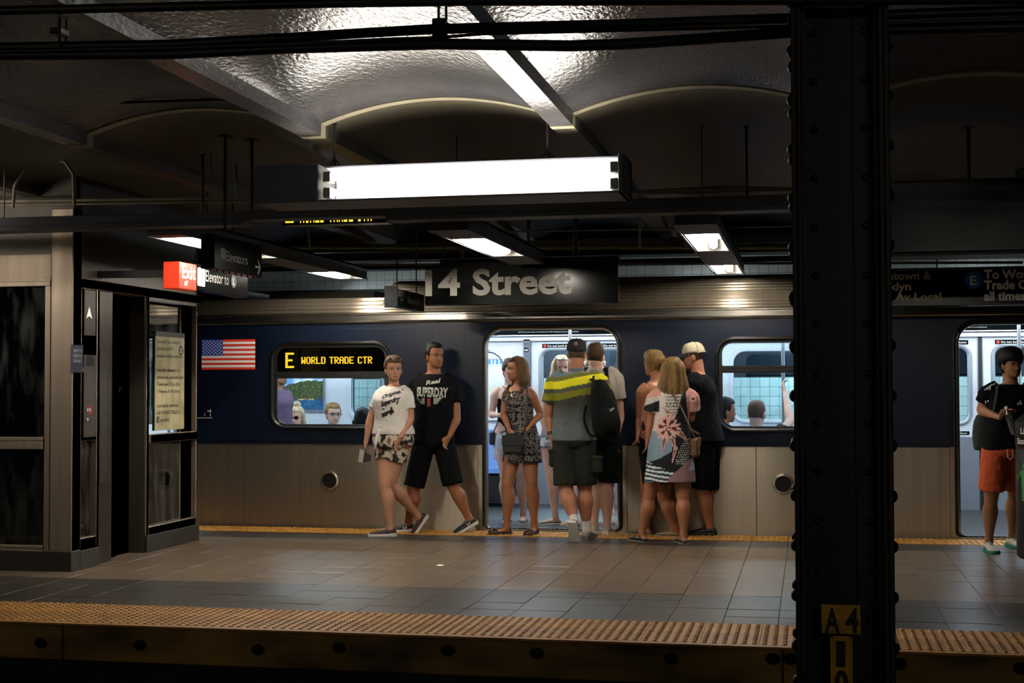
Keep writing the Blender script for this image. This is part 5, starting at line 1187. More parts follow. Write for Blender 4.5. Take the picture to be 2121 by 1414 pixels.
SKIN = lambda n, c: mat('skin_' + n, c, .5, noise_amt=.18, nscale=14, spec=.35)
PEOPLE = {}
def person(name, label, d, group=None):
    """d: Y (depth), k (scale), face (deg), head=(px, py of crown), hyaw, hpitch, hips=(px,py), arms a/b = (elbow(px,py,d), wrist(px,py,d), palm, curl), legs a/b=(knee(px,py,d), foot)"""
    Y0, k = d['Y'], d.get('k', 1.0); Z0 = d.get('ground', 0.0); fem = d.get('fem', False); fw, lat = facing(d['face'])
    lim = lat if (lat.x > 1e-3 or (abs(lat.x) <= 1e-3 and lat.y > 0)) else -lat       # points to the image-right shoulder
    top = at(d['head'][0], d['head'][1], Y=Y0 + (d['head'][2] if len(d['head']) > 2 else 0)); hk = k * d.get('hk', 1.0); hat = d.get('hat', .012)
    hf, hl = facing(d.get('hyaw', d['face'])); chin = top - V((0, 0, .2245 * hk + hat)); 
    H = head_matrix(chin, d.get('hyaw', d['face']), d.get('hpitch', 0), d.get('hroll', 0), hk)
    nb = chin - hf * .012 * k + V((0, 0, -.046 * k)) - fw * .01 if 'neck' not in d else at(d['neck'][0], d['neck'][1], Y=Y0 + d['neck'][2])
    hip = at(d['hips'][0], d['hips'][1], Y=Y0 + (d['hips'][2] if len(d['hips']) > 2 else 0))
    root = tag(link(name, None, None, V((hip.x, Y0, Z0))), label, 'person', group)
    hw = (.155 if fem else .18) * k * d.get('wide', 1); sp = nb - hip
    sh = {'a': nb - lim * hw + V((0, 0, -.072 * k)), 'b': nb + lim * hw + V((0, 0, -.072 * k))}
    B = d.get('bulk', 1.0)
    if fem: prof = [(-.10, .150, .110, 0), (0, .168, .120, -.01), (.16, .158, .112, -.005), (.38, .122, .090, .005), (.58, .128, .102, .012), (.74, .142, .118, .02), (.88, .140, .088, .0), (.96, .085, .062, 0), (1.0, .055, .052, 0)]
    else: prof = [(-.10, .140, .110, 0), (0, .160, .118, -.005), (.16, .158, .115, .0), (.38, .146, .108, .01), (.58, .158, .116, .01), (.74, .174, .124, .012), (.88, .165, .092, .0), (.96, .10, .066, 0), (1.0, .062, .056, 0)]
    secs = [(hip + sp * t + fw * o * k, lat, rx * k * B, ry * k * B) for t, rx, ry, o in prof]
    body = MB(); loft(body, secs, 28, 3)
    # neck and head
    nk = .050 if fem else .060
    limb(body, [(nb + V((0, 0, -.03 * k)), nk * 1.15 * k), (nb + V((0, 0, .02 * k)), nk * k), ((H @ V((0, -.018, .05))), nk * .98 * k), (H @ V((0, -.02, .09)), nk * .9 * k)], 16)
    body.rings([[H @ q for q in r_] for r_ in head_rings()])
    for s_ in (-1, 1):
        Em = H @ M.Translation((s_ * .077, -.006, .088)) @ M.Rotation(s_ * -.35, 4, 'Z')
        body.rings([[Em @ V((q[0], q[1], q[2])) for q in r_] for r_ in [[(x, y * cos(t) - .000, z * sin(t)) for t in [2 * pi * i / 12 for i in range(12)]] for x, y, z in ((-.008, .010, .018), (-.002, .016, .027), (.004, .017, .029), (.007, .012, .022))]])
    # arms
    J = {'sh': sh, 'hip': hip, 'nb': nb, 'H': H, 'fw': fw, 'lat': lat, 'lim': lim, 'sp': sp, 'k': k, 'fr': {}}
    ar = .88 if fem else 1.0
    for s_ in 'ab':
        if s_ not in d.get('arms', {}): continue
        e, w_, pd, cu = d["arms"][s_][:4]; E_ = at(e[0], e[1], Y=Y0 + e[2]); W_ = at(w_[0], w_[1], Y=Y0 + w_[2]); S_ = sh[s_]
        J['el' + s_] = E_; J['wr' + s_] = W_; a_ = ar * k * d.get('arm', 1)
        limb(body, [(S_ + V((0, 0, .004)) - (S_ - nb) * .35, .044 * a_), (S_ + (E_ - S_) * .12, .052 * a_), (S_ + (E_ - S_) * .45, .047 * a_), (E_, .038 * a_), (E_ + (W_ - E_) * .25, .040 * a_), (E_ + (W_ - E_) * .65, .030 * a_), (W_, .0235 * a_), (W_ + (W_ - E_).normalized() * .02, .023 * a_)], 12, 3)
        hd = (W_ - E_).normalized(); tgt = d['arms'][s_][4] if len(d['arms'][s_]) > 4 else None
        if tgt: hd = (at(tgt[0], tgt[1], Y=Y0 + tgt[2]) - W_).normalized()
        q_ = hd.cross((V(pd) - hd * hd.dot(V(pd))).normalized()); side = 1 if q_.dot(fw + V((0, 0, .7))) > 0 else -1
        hand(body, W_, hd, V(pd), k * (.9 if fem else 1.0), cu, side)
    # legs
    hj = {'a': hip - lim * .085 * k, 'b': hip + lim * .085 * k}; lr = d.get('leg', 1.0) * 1.15 * (1.0 if fem else 1.0)
    for s_ in 'ab':
        if s_ not in d.get('legs', {}): continue
        kn, ft = d['legs'][s_]; fr = foot_frame(ft, Z0); J['fr'][s_] = fr; A_ = ankle_of(fr, k); h_ = hj[s_]
        if kn is None: K_ = h_ + (A_ - h_) * .5 + fw * .02
        else: K_ = at(kn[0], kn[1], Y=(h_.y + A_.y) / 2 + kn[2])
        J['kn' + s_] = K_; J['an' + s_] = A_; back = -fr[1]; back.z = 0
        q = lambda t: h_ + (K_ - h_) * t; c_ = lambda t: K_ + (A_ - K_) * t
        limb(body, [(q(0), .088 * k * min(lr, 1.0)), (q(.35), .081 * k * min(lr, 1.06)), (q(.75), .061 * k * lr), (K_, .053 * k * lr), (c_(.12), .049 * k * lr), (c_(.32) + back * .012, .060 * k * lr), (c_(.6) + back * .004, .045 * k * lr), (c_(.86), .032 * k * lr), (A_, .033 * k * lr), (A_ - fr[2] * .03 * k, .034 * k * lr)], 14, 3)
        R = []
        for y, w_, h0, h in spline(SHOE, 2):
            R.append([P_foot(fr, w_ * .82 * cos(t) * k, y * .93 * k, (.016 + (h * .82 - .016) * (sin(t) + 1) / 2) * k) for t in [2 * pi * j / 12 for j in range(12)]])
        body.rings(R)
    me = remesh(body, BODY_VOX, 2); put('body', me, d['skin'], root)
    # face: eyes, brows, lips
    if d.get('face_parts', True):
        for s_ in (-1, 1):
            c = H @ V((s_ * .031, .0725, .1065)); ey_ = obj('eye', MB().ball(c, .0115 * hk, 12, 8), mat('eye_white', '#8f877e', .4), root, smooth=2)
            gz = (H.to_3x3() @ V((d.get('gaze', 0), 1, -.05))).normalized(); obj('iris', MB().ball(c + gz * .0065 * hk, .0062 * hk, 10, 6), mat('iris_dark', '#1d1511', .2), ey_, smooth=2)
            bw = MB(); bw.tube([H @ V((s_ * x, y, z)) for x, y, z in ((.013, .092, .124), (.026, .0925, .1275), (.040, .0865, .127), (.050, .077, .121))], [.0018 * hk, .0024 * hk, .0022 * hk, .0012 * hk], 6); obj('eyebrow', bw, d.get('brow', d['hairm']), root)
            lid = MB(); lid.tube([H @ V((s_ * x, y, z)) for x, y, z in ((.018, .082, .1095), (.031, .0865, .1145), (.044, .078, .1095))], .0022 * hk, 6); obj('eyelid', lid, mat('lash_dark', '#241a15', .6), root)
        lp = MB(); lp.tube([H @ V((x, y, z)) for x, y, z in ((-.022, .083, .038), (-.010, .0915, .041), (0, .0925, .040), (.010, .0915, .041), (.022, .083, .038))], [.002 * hk, .0038 * hk, .0036 * hk, .0038 * hk, .002 * hk], 8)
        lp.tube([H @ V((x, y, z)) for x, y, z in ((-.018, .084, .035), (0, .0915, .032), (.018, .084, .035))], [.002 * hk, .0042 * hk, .002 * hk], 8); obj('lips', lp, d.get('lip', mat('lips', '#8a4a41', .45)), root, smooth=2)
    # hair
    rnd = random.Random(hash(name + label) % 1000 if False else len(label)); hm = d['hairm']; st = d['hair']; hb = MB()
    if st == 'short': hair_cap(hb, H, .012, d.get('front', .172), .10, .045)
    elif st == 'buzz': hair_cap(hb, H, .004, d.get('front', .165), .10, .04, streak=.0006)
    elif st == 'bowl': hair_cap(hb, H, .022, .128, .09, .03, volume=.008)
    elif st in ('bun', 'pony'):
        hair_cap(hb, H, .016, .165, .095, .03, streak=.003, volume=.003)
        if st == 'bun': strands_bun(hb, H @ V(d.get('bunpos', (0, -.055, .245))), .036 * hk)
        else:
            for i in range(14): hb.tube([H @ V((rnd.gauss(0, .007), -.100 - .018 * sin(u * 3), .14 - u * d.get('tail', .20))) for u in [j / 6 for j in range(7)]], [.010 * hk, .013 * hk, .013 * hk, .012 * hk, .01 * hk, .007 * hk, .002 * hk], 6)
    elif st == 'long':
        hair_cap(hb, H, .015, .172, .09, .02, streak=.003)
        a_ = d.get('arc', (-125, 125)); locks(hb, H, d.get('nlocks', 74), d.get('length', .22), rnd, .0115 * hk, d.get('spread', .02), a_, wave=d.get('wave', .004), kz=1.0)
        locks(hb, H, 40, d.get('length', .22) * .85, rnd, .012 * hk, d.get('spread', .02) * .6, (a_[0] * .8, a_[1] * .8), wave=d.get('wave', .004))
    if st != 'none': obj('hair', hb, hm, root, smooth=2)
    PEOPLE[name + str(len(PEOPLE))] = root; J['root'] = root
    return root, J
def sec_at(J, t, rx, ry, off=0): return (J['hip'] + J['sp'] * t + J['fw'] * off * J['k'], J['lat'], rx * J['k'], ry * J['k'])
def garment(name, mb, J, mat_, vox=.009, smooth=3, wr=.006, ws=.05):
    me = remesh(mb, vox, smooth, wr, ws); return put(name, me, mat_, J['root'])
def shirt(J, d, mat_, hem=-.02, sleeve=.55, ease=1.10, name='t_shirt', sw=.07, top=.955, vox=.009, smooth=3, wr=.013, flare=1.0, fem=None):
    k = J['k']; fem = d.get('fem', False) if fem is None else fem; B = d.get('bulk', 1.0) * ease; mb = MB()
    if fem: prof = [(hem, .166 * flare, .124 * flare, -.005), (.2, .160, .120, 0), (.38, .138, .110, .008), (.58, .140, .118, .014), (.74, .148, .126, .02), (.88, .150, .096, .0), (top, .10, .072, 0), (top + .025, .078, .064, 0)]
    else: prof = [(hem, .165 * flare, .124 * flare, 0), (.2, .162, .120, .005), (.38, .158, .118, .012), (.58, .163, .122, .012), (.74, .175, .126, .012), (.88, .172, .098, .0), (top, .115, .075, 0), (top + .025, .078, .066, 0)]
    loft(mb, [sec_at(J, t, rx * B, ry * B, o) for t, rx, ry, o in prof if t >= hem], 32, 3)
    if sleeve:
        for s_ in 'ab':
            if 'el' + s_ not in J: continue
            S_, E_ = J['sh'][s_], J['el' + s_]; dv = E_ - S_
            q = k * (.9 if fem else 1) * sw / .07
            limb(mb, [(S_ - (S_ - J['nb']) * .45 + V((0, 0, .006)), .056 * q), (S_ + dv * .10 + V((0, 0, .004)), .066 * q), (S_ + dv * sleeve * .6, .068 * q), (S_ + dv * sleeve, .072 * q)], 14, 3)
    return garment(name, mb, J, mat_, vox, smooth, wr)
def shorts(J, d, mat_, waist=.20, leg=.75, ease=1.08, name='shorts', wide=.098, hemw=.11, vox=.009, wr=.013, smooth=3):
    k = J['k']; B = d.get('bulk', 1.0) * ease; fem = d.get('fem', False); mb = MB()
    loft(mb, [sec_at(J, t, rx * B, ry * B) for t, rx, ry in ((-.13, .13, .105), (-.05, .160, .125), (.06, .168 if fem else .162, .124), (waist, .155 if not fem else .145, .115))], 28, 3)
    for s_ in 'ab':
        if 'kn' + s_ not in J: continue
        h_ = J['hip'] + (-1 if s_ == 'a' else 1) * J['lim'] * .08 * k; K_ = J['kn' + s_]; dv = K_ - h_
        if leg > 1: A_ = J['an' + s_]; E_ = K_ + (A_ - K_) * (leg - 1); limb(mb, [(h_, wide * k), (h_ + dv * .5, (wide + hemw) / 2 * k), (K_, hemw * k), (E_, hemw * k)], 16, 3)
        else: limb(mb, [(h_, wide * k), (h_ + dv * leg * .5, (wide + hemw) / 2 * k), (h_ + dv * leg, hemw * k)], 16, 3)
    return garment(name, mb, J, mat_, vox, smooth, wr)
def skirt(mb, J, d, hem_pt, secs):    # secs: (fraction hip->hem, rx, ry)
    for_ = []
    for t, rx, ry in secs:
        c = J['hip'] + (hem_pt - J['hip']) * t if t >= 0 else J['hip'] + J['sp'] * (-t); for_.append((c, J['lat'], rx * J['k'], ry * J['k']))
    loft(mb, for_, 36, 3); return mb
def paint(o, fn):      # fn(x, y, z) in world space -> linear rgb ; a print on the cloth
    me = o.data; b = world_loc(o); ca = me.color_attributes.new('Col', 'FLOAT_COLOR', 'POINT'); buf = []
    for v_ in me.vertices: c = v_.co + b; buf += list(fn(c.x, c.y, c.z))[:3] + [1]
    ca.data.foreach_set('color', buf)
def wrap_on(o, mb, dirv, name, mat_, lift=.005):     # press flat letters on a garment, from the side dirv points to
    me = o.data; b = world_loc(o); bv = BVHTree.FromPolygons([v_.co + b for v_ in me.vertices], [tuple(p.vertices) for p in me.polygons]); dirv = V(dirv).normalized()
    for q in mb.v:
        h = bv.ray_cast(q + dirv * .6, -dirv)
        if h[0] is not None: r_ = h[0] + dirv * lift; q.x, q.y, q.z = r_.x, r_.y, r_.z
    return flat_obj(name, mb, mat_, o)
def sunglasses(J, on_head=True, m_l=None, fr_m=None):
    H = J['H']; root = J['root']; z, y = (.203, .070) if on_head else (.107, .094); tilt = .9 if on_head else 0; T = H @ M.Translation((0, y, z)) @ M.Rotation(tilt, 4, 'X'); mb = MB(); lens = MB()
    for s_ in (-1, 1):
        P_ = [T @ V((s_ * .033 + .026 * cos(t), .004, .020 * sin(t))) for t in [2 * pi * i / 16 for i in range(16)]]; mb.tube(P_, .0028, 5, close=True)
        lens.add([T @ V((s_ * .033 + .025 * cos(t), .003, .019 * sin(t))) for t in [2 * pi * i / 16 for i in range(16)]], [tuple(range(16))])
        mb.tube([T @ V((s_ * .058, .002, .006)), T @ V((s_ * .078, -.03, .004)), T @ V((s_ * .082, -.09, -.004))], .0025, 5)
    mb.tube([T @ V((-.008, .004, .004)), T @ V((0, .007, .007)), T @ V((.008, .004, .004))], .0025, 5)
    g = obj('sunglasses', mb, fr_m or m_rubber, root); flat_obj('lens', lens, m_l or mat('dark_lens', '#0c0d10', .08, spec=.8), g); return g
def baseball_cap(J, m_, m_brim, back_opening=False, yawturn=0, emblem=False):
    H = J['H'] @ M.Rotation(radians(yawturn), 4, 'Z'); root = J['root']; mb = MB(); R = []
    for i in range(9):
        u = i / 8; z = .138 + .098 * sin(u * pi / 2); q = cos(u * pi / 2) ** .55 if i < 8 else .02
        R.append([H @ V((.0865 * q * cos(t), -.004 + .1065 * q * sin(t), z - .012 * (sin(t) < 0) * (1 - u) * abs(sin(t)))) for t in [2 * pi * j / 32 for j in range(32)]])
    mb.rings(R); cp_ = obj('cap', mb, m_, root, smooth=2)
    mb = MB(); vs = []; n = 14
    for dz in (0, -.004):
        for rr2 in (0, .035, .068, .078):
            for i in range(n + 1):
                t = radians(20 + 140 * i / n); e = 1 - abs(i / n * 2 - 1) ** 2.4
                vs.append(H @ V((.084 * cos(t) + 0, -.004 + .104 * sin(t) + rr2 * e * 1.0, .142 - rr2 * .22 + dz - .018 * (cos(t)) ** 2 * (rr2 > 0))))
    m1 = n + 1; fs = [(a * m1 + i, a * m1 + i + 1, (a + 1) * m1 + i + 1, (a + 1) * m1 + i) for a in range(3) for i in range(n)]; fs += [tuple(q + 4 * m1 for q in f) for f in fs] + [(3 * m1 + i, 3 * m1 + i + 1, 7 * m1 + i + 1, 7 * m1 + i) for i in range(n)]
    obj('brim', mb.add(vs, fs), m_brim, cp_, smooth=2); obj('button', MB().ball(H @ V((0, -.004, .237)), .007, 8, 5), m_, cp_)
    sm_ = MB()
    for i in range(6):
        t = i * pi / 3 + pi / 6; sm_.tube([H @ V((.088 * cos(t) * cos(u * pi / 2) ** .55, -.004 + .108 * sin(t) * cos(u * pi / 2) ** .55, .139 + .099 * sin(u * pi / 2))) for u in (0, .2, .4, .6, .8, .95)], .0012, 4)
    obj('seam', sm_, m_brim, cp_)
    if back_opening:
        mb = MB(); vs = [H @ V((.040 * x * (1 - .15 * abs(x)), -.1125 + .018 * abs(x) ** 2, .142 + z)) for x, z in [(-1, 0), (-.85, .016), (-.5, .030), (0, .036), (.5, .030), (.85, .016), (1, 0)]]
        mb.add(vs, [tuple(range(7))]); flat_obj('rear_opening', mb, J.get('hairm', m_), cp_)
        mb = MB(); mb.tube([H @ V((.088 * cos(t), -.004 + .110 * sin(t), .134)) for t in [radians(205 + 130 * i / 10) for i in range(11)]], .008, 6, .5); obj('rear_strap', mb, m_, cp_)
    if emblem:
        c = H @ V((0, -.106, .190)); o_ = MB(); ux = (H.to_3x3() @ V((-1, 0, 0))).normalized(); uz = (H.to_3x3() @ V((0, .35, .94))).normalized(); n_ = ux.cross(uz)
        disc(o_, c + n_ * .004, ux, uz, .017, 16, .011); disc(o_, c + n_ * .004, ux, uz, .006, 10); flat_obj('emblem', o_, mat('emblem_pink', '#d9a79a', .6), cp_)
    return cp_

def hairm(n, c, c2): return mat('hair_' + n, c, .62, noise_amt=.6, nscale=26, col2=c2, stretch=(1, 1, .12), spec=.22)
h_brown = hairm('dark_brown', '#170f0b', '#0c0806'); h_black = hairm('black', '#121010', '#080707'); h_blond = hairm('blond', '#8f7044', '#4f3a20'); h_dirty = hairm('dirty_blond', '#6a4f34', '#3a2a1b')
h_lblond = hairm('light_blond', '#c9b79a', '#8f7a5c'); h_short = hairm('short_brown', '#4d3423', '#2d1e15'); h_grey = hairm('greyish', '#5a4a40', '#332823')
sk1 = SKIN('light', '#c08c70'); sk2 = SKIN('tan', '#a26a4a'); sk3 = SKIN('ruddy', '#b0765a'); sk4 = SKIN('olive', '#9c6e50'); sk5 = SKIN('pale', '#cfa592')
c_black = mat('cloth_black', '#08090c', .9, noise_amt=.2, nscale=20, spec=.1); c_navy = mat('cloth_dark_shorts', '#090a0d', .9, spec=.1); c_white = mat('cloth_white', '#d9d3cb', .85, spec=.2); c_grey = mat('cloth_grey_tee', '#a8a196', .9, spec=.2, noise_amt=.1, nscale=60)
c_olive = mat('cloth_dark_olive', '#1a1c16', .9, spec=.2, noise_amt=.25, nscale=18); c_orange = mat('cloth_orange', '#b4502f', .85, spec=.2); c_print = mat_attr('printed_cloth', .85)
s_maroon = mat('shoe_maroon', '#3a1d21', .7, noise_amt=.3, nscale=60); s_black = mat('shoe_black', '#0d0d0f', .6); s_sole = mat('sole_white', '#c9c4ba', .6); s_grey = mat('shoe_grey', '#77736d', .7); s_beige = mat('shoe_beige', '#8f7a66', .7); s_brown = mat('leather_brown', '#38241a', .5)
s_soledk = mat('sole_grey', '#5a5650', .7)
def orth(Y):
    o = at(1060, 800, Y=Y); ox = at(1160, 800, Y=Y)
    def f(x, z):
        c = V((x, Y, z)) - EYE; dd = c.dot(_fwd); return 1060.5 + FPX * c.dot(CR) / dd, 707 - FPX * c.dot(CU) / dd
    return f
def col(h): return rgb(h)[:3]
def planar(txt_lines, Y):     # build flat letters on the picture-parallel plane at depth Y; items (string, px0, py0, px1, py1base, cap px height, bold, slant)
    mb = MB()
    for s_, x0, y0, x1, y1, hpx, bold, sl in txt_lines:
        a, b = at(x0, y0, Y=Y), at(x1, y1, Y=Y); ux = (b - a).normalized(); uy = V((0, 1, 0)).cross(ux) * -1; h = at(x0, y0 - hpx, Y=Y).z - a.z
        lettering('x', s_, a, ux, uy, h, None, None, width=(b - a).length, bold=bold, mb=mb, lift=0, slant=sl)
    return mb
def nz(x, y, z, s): return noise.noise(V((x * s, y * s, z * s)))

# ---- woman in the white tee
d = dict(Y=12.2, k=.93, fem=True, face=-22, hyaw=28, head=(815, 737, .0), hips=(814, 914), skin=sk1, hairm=h_dirty, hair='pony', hat=.010, bulk=1.16, gaze=.3, arm=1.14, leg=1.0,
         arms={'a': ((767, 868, .02), (758, 915, -.02), (1, 0, 0), .35, (756, 940, -.02)), 'b': ((850, 866, -.02), (829, 907, -.16), (-1, .2, 0), .45, (815, 935, -.2))},
         legs={'a': ((797, 1002, -.06), (808, 1110, -72, 0)), 'b': ((808, 1000, -.10), (861, 1104, -58, 52))})
r, J = person('person', 'woman in a knotted white printed T-shirt and floral cream shorts walking along the train', d)
t = shirt(J, d, c_white, hem=.13, sleeve=.62, ease=1.14, sw=.072)
mb = planar([('Original', 784, 826, 822, 813, 8, .045, .35), ('Superdry', 783, 842, 823, 829, 10, .05, .35)], 12.0); stroke(mb, at(785, 848, Y=12), UX, UZ, [(0, 0), (.15, .055)], .012); stroke(mb, at(783, 861, Y=12), UX, UZ, [(0, 0), (.12, .045)], .035); stroke(mb, at(804, 857, Y=12), UX, UZ, [(0, -.01), (.012, .06)], .016)
wrap_on(t, mb, (-.2, -1, 0), 'chest_print', mat('print_ink_dark', '#17181c', .8))
mb = MB(); limb(mb, [(at(786, 892, Y=12.0), .02), (at(781, 904, Y=11.98), .022), (at(776, 930, Y=11.98), .012)], 8, 2, .5); mb.ball(at(786, 893, Y=12.0), .022, 10, 6); obj('shirt_knot', mb, c_white, t, smooth=2)
sh_ = shorts(J, d, c_print, waist=.20, leg=.44, ease=1.07, wide=.104, hemw=.112)
C1 = col('#c3baa6'); C2 = col('#2f2a28'); C3 = col('#8d5b4c')
def palm(x, y, z):
    best = 9
    for cx_, cz_, rr_ in ((-3.70, .78, .10), (-3.56, .70, .09), (-3.63, .92, .08), (-3.50, .84, .07)):
        dx, dz = x - cx_, z - cz_; r_ = hypot(dx, dz); a = atan2(dz, dx)
        if r_ < rr_ and abs(sin(a * 4 + cx_ * 9)) * r_ < .022 + .1 * nz(x, y, z, 20): return C2
    n_ = nz(x, y, z, 16); return C3 if n_ > .32 else C2 if n_ < -.33 else C1
paint(sh_, palm)
for s_ in 'ab': shoe(r, J['fr'][s_], .95, s_maroon, s_sole)
sunglasses(J, True)
mb = MB(); mb.tube([J['nb'] + V((.055 * sin(t_), -.065 - .01 * cos(t_), .01 - .055 * cos(t_) * .7)) for t_ in [-1.4 + i * .28 for i in range(11)]], .0016, 4); obj('necklace', mb, m_chrome, r)
mb = MB(); mb.tube([J['wrb'] + V((.027 * cos(i), .027 * sin(i), 0)) for i in [j * pi / 6 for j in range(12)]], .003, 5, close=True); obj('bracelet', mb, s_brown, r)
# papers in her hand
a = at(757, 938, Y=12.14); t = thing('folded_papers', 'folded white papers and dark leaflet held by the woman in white', 'papers', a)
obj('sheet', MB().prism([(-.062, -.055), (-.02, -.065), (-.005, .045), (-.045, .055)], lambda u, v, s: a + V((u, -.02 + s * .006, v - .02))), mat('paper_print', '#b9b4a8', .7, noise_amt=.3, nscale=60), t)
obj('leaflet', MB().prism([(-.02, -.06), (.05, -.055), (.055, .0), (-.005, .035)], lambda u, v, s: a + V((u, -.012 + s * .006, v - .02))), mat('leaflet_dark', '#2a211d', .6), t)

# ---- man in the dark printed tee
d = dict(Y=12.52, k=.99, face=18, hyaw=48, head=(900, 708), hips=(899, 908), skin=sk2, hairm=h_brown, hair='short', front=.175, gaze=.4, bulk=1.04,
         arms={'a': ((862, 866, .03), (863, 903, -.02), (1, 0, 0), .5, (866, 925, -.05)), 'b': ((946, 866, .02), (931, 903, -.10), (-1, .3, 0), .7, (918, 926, -.16))},
         legs={'a': ((857, 1010, -.04), (846, 1101, -66, 0)), 'b': ((939, 1006, -.04), (952, 1103, -52, 24))})
r, J = person('person', 'dark-haired man in a black tee with white print and black shorts, looking back', d)
t = shirt(J, d, c_black, hem=-.07, sleeve=.60, ease=1.12)
mb = planar([('Real', 879, 797, 906, 792, 9, .03, .3), ('SUPERDRY', 860, 820, 923, 822, 19, .05, 0)], 12.3); wg = MB(); 
for s_, x in ((-1, 877), (1, 895)):
    for i in range(4): stroke(mb, at(x, 826 + i * 3.2, Y=12.3), UX, UZ, [(0, 0), (s_ * (.075 - i * .013), .008 - .002 * i)], .010)
wrap_on(t, mb, (.1, -1, 0), 'chest_print', mat('print_ink_pale', '#b8b8ac', .8))
wrap_on(t, planar([('1', 882, 841, 889, 841, 16, .05, 0)], 12.3), (.1, -1, 0), 'chest_number', mat('print_ink_red', '#8a2f33', .8))
shorts(J, d, c_navy, waist=.12, leg=.97, ease=1.06, wide=.105, hemw=.098)
for s_ in 'ab': shoe(r, J['fr'][s_], 1.0, s_black, s_sole, m_lace=s_sole, letter=True)

# ---- woman in the paisley dress
d = dict(Y=12.58, k=.92, fem=True, face=-28, hyaw=-58, head=(1071, 737), hips=(1082, 908), skin=sk2, hairm=h_dirty, hair='long', length=.14, arc=(-98, 98), spread=.02, hat=.012, nlocks=70, gaze=-.1,
         arms={'a': ((1043, 858, -.02), (1056, 893, -.18), (1, 0, 0), .5, (1066, 905, -.24)), 'b': ((1119, 858, .0), (1098, 883, -.17), (0, .2, -1), .9, (1085, 895, -.24))},
         legs={'a': ((1052, 1000, -.05), (1050, 1097, -58, 0, 12.5)), 'b': ((1101, 996, -.04), (1107, 1099, -12, 0, 12.55))})
r, J = person('person', 'woman in a sleeveless black and grey paisley dress stepping out of the train door', d)
mb = MB(); k = .92
loft(mb, [sec_at(J, t_, rx, ry, o) for t_, rx, ry, o in ((.0, .176, .13, 0), (.2, .160, .118, 0), (.4, .135, .105, .008), (.58, .138, .114, .014), (.74, .148, .124, .02), (.82, .140, .110, .012), (.885, .10, .10, .012))], 32, 3)
hemp = at(1082, 957, Y=12.58); skirt(mb, J, d, hemp, ((-.05, .178, .130), (.35, .192, .140), (1, .212, .152)))
for s_ in (-1, 1):
    mb.tube([J['nb'] + J['lat'] * s_ * .088 + J['fw'] * y + V((0, 0, z)) for y, z in ((.105, -.15), (.085, -.07), (.03, -.012), (-.03, -.012), (-.075, -.06), (-.09, -.14))], [.032, .026, .024, .024, .028, .034], 8, .4, up=J['lat'])
t = garment('paisley_dress', mb, J, c_print, .008, 3, .006)
P1, P2, P3 = col('#111116'), col('#8d8784'), col('#5a4a48')
def paisley(x, y, z):
    X, Z = x + y * .3, z; cx_, cz_ = round(X / .055), round(Z / .062); h_ = sin(cx_ * 12.9 + cz_ * 78.2) * 43.7; h_ -= math.floor(h_)
    dx, dz = X - cx_ * .055 + (h_ - .5) * .012, Z - cz_ * .062; a = atan2(dz, dx) + h_ * 6; r_ = hypot(dx, dz)
    sp_ = sin(a * (1.5 + round(h_ * 3)) + r_ * 260); n_ = nz(x, y, z, 30)
    return P2 if sp_ > .35 and r_ < .030 and r_ > .005 else P3 if n_ > .28 or r_ < .004 else P1
paint(t, paisley)
for s_ in 'ab': sandal(r, J['fr'][s_], .92, s_brown)
sunglasses(J, True)
mb = MB(); n0 = J['nb']; mb.tube([n0 + V((-.07, -.06, -.02)), n0 + V((-.045, -.115, -.10)), n0 + V((-.02, -.13, -.14)), n0 + V((.02, -.115, -.09)), n0 + V((.06, -.06, -.02))], .0016, 4); mb.ball(n0 + V((-.02, -.133, -.145)), .006, 8, 5); obj('necklace', mb, mat('gold', '#a9803a', .3, metal=1), r)
mb = MB(); mb.tube([J['wrb'] + V((.018 * cos(i), .02 * sin(i), .024 * sin(i))) for i in [j * pi / 6 for j in range(12)]], .002, 5, close=True); obj('bracelet', mb, s_black, r)
a = at(1064, 920, Y=12.32); t = thing('shoulder_bag', 'small black crossbody handbag in front of the woman in the paisley dress', 'handbag', a)
obj('bag_body', MB().box(a.x - .095, a.x + .095, a.y - .035, a.y + .035, a.z - .085, a.z + .075, .02), s_black, t); obj('flap', MB().box(a.x - .098, a.x + .098, a.y - .042, a.y - .030, a.z - .01, a.z + .08, .006), s_black, t)
obj('strap', MB().tube([a + V((-.09, 0, .07)), a + V((-.02, -.0, .09))] + [at(*q) for q in ()] + [a + V((.09, -.02, .075)), at(1091, 865, Y=12.33), at(1093, 820, Y=12.38), J['nb'] + J['lat'] * .1 + V((0, -.03, -.0)), J['nb'] + J['lat'] * .085 + V((0, .06, -.05)), J['nb'] + V((0, .12, -.25)), a + V((-.09, .36, .12)), a + V((-.15, .15, .1)), a + V((-.095, 0, .07))], .005, 6, 2), s_black, t)

# ---- man in the striped polo, seen from behind
d = dict(Y=12.22, k=1.0, face=184, hyaw=186, head=(1194, 700), hips=(1189, 908), skin=sk3, hairm=h_grey, hair='buzz', hat=.016, bulk=1.10, wide=1.08, face_parts=True,
         arms={'a': ((1137, 862, .02), (1141, 903, -.02), (1, 0, 0), .6, (1146, 926, -.02)), 'b': ((1265, 848, .02), (1248, 838, .28), (-1, 0, 0), .8, (1232, 826, .34))},
         legs={'a': ((1173, 1012, .04), (1190, 1121, 176, 58)), 'b': ((1211, 1010, .02), (1215, 1116, 172, 0))}, leg=1.06)
r, J = person('person', 'man from behind in a yellow striped grey polo, dark cargo shorts and black cap', d); J['hairm'] = h_grey
t = shirt(J, d, c_print, hem=-.03, sleeve=.62, ease=1.10, sw=.080, wr=.012, name='polo_shirt', flare=.98)
O = orth(12.1)
Q = dict(bg=col('#667a80'), ol=col('#66682e'), ye=col('#dcd422'), dg=col('#4a4c42'), o2=col('#77761f'), dk=col('#33362f'), gr=col('#5b6262'))
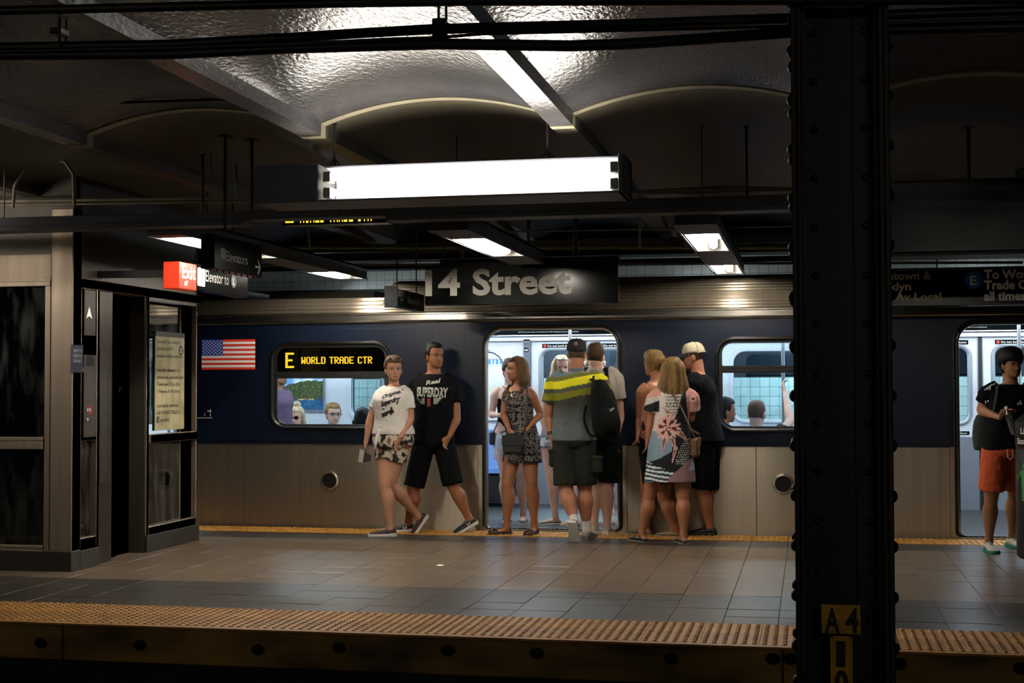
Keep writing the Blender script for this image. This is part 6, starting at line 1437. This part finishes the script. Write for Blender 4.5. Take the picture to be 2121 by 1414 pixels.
def polo(x, y, z):
    px, py = O(x, z); s_ = py + (.20 * (px - 1155) if px > 1155 else 0) + 1.5 * nz(x, y, z, 9)
    if s_ < 781: return Q['bg']
    if s_ < 790: return Q['ol']
    if s_ < 806: return Q['ye']
    if s_ < 815: return Q['dg']
    if s_ < 829: return Q['o2']
    f_ = min(1, max(0, (py - 835) / 50)); return lerp3(Q['dk'], Q['gr'], f_)
paint(t, polo)
mb = MB(); nb = J['nb']; mb.rings([[nb + V((rx * cos(i * pi / 12), -.0 + ry * sin(i * pi / 12), z)) for i in range(24)] for rx, ry, z in ((.075, .070, -.035), (.068, .066, .022), (.064, .062, .024), (.072, .070, -.03))], cap=False); obj('collar', mb, mat('collar_grey_blue', '#53646c', .85), t, smooth=2)
s2 = shorts(J, d, c_olive, waist=.07, leg=.93, ease=1.04, wide=.112, hemw=.112, name='cargo_shorts')
for px, py in ((1148, 948), (1236, 962)):
    a = at(px, py, Y=12.16); obj('cargo_pocket', MB().box(a.x - .045, a.x + .045, a.y - .03, a.y + .06, a.z - .08, a.z + .07, .02), c_olive, s2); obj('pocket_flap', MB().box(a.x - .048, a.x + .048, a.y - .036, a.y + .06, a.z + .04, a.z + .075, .008), c_olive, s2)
baseball_cap(J, mat('cap_black', '#0c0c0d', .85), MATS.get('cap_black', c_black), back_opening=True, emblem=True)
for s_ in 'ab':
    shoe(r, J['fr'][s_], 1.02, s_grey, s_sole if s_ == 'a' else s_soledk)
    A_ = J['an' + s_]; K_ = J['kn' + s_]; dv = (K_ - A_).normalized(); obj('sock', MB().tube([A_ - dv * .03, A_ + dv * .03, A_ + dv * .075], [.042, .040, .042], 14), mat('sock_white', '#cfcac2', .9), r, smooth=1)
W_ = J['wra']; dv = (J['ela'] - W_).normalized(); obj('wrist_watch', MB().tube([W_ + dv * .015, W_ + dv * .04], .031, 14), s_black, r, smooth=1)
# backpack
bt = thing('backpack', 'black backpack slung over the right shoulder of the man in the striped polo', 'backpack', at(1250, 830, Y=12.0))
mb = MB(); C0 = lambda px, py, y=12.02: at(px, py, Y=y); L1 = V((.93, .36, 0)).normalized()
loft(mb, [(C0(1262, 908), L1, .085, .05), (C0(1256, 897), L1, .110, .085), (C0(1253, 865), L1, .118, .100), (C0(1250, 830), L1, .108, .095), (C0(1244, 803), L1, .085, .075), (C0(1238, 786), L1, .045, .045)], 24, 3)
me = remesh(mb, .009, 3, .014, .06); put('bag_body', me, mat('nylon_black', '#040405', .8, spec=.12, bump=.001, bscale=90), bt)
mb = MB(); loft(mb, [(C0(1268, 893, 11.94), L1, .07, .05), (C0(1265, 870, 11.925), L1, .085, .055), (C0(1262, 845, 11.935), L1, .07, .045)], 20, 3); put('front_pocket', remesh(mb, .009, 2, .006), MATS['nylon_black'], bt)
for i, P_ in enumerate(([J['sh']['b'] + V((-.05, -.09, .0)), C0(1232, 790, 12.06), C0(1238, 800, 12.06)], [J['sh']['b'] + V((-.05, -.09, .0)), J['sh']['b'] + V((-.045, .0, .065)), J['sh']['b'] + V((-.04, .12, .0)), C0(1240, 830, 12.36), C0(1236, 880, 12.16)], [C0(1214, 838, 12.03), C0(1210, 862, 12.04), C0(1213, 882, 12.05), C0(1222, 900, 12.02), C0(1236, 903, 12.02)])):
    obj('shoulder_strap' if i < 2 else 'dangling_strap', MB().tube([V(q[:3]) for q in spline([tuple(p) for p in P_], 6)], .012 if i == 2 else .026, 6, .35 if i < 2 else .5), MATS['nylon_black'], bt, smooth=2)
mb = planar([('Case', 1264, 853, 1272, 846, 5, .01, .3)], 11.86); wrap_on(bpy.data.objects[bt.children[1].name], mb, (.1, -1, 0), 'logo_script', m_white_ink)

# ---- man in the grey tee, boarding
d = dict(Y=12.76, k=.98, face=176, hyaw=178, head=(1233, 707), hips=(1247, 905), skin=sk5, hairm=h_short, hair='short', front=.17, hat=.013, neck=(1236, 760, 0),
         arms={'a': ((1206, 860, .0), (1210, 900, -.02), (1, 0, 0), .4), 'b': ((1285, 860, .02), (1278, 903, -.03), (-1, 0, 0), .5, (1277, 930, -.03))},
         legs={'a': (None, (1232, 1100, 176, 0, 12.66)), 'b': ((1259, 1004, .02), (1257, 1100, 174, 0, 12.66))}, arm=.95)
r, J = person('person', 'short-haired man from behind in a pale grey tee and black shorts entering the door', d)
shirt(J, d, c_grey, hem=.0, sleeve=.60, ease=1.08, sw=.072); shorts(J, d, c_navy, waist=.2, leg=.95, ease=1.1, wide=.1, hemw=.098)
for s_ in 'ab': shoe(r, J['fr'][s_], .98, mat('shoe_white_cloth', '#a39a92', .8), s_sole)
t = thing('backpack', 'dark backpack strap and pack on the grey tee man, mostly hidden', 'backpack', J['nb'])
S_ = J['sh']['b']; obj('strap', MB().tube([S_ + V((-.07, -.10, -.05)), S_ + V((-.085, -.06, .055)), S_ + V((-.085, .02, .07)), S_ + V((-.08, .1, .02)), S_ + V((-.07, .13, -.1))], .024, 6, .35), MATS['nylon_black'], t, smooth=2)
S_ = J['sh']['a']; obj('strap', MB().tube([S_ + V((.07, -.10, -.05)), S_ + V((.085, -.06, .055)), S_ + V((.085, .02, .07)), S_ + V((.08, .1, .02)), S_ + V((.07, .13, -.1))], .024, 6, .35), MATS['nylon_black'], t, smooth=2)
mb = MB(); c = J['nb'] + V((-.06, -.17, -.28)); loft(mb, [(c + V((0, 0, z)), V((1, 0, 0)), rx, ry) for z, rx, ry in ((-.2, .08, .04), (-.15, .11, .07), (0, .12, .08), (.13, .10, .06), (.18, .05, .03))], 20, 3); put('pack', remesh(mb, .01, 3), MATS['nylon_black'], t)

# ---- blond woman in the pink sleeveless top
d = dict(Y=12.42, k=.94, fem=True, face=-140, hyaw=-128, hpitch=-6, head=(1355, 725), hips=(1362, 912), skin=sk2, hairm=h_blond, hair='bun', bunpos=(0, -.105, .13), hat=.011, wide=1.05, bulk=1.05,
         arms={'a': ((1325, 866, -.02), (1321, 898, -.12), (1, 0, 0), .7, (1318, 918, -.16)), 'b': ((1400, 866, .1), (1395, 890, .2), (-1, 0, 0), .5)},
         legs={'a': ((1340, 1015, .02), (1338, 1107, -120, 0)), 'b': ((1375, 1030, .0), (1398, 1112, -112, 0))}, leg=1.05)
r, J = person('person', 'blond woman with gathered hair in a pink sleeveless top and black skirt', d)
mb = MB(); loft(mb, [sec_at(J, t_, rx, ry, o) for t_, rx, ry, o in ((.05, .172, .126, 0), (.2, .165, .12, 0), (.4, .146, .11, .008), (.58, .142, .116, .014), (.74, .146, .122, .018), (.90, .118, .094, .005), (.97, .09, .07, 0))], 30, 3)
t = garment('sleeveless_top', mb, J, c_print, .009, 3, .008); a1, a2, a3 = col('#c98f86'), col('#e3b7ab'), col('#3a2227')
paint(t, lambda x, y, z: a3 if nz(x, y, z, 13) > .25 and z < 1.15 else a2 if nz(x, z, y, 9) > .1 else a1)
mb = MB(); skirt(mb, J, d, at(1366, 1000, Y=12.4), ((-.12, .160, .12), (.0, .182, .135), (.4, .182, .14), (1, .16, .13))); garment('skirt', mb, J, c_black, .009)
for s_ in 'ab': shoe(r, J['fr'][s_], .95, s_beige, s_beige, 'loafer')
mb = MB(); n0 = J['nb']; obj('black_strap', MB().tube([n0 + V((-.02, -.115, -.14)), n0 + V((-.055, -.09, -.06)), n0 + V((-.075, -.03, -.012)), n0 + V((-.08, .05, -.03))], .014, 6, .4), s_black, t)
# ---- man with the pale cap
d = dict(Y=12.62, k=.97, face=-98, hyaw=-96, hpitch=-8, head=(1440, 707), hips=(1461, 905), skin=sk3, hairm=h_short, hair='buzz', hat=.016, bulk=1.14,
         arms={'a': ((1447, 846, -.03), (1434, 868, -.14), (.3, 1, 0), .7, (1424, 862, -.16)), 'b': ((1440, 850, .05), (1425, 872, .1), (0, 0, 1), .5)},
         legs={'a': ((1454, 1014, -.02), (1470, 1109, -96, 0)), 'b': ((1468, 1014, .02), (1458, 1104, -98, 0))})
r, J = person('person', 'man in profile with a pale cap, black tee and long black shorts waiting to board', d)
shirt(J, d, c_black, hem=-.06, sleeve=.66, ease=1.13, sw=.076, flare=1.04); shorts(J, d, c_navy, waist=.2, leg=.97, ease=1.1, wide=.115, hemw=.1)
baseball_cap(J, mat('cap_stone', '#bdb298', .85), mat('cap_brim_dark', '#121212', .8), back_opening=True)
for s_ in 'ab': shoe(r, J['fr'][s_], 1.02, s_black, s_black)

# ---- woman in the floral dress, from behind
d = dict(Y=12.02, k=.91, fem=True, face=-172, hyaw=-172, head=(1394, 739), hips=(1388, 926), skin=sk2, hairm=h_blond, hair='long', length=.235, arc=(-150, 150), spread=.048, hat=.012, nlocks=90, bulk=1.12, wide=1.06,
         arms={'a': ((1346, 872, -.02), (1341, 910, -.02), (1, 0, 0), .5), 'b': ((1432, 866, .06), (1424, 868, .26), (0, 0, -1), .6)},
         legs={'a': ((1345, 1026, .0), (1330, 1122, -140, 0)), 'b': ((1414, 1028, .0), (1416, 1126, -158, 0))}, leg=1.0)
r, J = person('person', 'long-haired blond woman from behind in a bold floral black and white dress', d)
mb = MB(); B_ = 1.12
loft(mb, [sec_at(J, t_, rx * B_, ry * B_, o) for t_, rx, ry, o in ((-.05, .186, .140, 0), (.2, .166, .124, 0), (.4, .146, .112, .005), (.58, .146, .116, .01), (.74, .152, .120, .01), (.88, .150, .096, 0), (.955, .10, .07, 0), (.98, .075, .06, 0))], 34, 3)
skirt(mb, J, d, at(1388, 997, Y=12.02), ((-.05, .205, .152), (.4, .218, .160), (1, .238, .168)))
for s_ in 'ab':
    S_, E_ = J['sh'][s_], J['el' + s_]; dv = E_ - S_; limb(mb, [(S_ - (S_ - J['nb']) * .35, .055), (S_ + dv * .1, .068), (S_ + dv * .4, .074), (S_ + dv * .62, .078)], 14, 3)
t = garment('floral_dress', mb, J, c_print, .0062, 4, .007); O2 = orth(11.9)
K_ = dict(wh=col('#cfc8bf'), bk=col('#141416'), pk=col('#c98f8a'), pl=col('#e0b3a8'), mr=col('#4a1f2c'), bl=col('#7d92a3'), br=col('#7a5648'), mv=col('#8c6a70'), pb=col('#9fb0bf'), st=col('#c9d3d4'), nv=col('#1a2230'), pe=col('#d9a08c'))
def floral(x, y, z):
    px, py = O2(x, z); X, Y_ = (px - 1290) * 4.562, (py - 700) * 4.562; n_ = nz(x, y, z, 14); n2 = nz(x, z, y, 40)
    dx, dy = X - 420, Y_ - 845; r_ = hypot(dx, dy); a = atan2(dy, dx); rag = 112 + 22 * sin(a * 17) * abs(sin(a * 5)) + 26 * n_
    if r_ < rag:
        if r_ < 38: return K_['pl'] if sin(a * 3 + r_ * .2) > -.2 else K_['mr']
        return K_['mr'] if (sin(a * 6 + .6) > .15 and r_ < 82 + 20 * n2) else (K_['pl'] if sin(a * 23) > -.3 else K_['pk'])
    if Y_ < 640 and X < 350 + 40 * n_:       # left shoulder
        return K_['pe'] if Y_ < 545 + (350 - X) * .2 else (K_['wh'] if Y_ < 590 + (340 - X) * .35 else K_['bk'])
    if Y_ < 700 and X < 345: return K_['bk']
    if X > 590 + (Y_ - 480) * .08 and Y_ < 830: return K_['pk'] if n_ > -.05 else (K_['mr'] if n_ < -.3 else K_['pl'])
    for (x0, y0, x1, y1, w0) in ((400, 940, 370, 1085, 26), (470, 960, 500, 1050, 22), (500, 1040, 470, 1170, 18), (540, 900, 600, 960, 26), (430, 700, 360, 640, 16)):     # long petals
        t_ = max(0, min(1, ((X - x0) * (x1 - x0) + (Y_ - y0) * (y1 - y0)) / ((x1 - x0) ** 2 + (y1 - y0) ** 2))); dd = hypot(X - x0 - t_ * (x1 - x0), Y_ - y0 - t_ * (y1 - y0)); w_ = w0 * (1 - .75 * t_)
        if dd < w_: return K_['br'] if dd < w_ - 6 else K_['pl']
    if Y_ < 720 and X < 540 - (Y_ - 600) * .25:
        if X > 405 and Y_ > 500:
            gx, gy = (X + (round(Y_ / 30) % 2) * 15) % 30 - 15, Y_ % 30 - 15
            if hypot(gx, gy) < 9.5: return K_['bk']
        return K_['wh']
    arc = 1165 - 150 * smoothstep(240, 620, X)
    if X > 500 + max(0, Y_ - 1150) * -.35 + 0 and Y_ > 1120 + (660 - X) * .9: return K_['pb'] if (X > 610 and Y_ < 1250 and sin(X * .09 + n_ * 4) > -.2) else K_['mv']
    if Y_ > 1170 + max(0, X - 240) * .42 and X < 520: return K_['st'] if sin((Y_ - X * .13) * 2 * pi / 39 + n_) > .05 else K_['nv']
    if Y_ > arc or X > 470:
        if 505 < X < 650 and 950 < Y_ < 1195 and abs(X - (640 - (Y_ - 950) * .42)) < 62:
            gx, gy = (X + (round(Y_ / 21) % 2) * 11) % 22 - 11, Y_ % 21 - 10.5
            if hypot(gx, gy) < 6.5: return K_['wh']
        return K_['bk']
    if Y_ > 880: return K_['bl']
    return K_['pl'] if n_ > .12 else (K_['wh'] if X < 420 else K_['bk'])
paint(t, floral)
for s_ in 'ab': shoe(r, J['fr'][s_], .93, s_black, mat('sole_jute', '#6d6050', .8), 'flat')
a = at(1441, 925, Y=11.98); t = thing('shoulder_bag', 'small tan brown crossbody bag on the hip of the woman in the floral dress', 'handbag', a)
obj('bag_body', MB().box(a.x - .035, a.x + .03, a.y - .09, a.y + .09, a.z - .085, a.z + .075, .02), mat('leather_tan', '#5f4129', .5), t); obj('flap', MB().box(a.x + .025, a.x + .036, a.y - .092, a.y + .092, a.z - .0, a.z + .08, .006), MATS['leather_tan'], t)
P_ = [a + V((0, -.06, .07)), at(1432, 890, Y=11.84), at(1422, 868, Y=11.82), at(1410, 842, Y=11.83), at(1400, 825, Y=11.86), J['nb'] + V((-.02, -.08, -.03)), J['nb'] + V((-.07, .0, .0)), J['nb'] + V((-.06, .1, -.1)), J['nb'] + V((.06, .16, -.3)), a + V((.02, .1, .1))]
obj('strap', MB().tube([V(q) for q in spline([tuple(p) for p in P_], 5)], .006, 6, 1.6), MATS['leather_tan'], t)
for i in (1, 3): obj('buckle', MB().box(P_[i].x - .01, P_[i].x + .01, P_[i].y - .012, P_[i].y - .004, P_[i].z - .012, P_[i].z + .012, .002), mat('gold', '#a9803a', .3, metal=1), t)

# ---- young man at the right
d = dict(Y=11.62, k=.95, face=14, hyaw=24, head=(2094, 717), hips=(2082, 928), skin=sk4, hairm=h_black, hair='bowl', hat=.028, gaze=.1,
         arms={'a': ((2032, 850, .02), (2070, 864, -.20), (0, .3, 1), .5, (2090, 850, -.24)), 'b': ((2150, 862, .05), (2140, 900, 0), (-1, 0, 0), .5)},
         legs={'a': ((2053, 1032, -.03), (2049, 1141, 6, 0)), 'b': (None, (2096, 1132, 20, 0))}, leg=.95)
r, J = person('person', 'young black-haired man in a black sports tee and orange shorts by the litter bin', d)
t = shirt(J, d, c_black, hem=-.03, sleeve=.58, ease=1.12, sw=.076)
mb = MB(); S_ = at(2040, 794, Y=11.62); 
for i in range(3):
    stroke(mb, at(2063 + i * -5.5, 787 + i * 2.2, Y=11.5), UX, UZ, [(0, 0), (-.055, -.045), (-.072, -.16)], .009)
wrap_on(t, mb, (-.35, -1, .25), 'shoulder_stripes', m_white_ink)
mb = MB(); c = at(2118, 838, Y=11.4); quad(mb, c, UX, UZ, [(-.03, .0), (-.02, .02), (0, -.004)]); quad(mb, c, UX, UZ, [(-.012, .026), (0, .034), (.012, .0), (.0, -.0)]); wrap_on(t, mb, (0, -1, 0), 'chest_logo', m_white_ink)
shorts(J, d, c_orange, waist=.18, leg=.80, ease=1.10, wide=.108, hemw=.112); a = at(2092, 939, Y=11.46); obj('drawstring', MB().tube([a + V((-.02, 0, .03)), a + V((-.018, -.01, -.03)), a + V((0, -.012, -.045)), a + V((.018, -.01, -.03)), a + V((.02, 0, .03))], .004, 5), mat('cord_peach', '#d9a184', .8), r)
for s_ in 'ab':
    sh2 = shoe(r, J['fr'][s_], 1.0, mat('shoe_offwhite', '#b8afa3', .7), mat('sole_green', '#12705a', .6))
a = at(2094, 872, Y=11.36); t = thing('water_bottle', 'clear plastic water bottle held upright by the young man at the right', 'bottle', a); ax = V((.30, 0, -.95)).normalized(); m_pet = mat_glass('bottle_plastic', '#c9d2cf', .12, .08, .25)
obj('bottle_body', MB().tube([a + ax * u for u in (-.10, -.085, -.07, -.05, -.02, .0, .02, .05, .08, .10, .105)], [.012, .013, .022, .031, .033, .030, .033, .031, .033, .030, .02], 16), m_pet, t, smooth=2); obj('cap', MB().cyl(a + ax * -.118, a + ax * -.098, .014, 14), m_white_ink, t)
a = at(2032, 898, Y=11.80); t = thing('tote_bag', 'dark green bag hanging behind the young man in orange shorts', 'bag', a); mb = MB(); loft(mb, [(a + V((0, 0, z)), V((1, 0, 0)), rx, ry) for z, rx, ry in ((-.13, .04, .04), (-.11, .06, .06), (0, .068, .07), (.09, .055, .06), (.15, .03, .03))], 20, 3); put('bag_body', remesh(mb, .01, 3, .01), mat('canvas_green', '#1c2721', .85), t)
obj('strap', MB().tube([V(q) for q in spline([tuple(p) for p in (a + V((.0, 0, .15)), at(2038, 840, Y=11.76), J['sh']['a'] + V((.06, .1, .02)), J['sh']['a'] + V((.06, .02, .065)), J['sh']['a'] + V((.05, -.09, -.0)), at(2058, 850, Y=11.5), a + V((.06, -.05, .1)))], 5)], .012, 6, .4), MATS['canvas_green'], t)

# ================================================================== passengers inside the car
def seated_legs(hx, hy, toward, s_=1): pass
# cami woman just inside the door
d = dict(Y=13.55, k=.94, fem=True, ground=TF, face=35, hyaw=25, hpitch=-22, head=(1056, 741), hips=(1056, 905), skin=sk5, hairm=h_short, hair='pony', hat=.010,
         arms={'a': ((1018, 858, -.05), (1033, 860, -.2), (0, .3, 1), .7, (1045, 866, -.2)), 'b': ((1088, 858, -.03), (1062, 862, -.2), (0, .4, 1), .7)},
         legs={'a': (None, (1048, 1070, 20, 0, 13.4)), 'b': (None, (1084, 1068, 10, 0, 13.4))}, leg=.92)
r, J = person('person', 'woman inside the door in a black camisole and white denim skirt, arms folded', d)
mb = MB(); loft(mb, [sec_at(J, t_, rx, ry, o) for t_, rx, ry, o in ((.1, .15, .112, 0), (.38, .128, .098, .006), (.58, .134, .108, .012), (.74, .144, .12, .018), (.80, .12, .10, .03))], 28, 3)
t = garment('camisole', mb, J, c_black, .009)
for s_ in (-1, 1): obj('shoulder_strap', MB().tube([J['nb'] + J['lat'] * s_ * .07 + J['fw'] * y + V((0, 0, z)) for y, z in ((.10, -.13), (.06, -.03), (.0, -.012), (-.06, -.04), (-.09, -.14))], .004, 5), c_black, t)
mb = MB(); skirt(mb, J, d, at(1056, 950, Y=13.55), ((-.12, .142, .108), (.0, .172, .13), (.5, .175, .14), (1, .17, .14))); garment('denim_skirt', mb, J, mat('denim_white', '#b7bcc0', .85, noise_amt=.1), .009)
for s_ in 'ab': shoe(r, J['fr'][s_], .93, s_black, s_sole, 'flat')
mb = MB(); mb.tube([J['wra'] + V((.012, .026 * cos(i), .026 * sin(i))) for i in [j * pi / 6 for j in range(12)]], .003, 5, close=True); obj('bracelet', mb, s_sole, r)
a = at(1022, 906, Y=13.5); t = thing('shoulder_bag', 'narrow black bag hanging by the white skirt inside the door', 'handbag', a); obj('bag_body', MB().box(a.x - .03, a.x + .03, a.y - .07, a.y + .07, a.z - .07, a.z + .06, .015), s_black, t); obj('strap', MB().tube([a + V((0, 0, .05)), at(1030, 875, Y=13.45), at(1040, 862, Y=13.4)], .005, 5), s_black, t)
# sunglasses woman behind the polo
d = dict(Y=13.45, k=.93, fem=True, ground=TF, face=-8, hyaw=18, head=(1163, 735), hips=(1152, 908), skin=sk5, hairm=h_lblond, hair='long', length=.16, spread=.03, arc=(-120, 120), hat=.012,
         arms={'a': ((1124, 862, 0), (1130, 900, -.05), (1, 0, 0), .4), 'b': ((1186, 862, 0), (1180, 900, -.05), (-1, 0, 0), .4)},
         legs={'a': (None, (1150, 1070, -60, 0, 13.3)), 'b': (None, (1185, 1072, -20, 0, 13.3))}, leg=.92)
r, J = person('person', 'pale blond woman with mirrored sunglasses on her head, behind the striped polo', d)
mb = MB(); loft(mb, [sec_at(J, t_, rx, ry, o) for t_, rx, ry, o in ((0, .17, .125, 0), (.2, .158, .115, 0), (.38, .134, .102, .008), (.58, .138, .112, .014), (.74, .146, .122, .02), (.84, .135, .1, .01))], 28, 3); garment('top', mb, J, mat('cloth_rose', '#9c7f7c', .9), .01)
mb = MB(); skirt(mb, J, d, at(1152, 925, Y=13.45), ((-.1, .16, .12), (.0, .18, .13), (1, .20, .15))); sk_ = garment('patterned_skirt', mb, J, c_print, .01); e1, e2, e3 = col('#b8c0c4'), col('#4c6478'), col('#8a6f6a'); paint(sk_, lambda x, y, z: e1 if nz(x, y, z, 24) > 0 else e2 if nz(x, z, y, 20) > 0 else e3)
for s_ in 'ab': shoe(r, J['fr'][s_], .93, s_beige, s_sole, 'loafer')
sunglasses(J, True, mat('mirror_lens', '#6fc0cc', .05, metal=1), m_chrome)
# blond passenger behind the grey tee
d = dict(Y=13.75, k=.95, fem=True, ground=TF, face=0, hyaw=0, head=(1232, 716), hips=(1232, 905), skin=sk5, hairm=h_lblond, hair='long', length=.05, spread=.01, arc=(-110, 110), hat=.012,
         arms={'a': ((1204, 858, 0), (1208, 896, -.05), (1, 0, 0), .4), 'b': ((1262, 858, 0), (1258, 896, -.05), (-1, 0, 0), .4)},
         legs={'a': (None, (1226, 1066, -10, 0, 13.6)), 'b': (None, (1266, 1068, 14, 0, 13.5))}, leg=.95)
r, J = person('person', 'fair-haired passenger inside the door hidden behind the man in the grey tee', d)
shirt(J, d, mat('cloth_pale_blue', '#8794a3', .9), hem=.0, sleeve=.55, ease=1.1); shorts(J, d, mat('cloth_denim', '#3b4656', .9), waist=.2, leg=.6, ease=1.08)
for s_ in 'ab': shoe(r, J['fr'][s_], .96, s_grey, s_sole)
# seated and standing passengers seen through the windows
def sitter(label, px, py, Y, k, face, hyaw, hm, hair, skin, cloth, seat_y, fem=True, hpitch=0, extra=None, **kw):
    top = at(px, py, Y=Y); f_, l_ = facing(face); lim = l_ if l_.x > 1e-3 or (abs(l_.x) < 1e-3 and l_.y > 0) else -l_
    def pp(v): c = v - EYE; dd = c.dot(_fwd); return (1060.5 + FPX * c.dot(CR) / dd, 707 - FPX * c.dot(CU) / dd, v.y - Y)
    hipv = V((top.x - f_.x * .06, Y - f_.y * .06, max(.52, top.z - .83 * k))); d = dict(Y=Y, k=k, fem=fem, ground=TF, face=face, hyaw=hyaw, hpitch=hpitch, head=(px, py), hips=pp(hipv), skin=skin, hairm=hm, hair=hair, **kw)
    arms = {}; legs = {}
    for s_, q in (('a', -1), ('b', 1)):
        e = hipv + lim * q * .22 + V((0, 0, .20)); w_ = hipv + lim * q * .12 + f_ * .26 + V((0, 0, .12)); arms[s_] = (pp(e), pp(w_), (0, 0, -1), .4)
        g = hipv + lim * q * .1 + f_ * .50; kn = hipv + lim * q * .1 + f_ * .44 + V((0, 0, .0)); kp = pp(kn); fpx = pp(V((g.x, g.y, TF))); legs[s_] = ((kp[0], kp[1], kn.y - (hipv.y + lim.y * q * .085 + g.y) / 2), (fpx[0], fpx[1], face, 0, g.y))
    d['arms'] = kw.get('arms', arms); d['legs'] = legs; r, J = person('person', label, d)
    shirt(J, d, cloth, hem=.0, sleeve=kw.get('slv', .5), ease=1.08); shorts(J, d, c_navy, waist=.18, leg=1.5, wide=.09, hemw=.075, name='trousers', ease=1.05)
    for s_ in 'ab': shoe(r, J['fr'][s_], k, s_black, s_sole)
    return r, J
r, J = sitter('seated blond woman with a top knot and round sunglasses seen through the left window', 614, 841, 15.05, .98, 0, 0, h_lblond, 'bun', sk5, mat('cloth_black_b', '#15161a', .9), 0, bunpos=(0, -.01, .25))
sunglasses(J, False); mb = MB(); locks(mb, J['H'], 26, .12, random.Random(4), .010, .01, (-92, -50)); locks(mb, J['H'], 26, .12, random.Random(5), .010, .01, (50, 92)); obj('side_hair', mb, h_lblond, r, smooth=2)
r, J = sitter('seated fair woman with dark glasses turned to the right seen through the left window', 690, 833, 15.05, 1.02, 5, 38, h_blond, 'short', sk5, mat('cloth_white_b', '#c9cdd0', .9), 0, slv=.0, front=.165)
T_ = J['H'] @ M.Translation((0, .094, .107)); mb = MB()
for s_ in (-1, 1): mb.tube([T_ @ V((s_ * .033 + .025 * cos(t_), .002, .017 * sin(t_))) for t_ in [2 * pi * i / 14 for i in range(14)]], .0028, 5, close=True); mb.tube([T_ @ V((s_ * .056, 0, .006)), T_ @ V((s_ * .08, -.03, .004)), T_ @ V((s_ * .082, -.09, -.004))], .0026, 5)
obj('glasses', mb, m_rubber, r)
r, J = sitter('seated dark-haired passenger seen from behind through the left window', 752, 843, 13.22, .98, 176, 178, h_black, 'short', sk4, mat('cloth_grey_b', '#3b3f45', .9), 0, fem=False, front=.12)
mb = MB(); mb.tube([J['H'] @ V((.086 * sin(t_), -.01, .10 + .135 * cos(t_))) for t_ in [-1.5 + i * .3 for i in range(11)]], .007, 6); mb.ball(J['H'] @ V((.086, -.005, .09)), .03, 10, 6); mb.ball(J['H'] @ V((-.086, -.005, .09)), .03, 10, 6); obj('headphones', mb, s_black, r, smooth=2)
d = dict(Y=14.1, k=1.02, ground=TF, face=70, hyaw=78, head=(577, 748), hips=(572, 905), skin=sk4, hairm=h_brown, hair='short', hat=.012,
         arms={'a': ((566, 862, -.2), (585, 900, -.2), (0, 1, 0), .4), 'b': ((566, 862, .2), (585, 900, .2), (0, -1, 0), .4)}, legs={'a': (None, (575, 1062, 80, 0, 14.0)), 'b': (None, (560, 1060, 80, 0, 14.2))})
r, J = person('person', 'standing man in a purple shirt in profile at the left end of the left window', d)
shirt(J, d, mat('cloth_purple', '#5d4a63', .9), hem=0, sleeve=.9, ease=1.05); shorts(J, d, c_navy, leg=1.9, wide=.09, hemw=.07, name='trousers')
for s_ in 'ab': shoe(r, J['fr'][s_], 1, s_black, s_sole)
r, J = sitter('woman with dark swept-up hair in profile at the left of the right window', 1502, 822, 13.24, .98, 168, 112, h_brown, 'bun', sk2, mat('cloth_maroon', '#5a2a2c', .9), 0, bunpos=(0, -.06, .19))
r, J = sitter('balding man in a navy tee seen through the right window, one arm raised', 1567, 826, 13.3, 1.02, 172, 165, hairm('stubble', '#5c4638', '#4a382e'), 'buzz', sk5, mat('cloth_navy_b', '#101c2a', .9), 0, fem=False, front=.150,
               arms={'a': ((1530, 940, 0), (1540, 960, .2), (0, 0, -1), .4), 'b': ((1636, 872, .18), (1626, 812, .46), (-1, 0, .1), 1.1, (1620, 790, .5))})
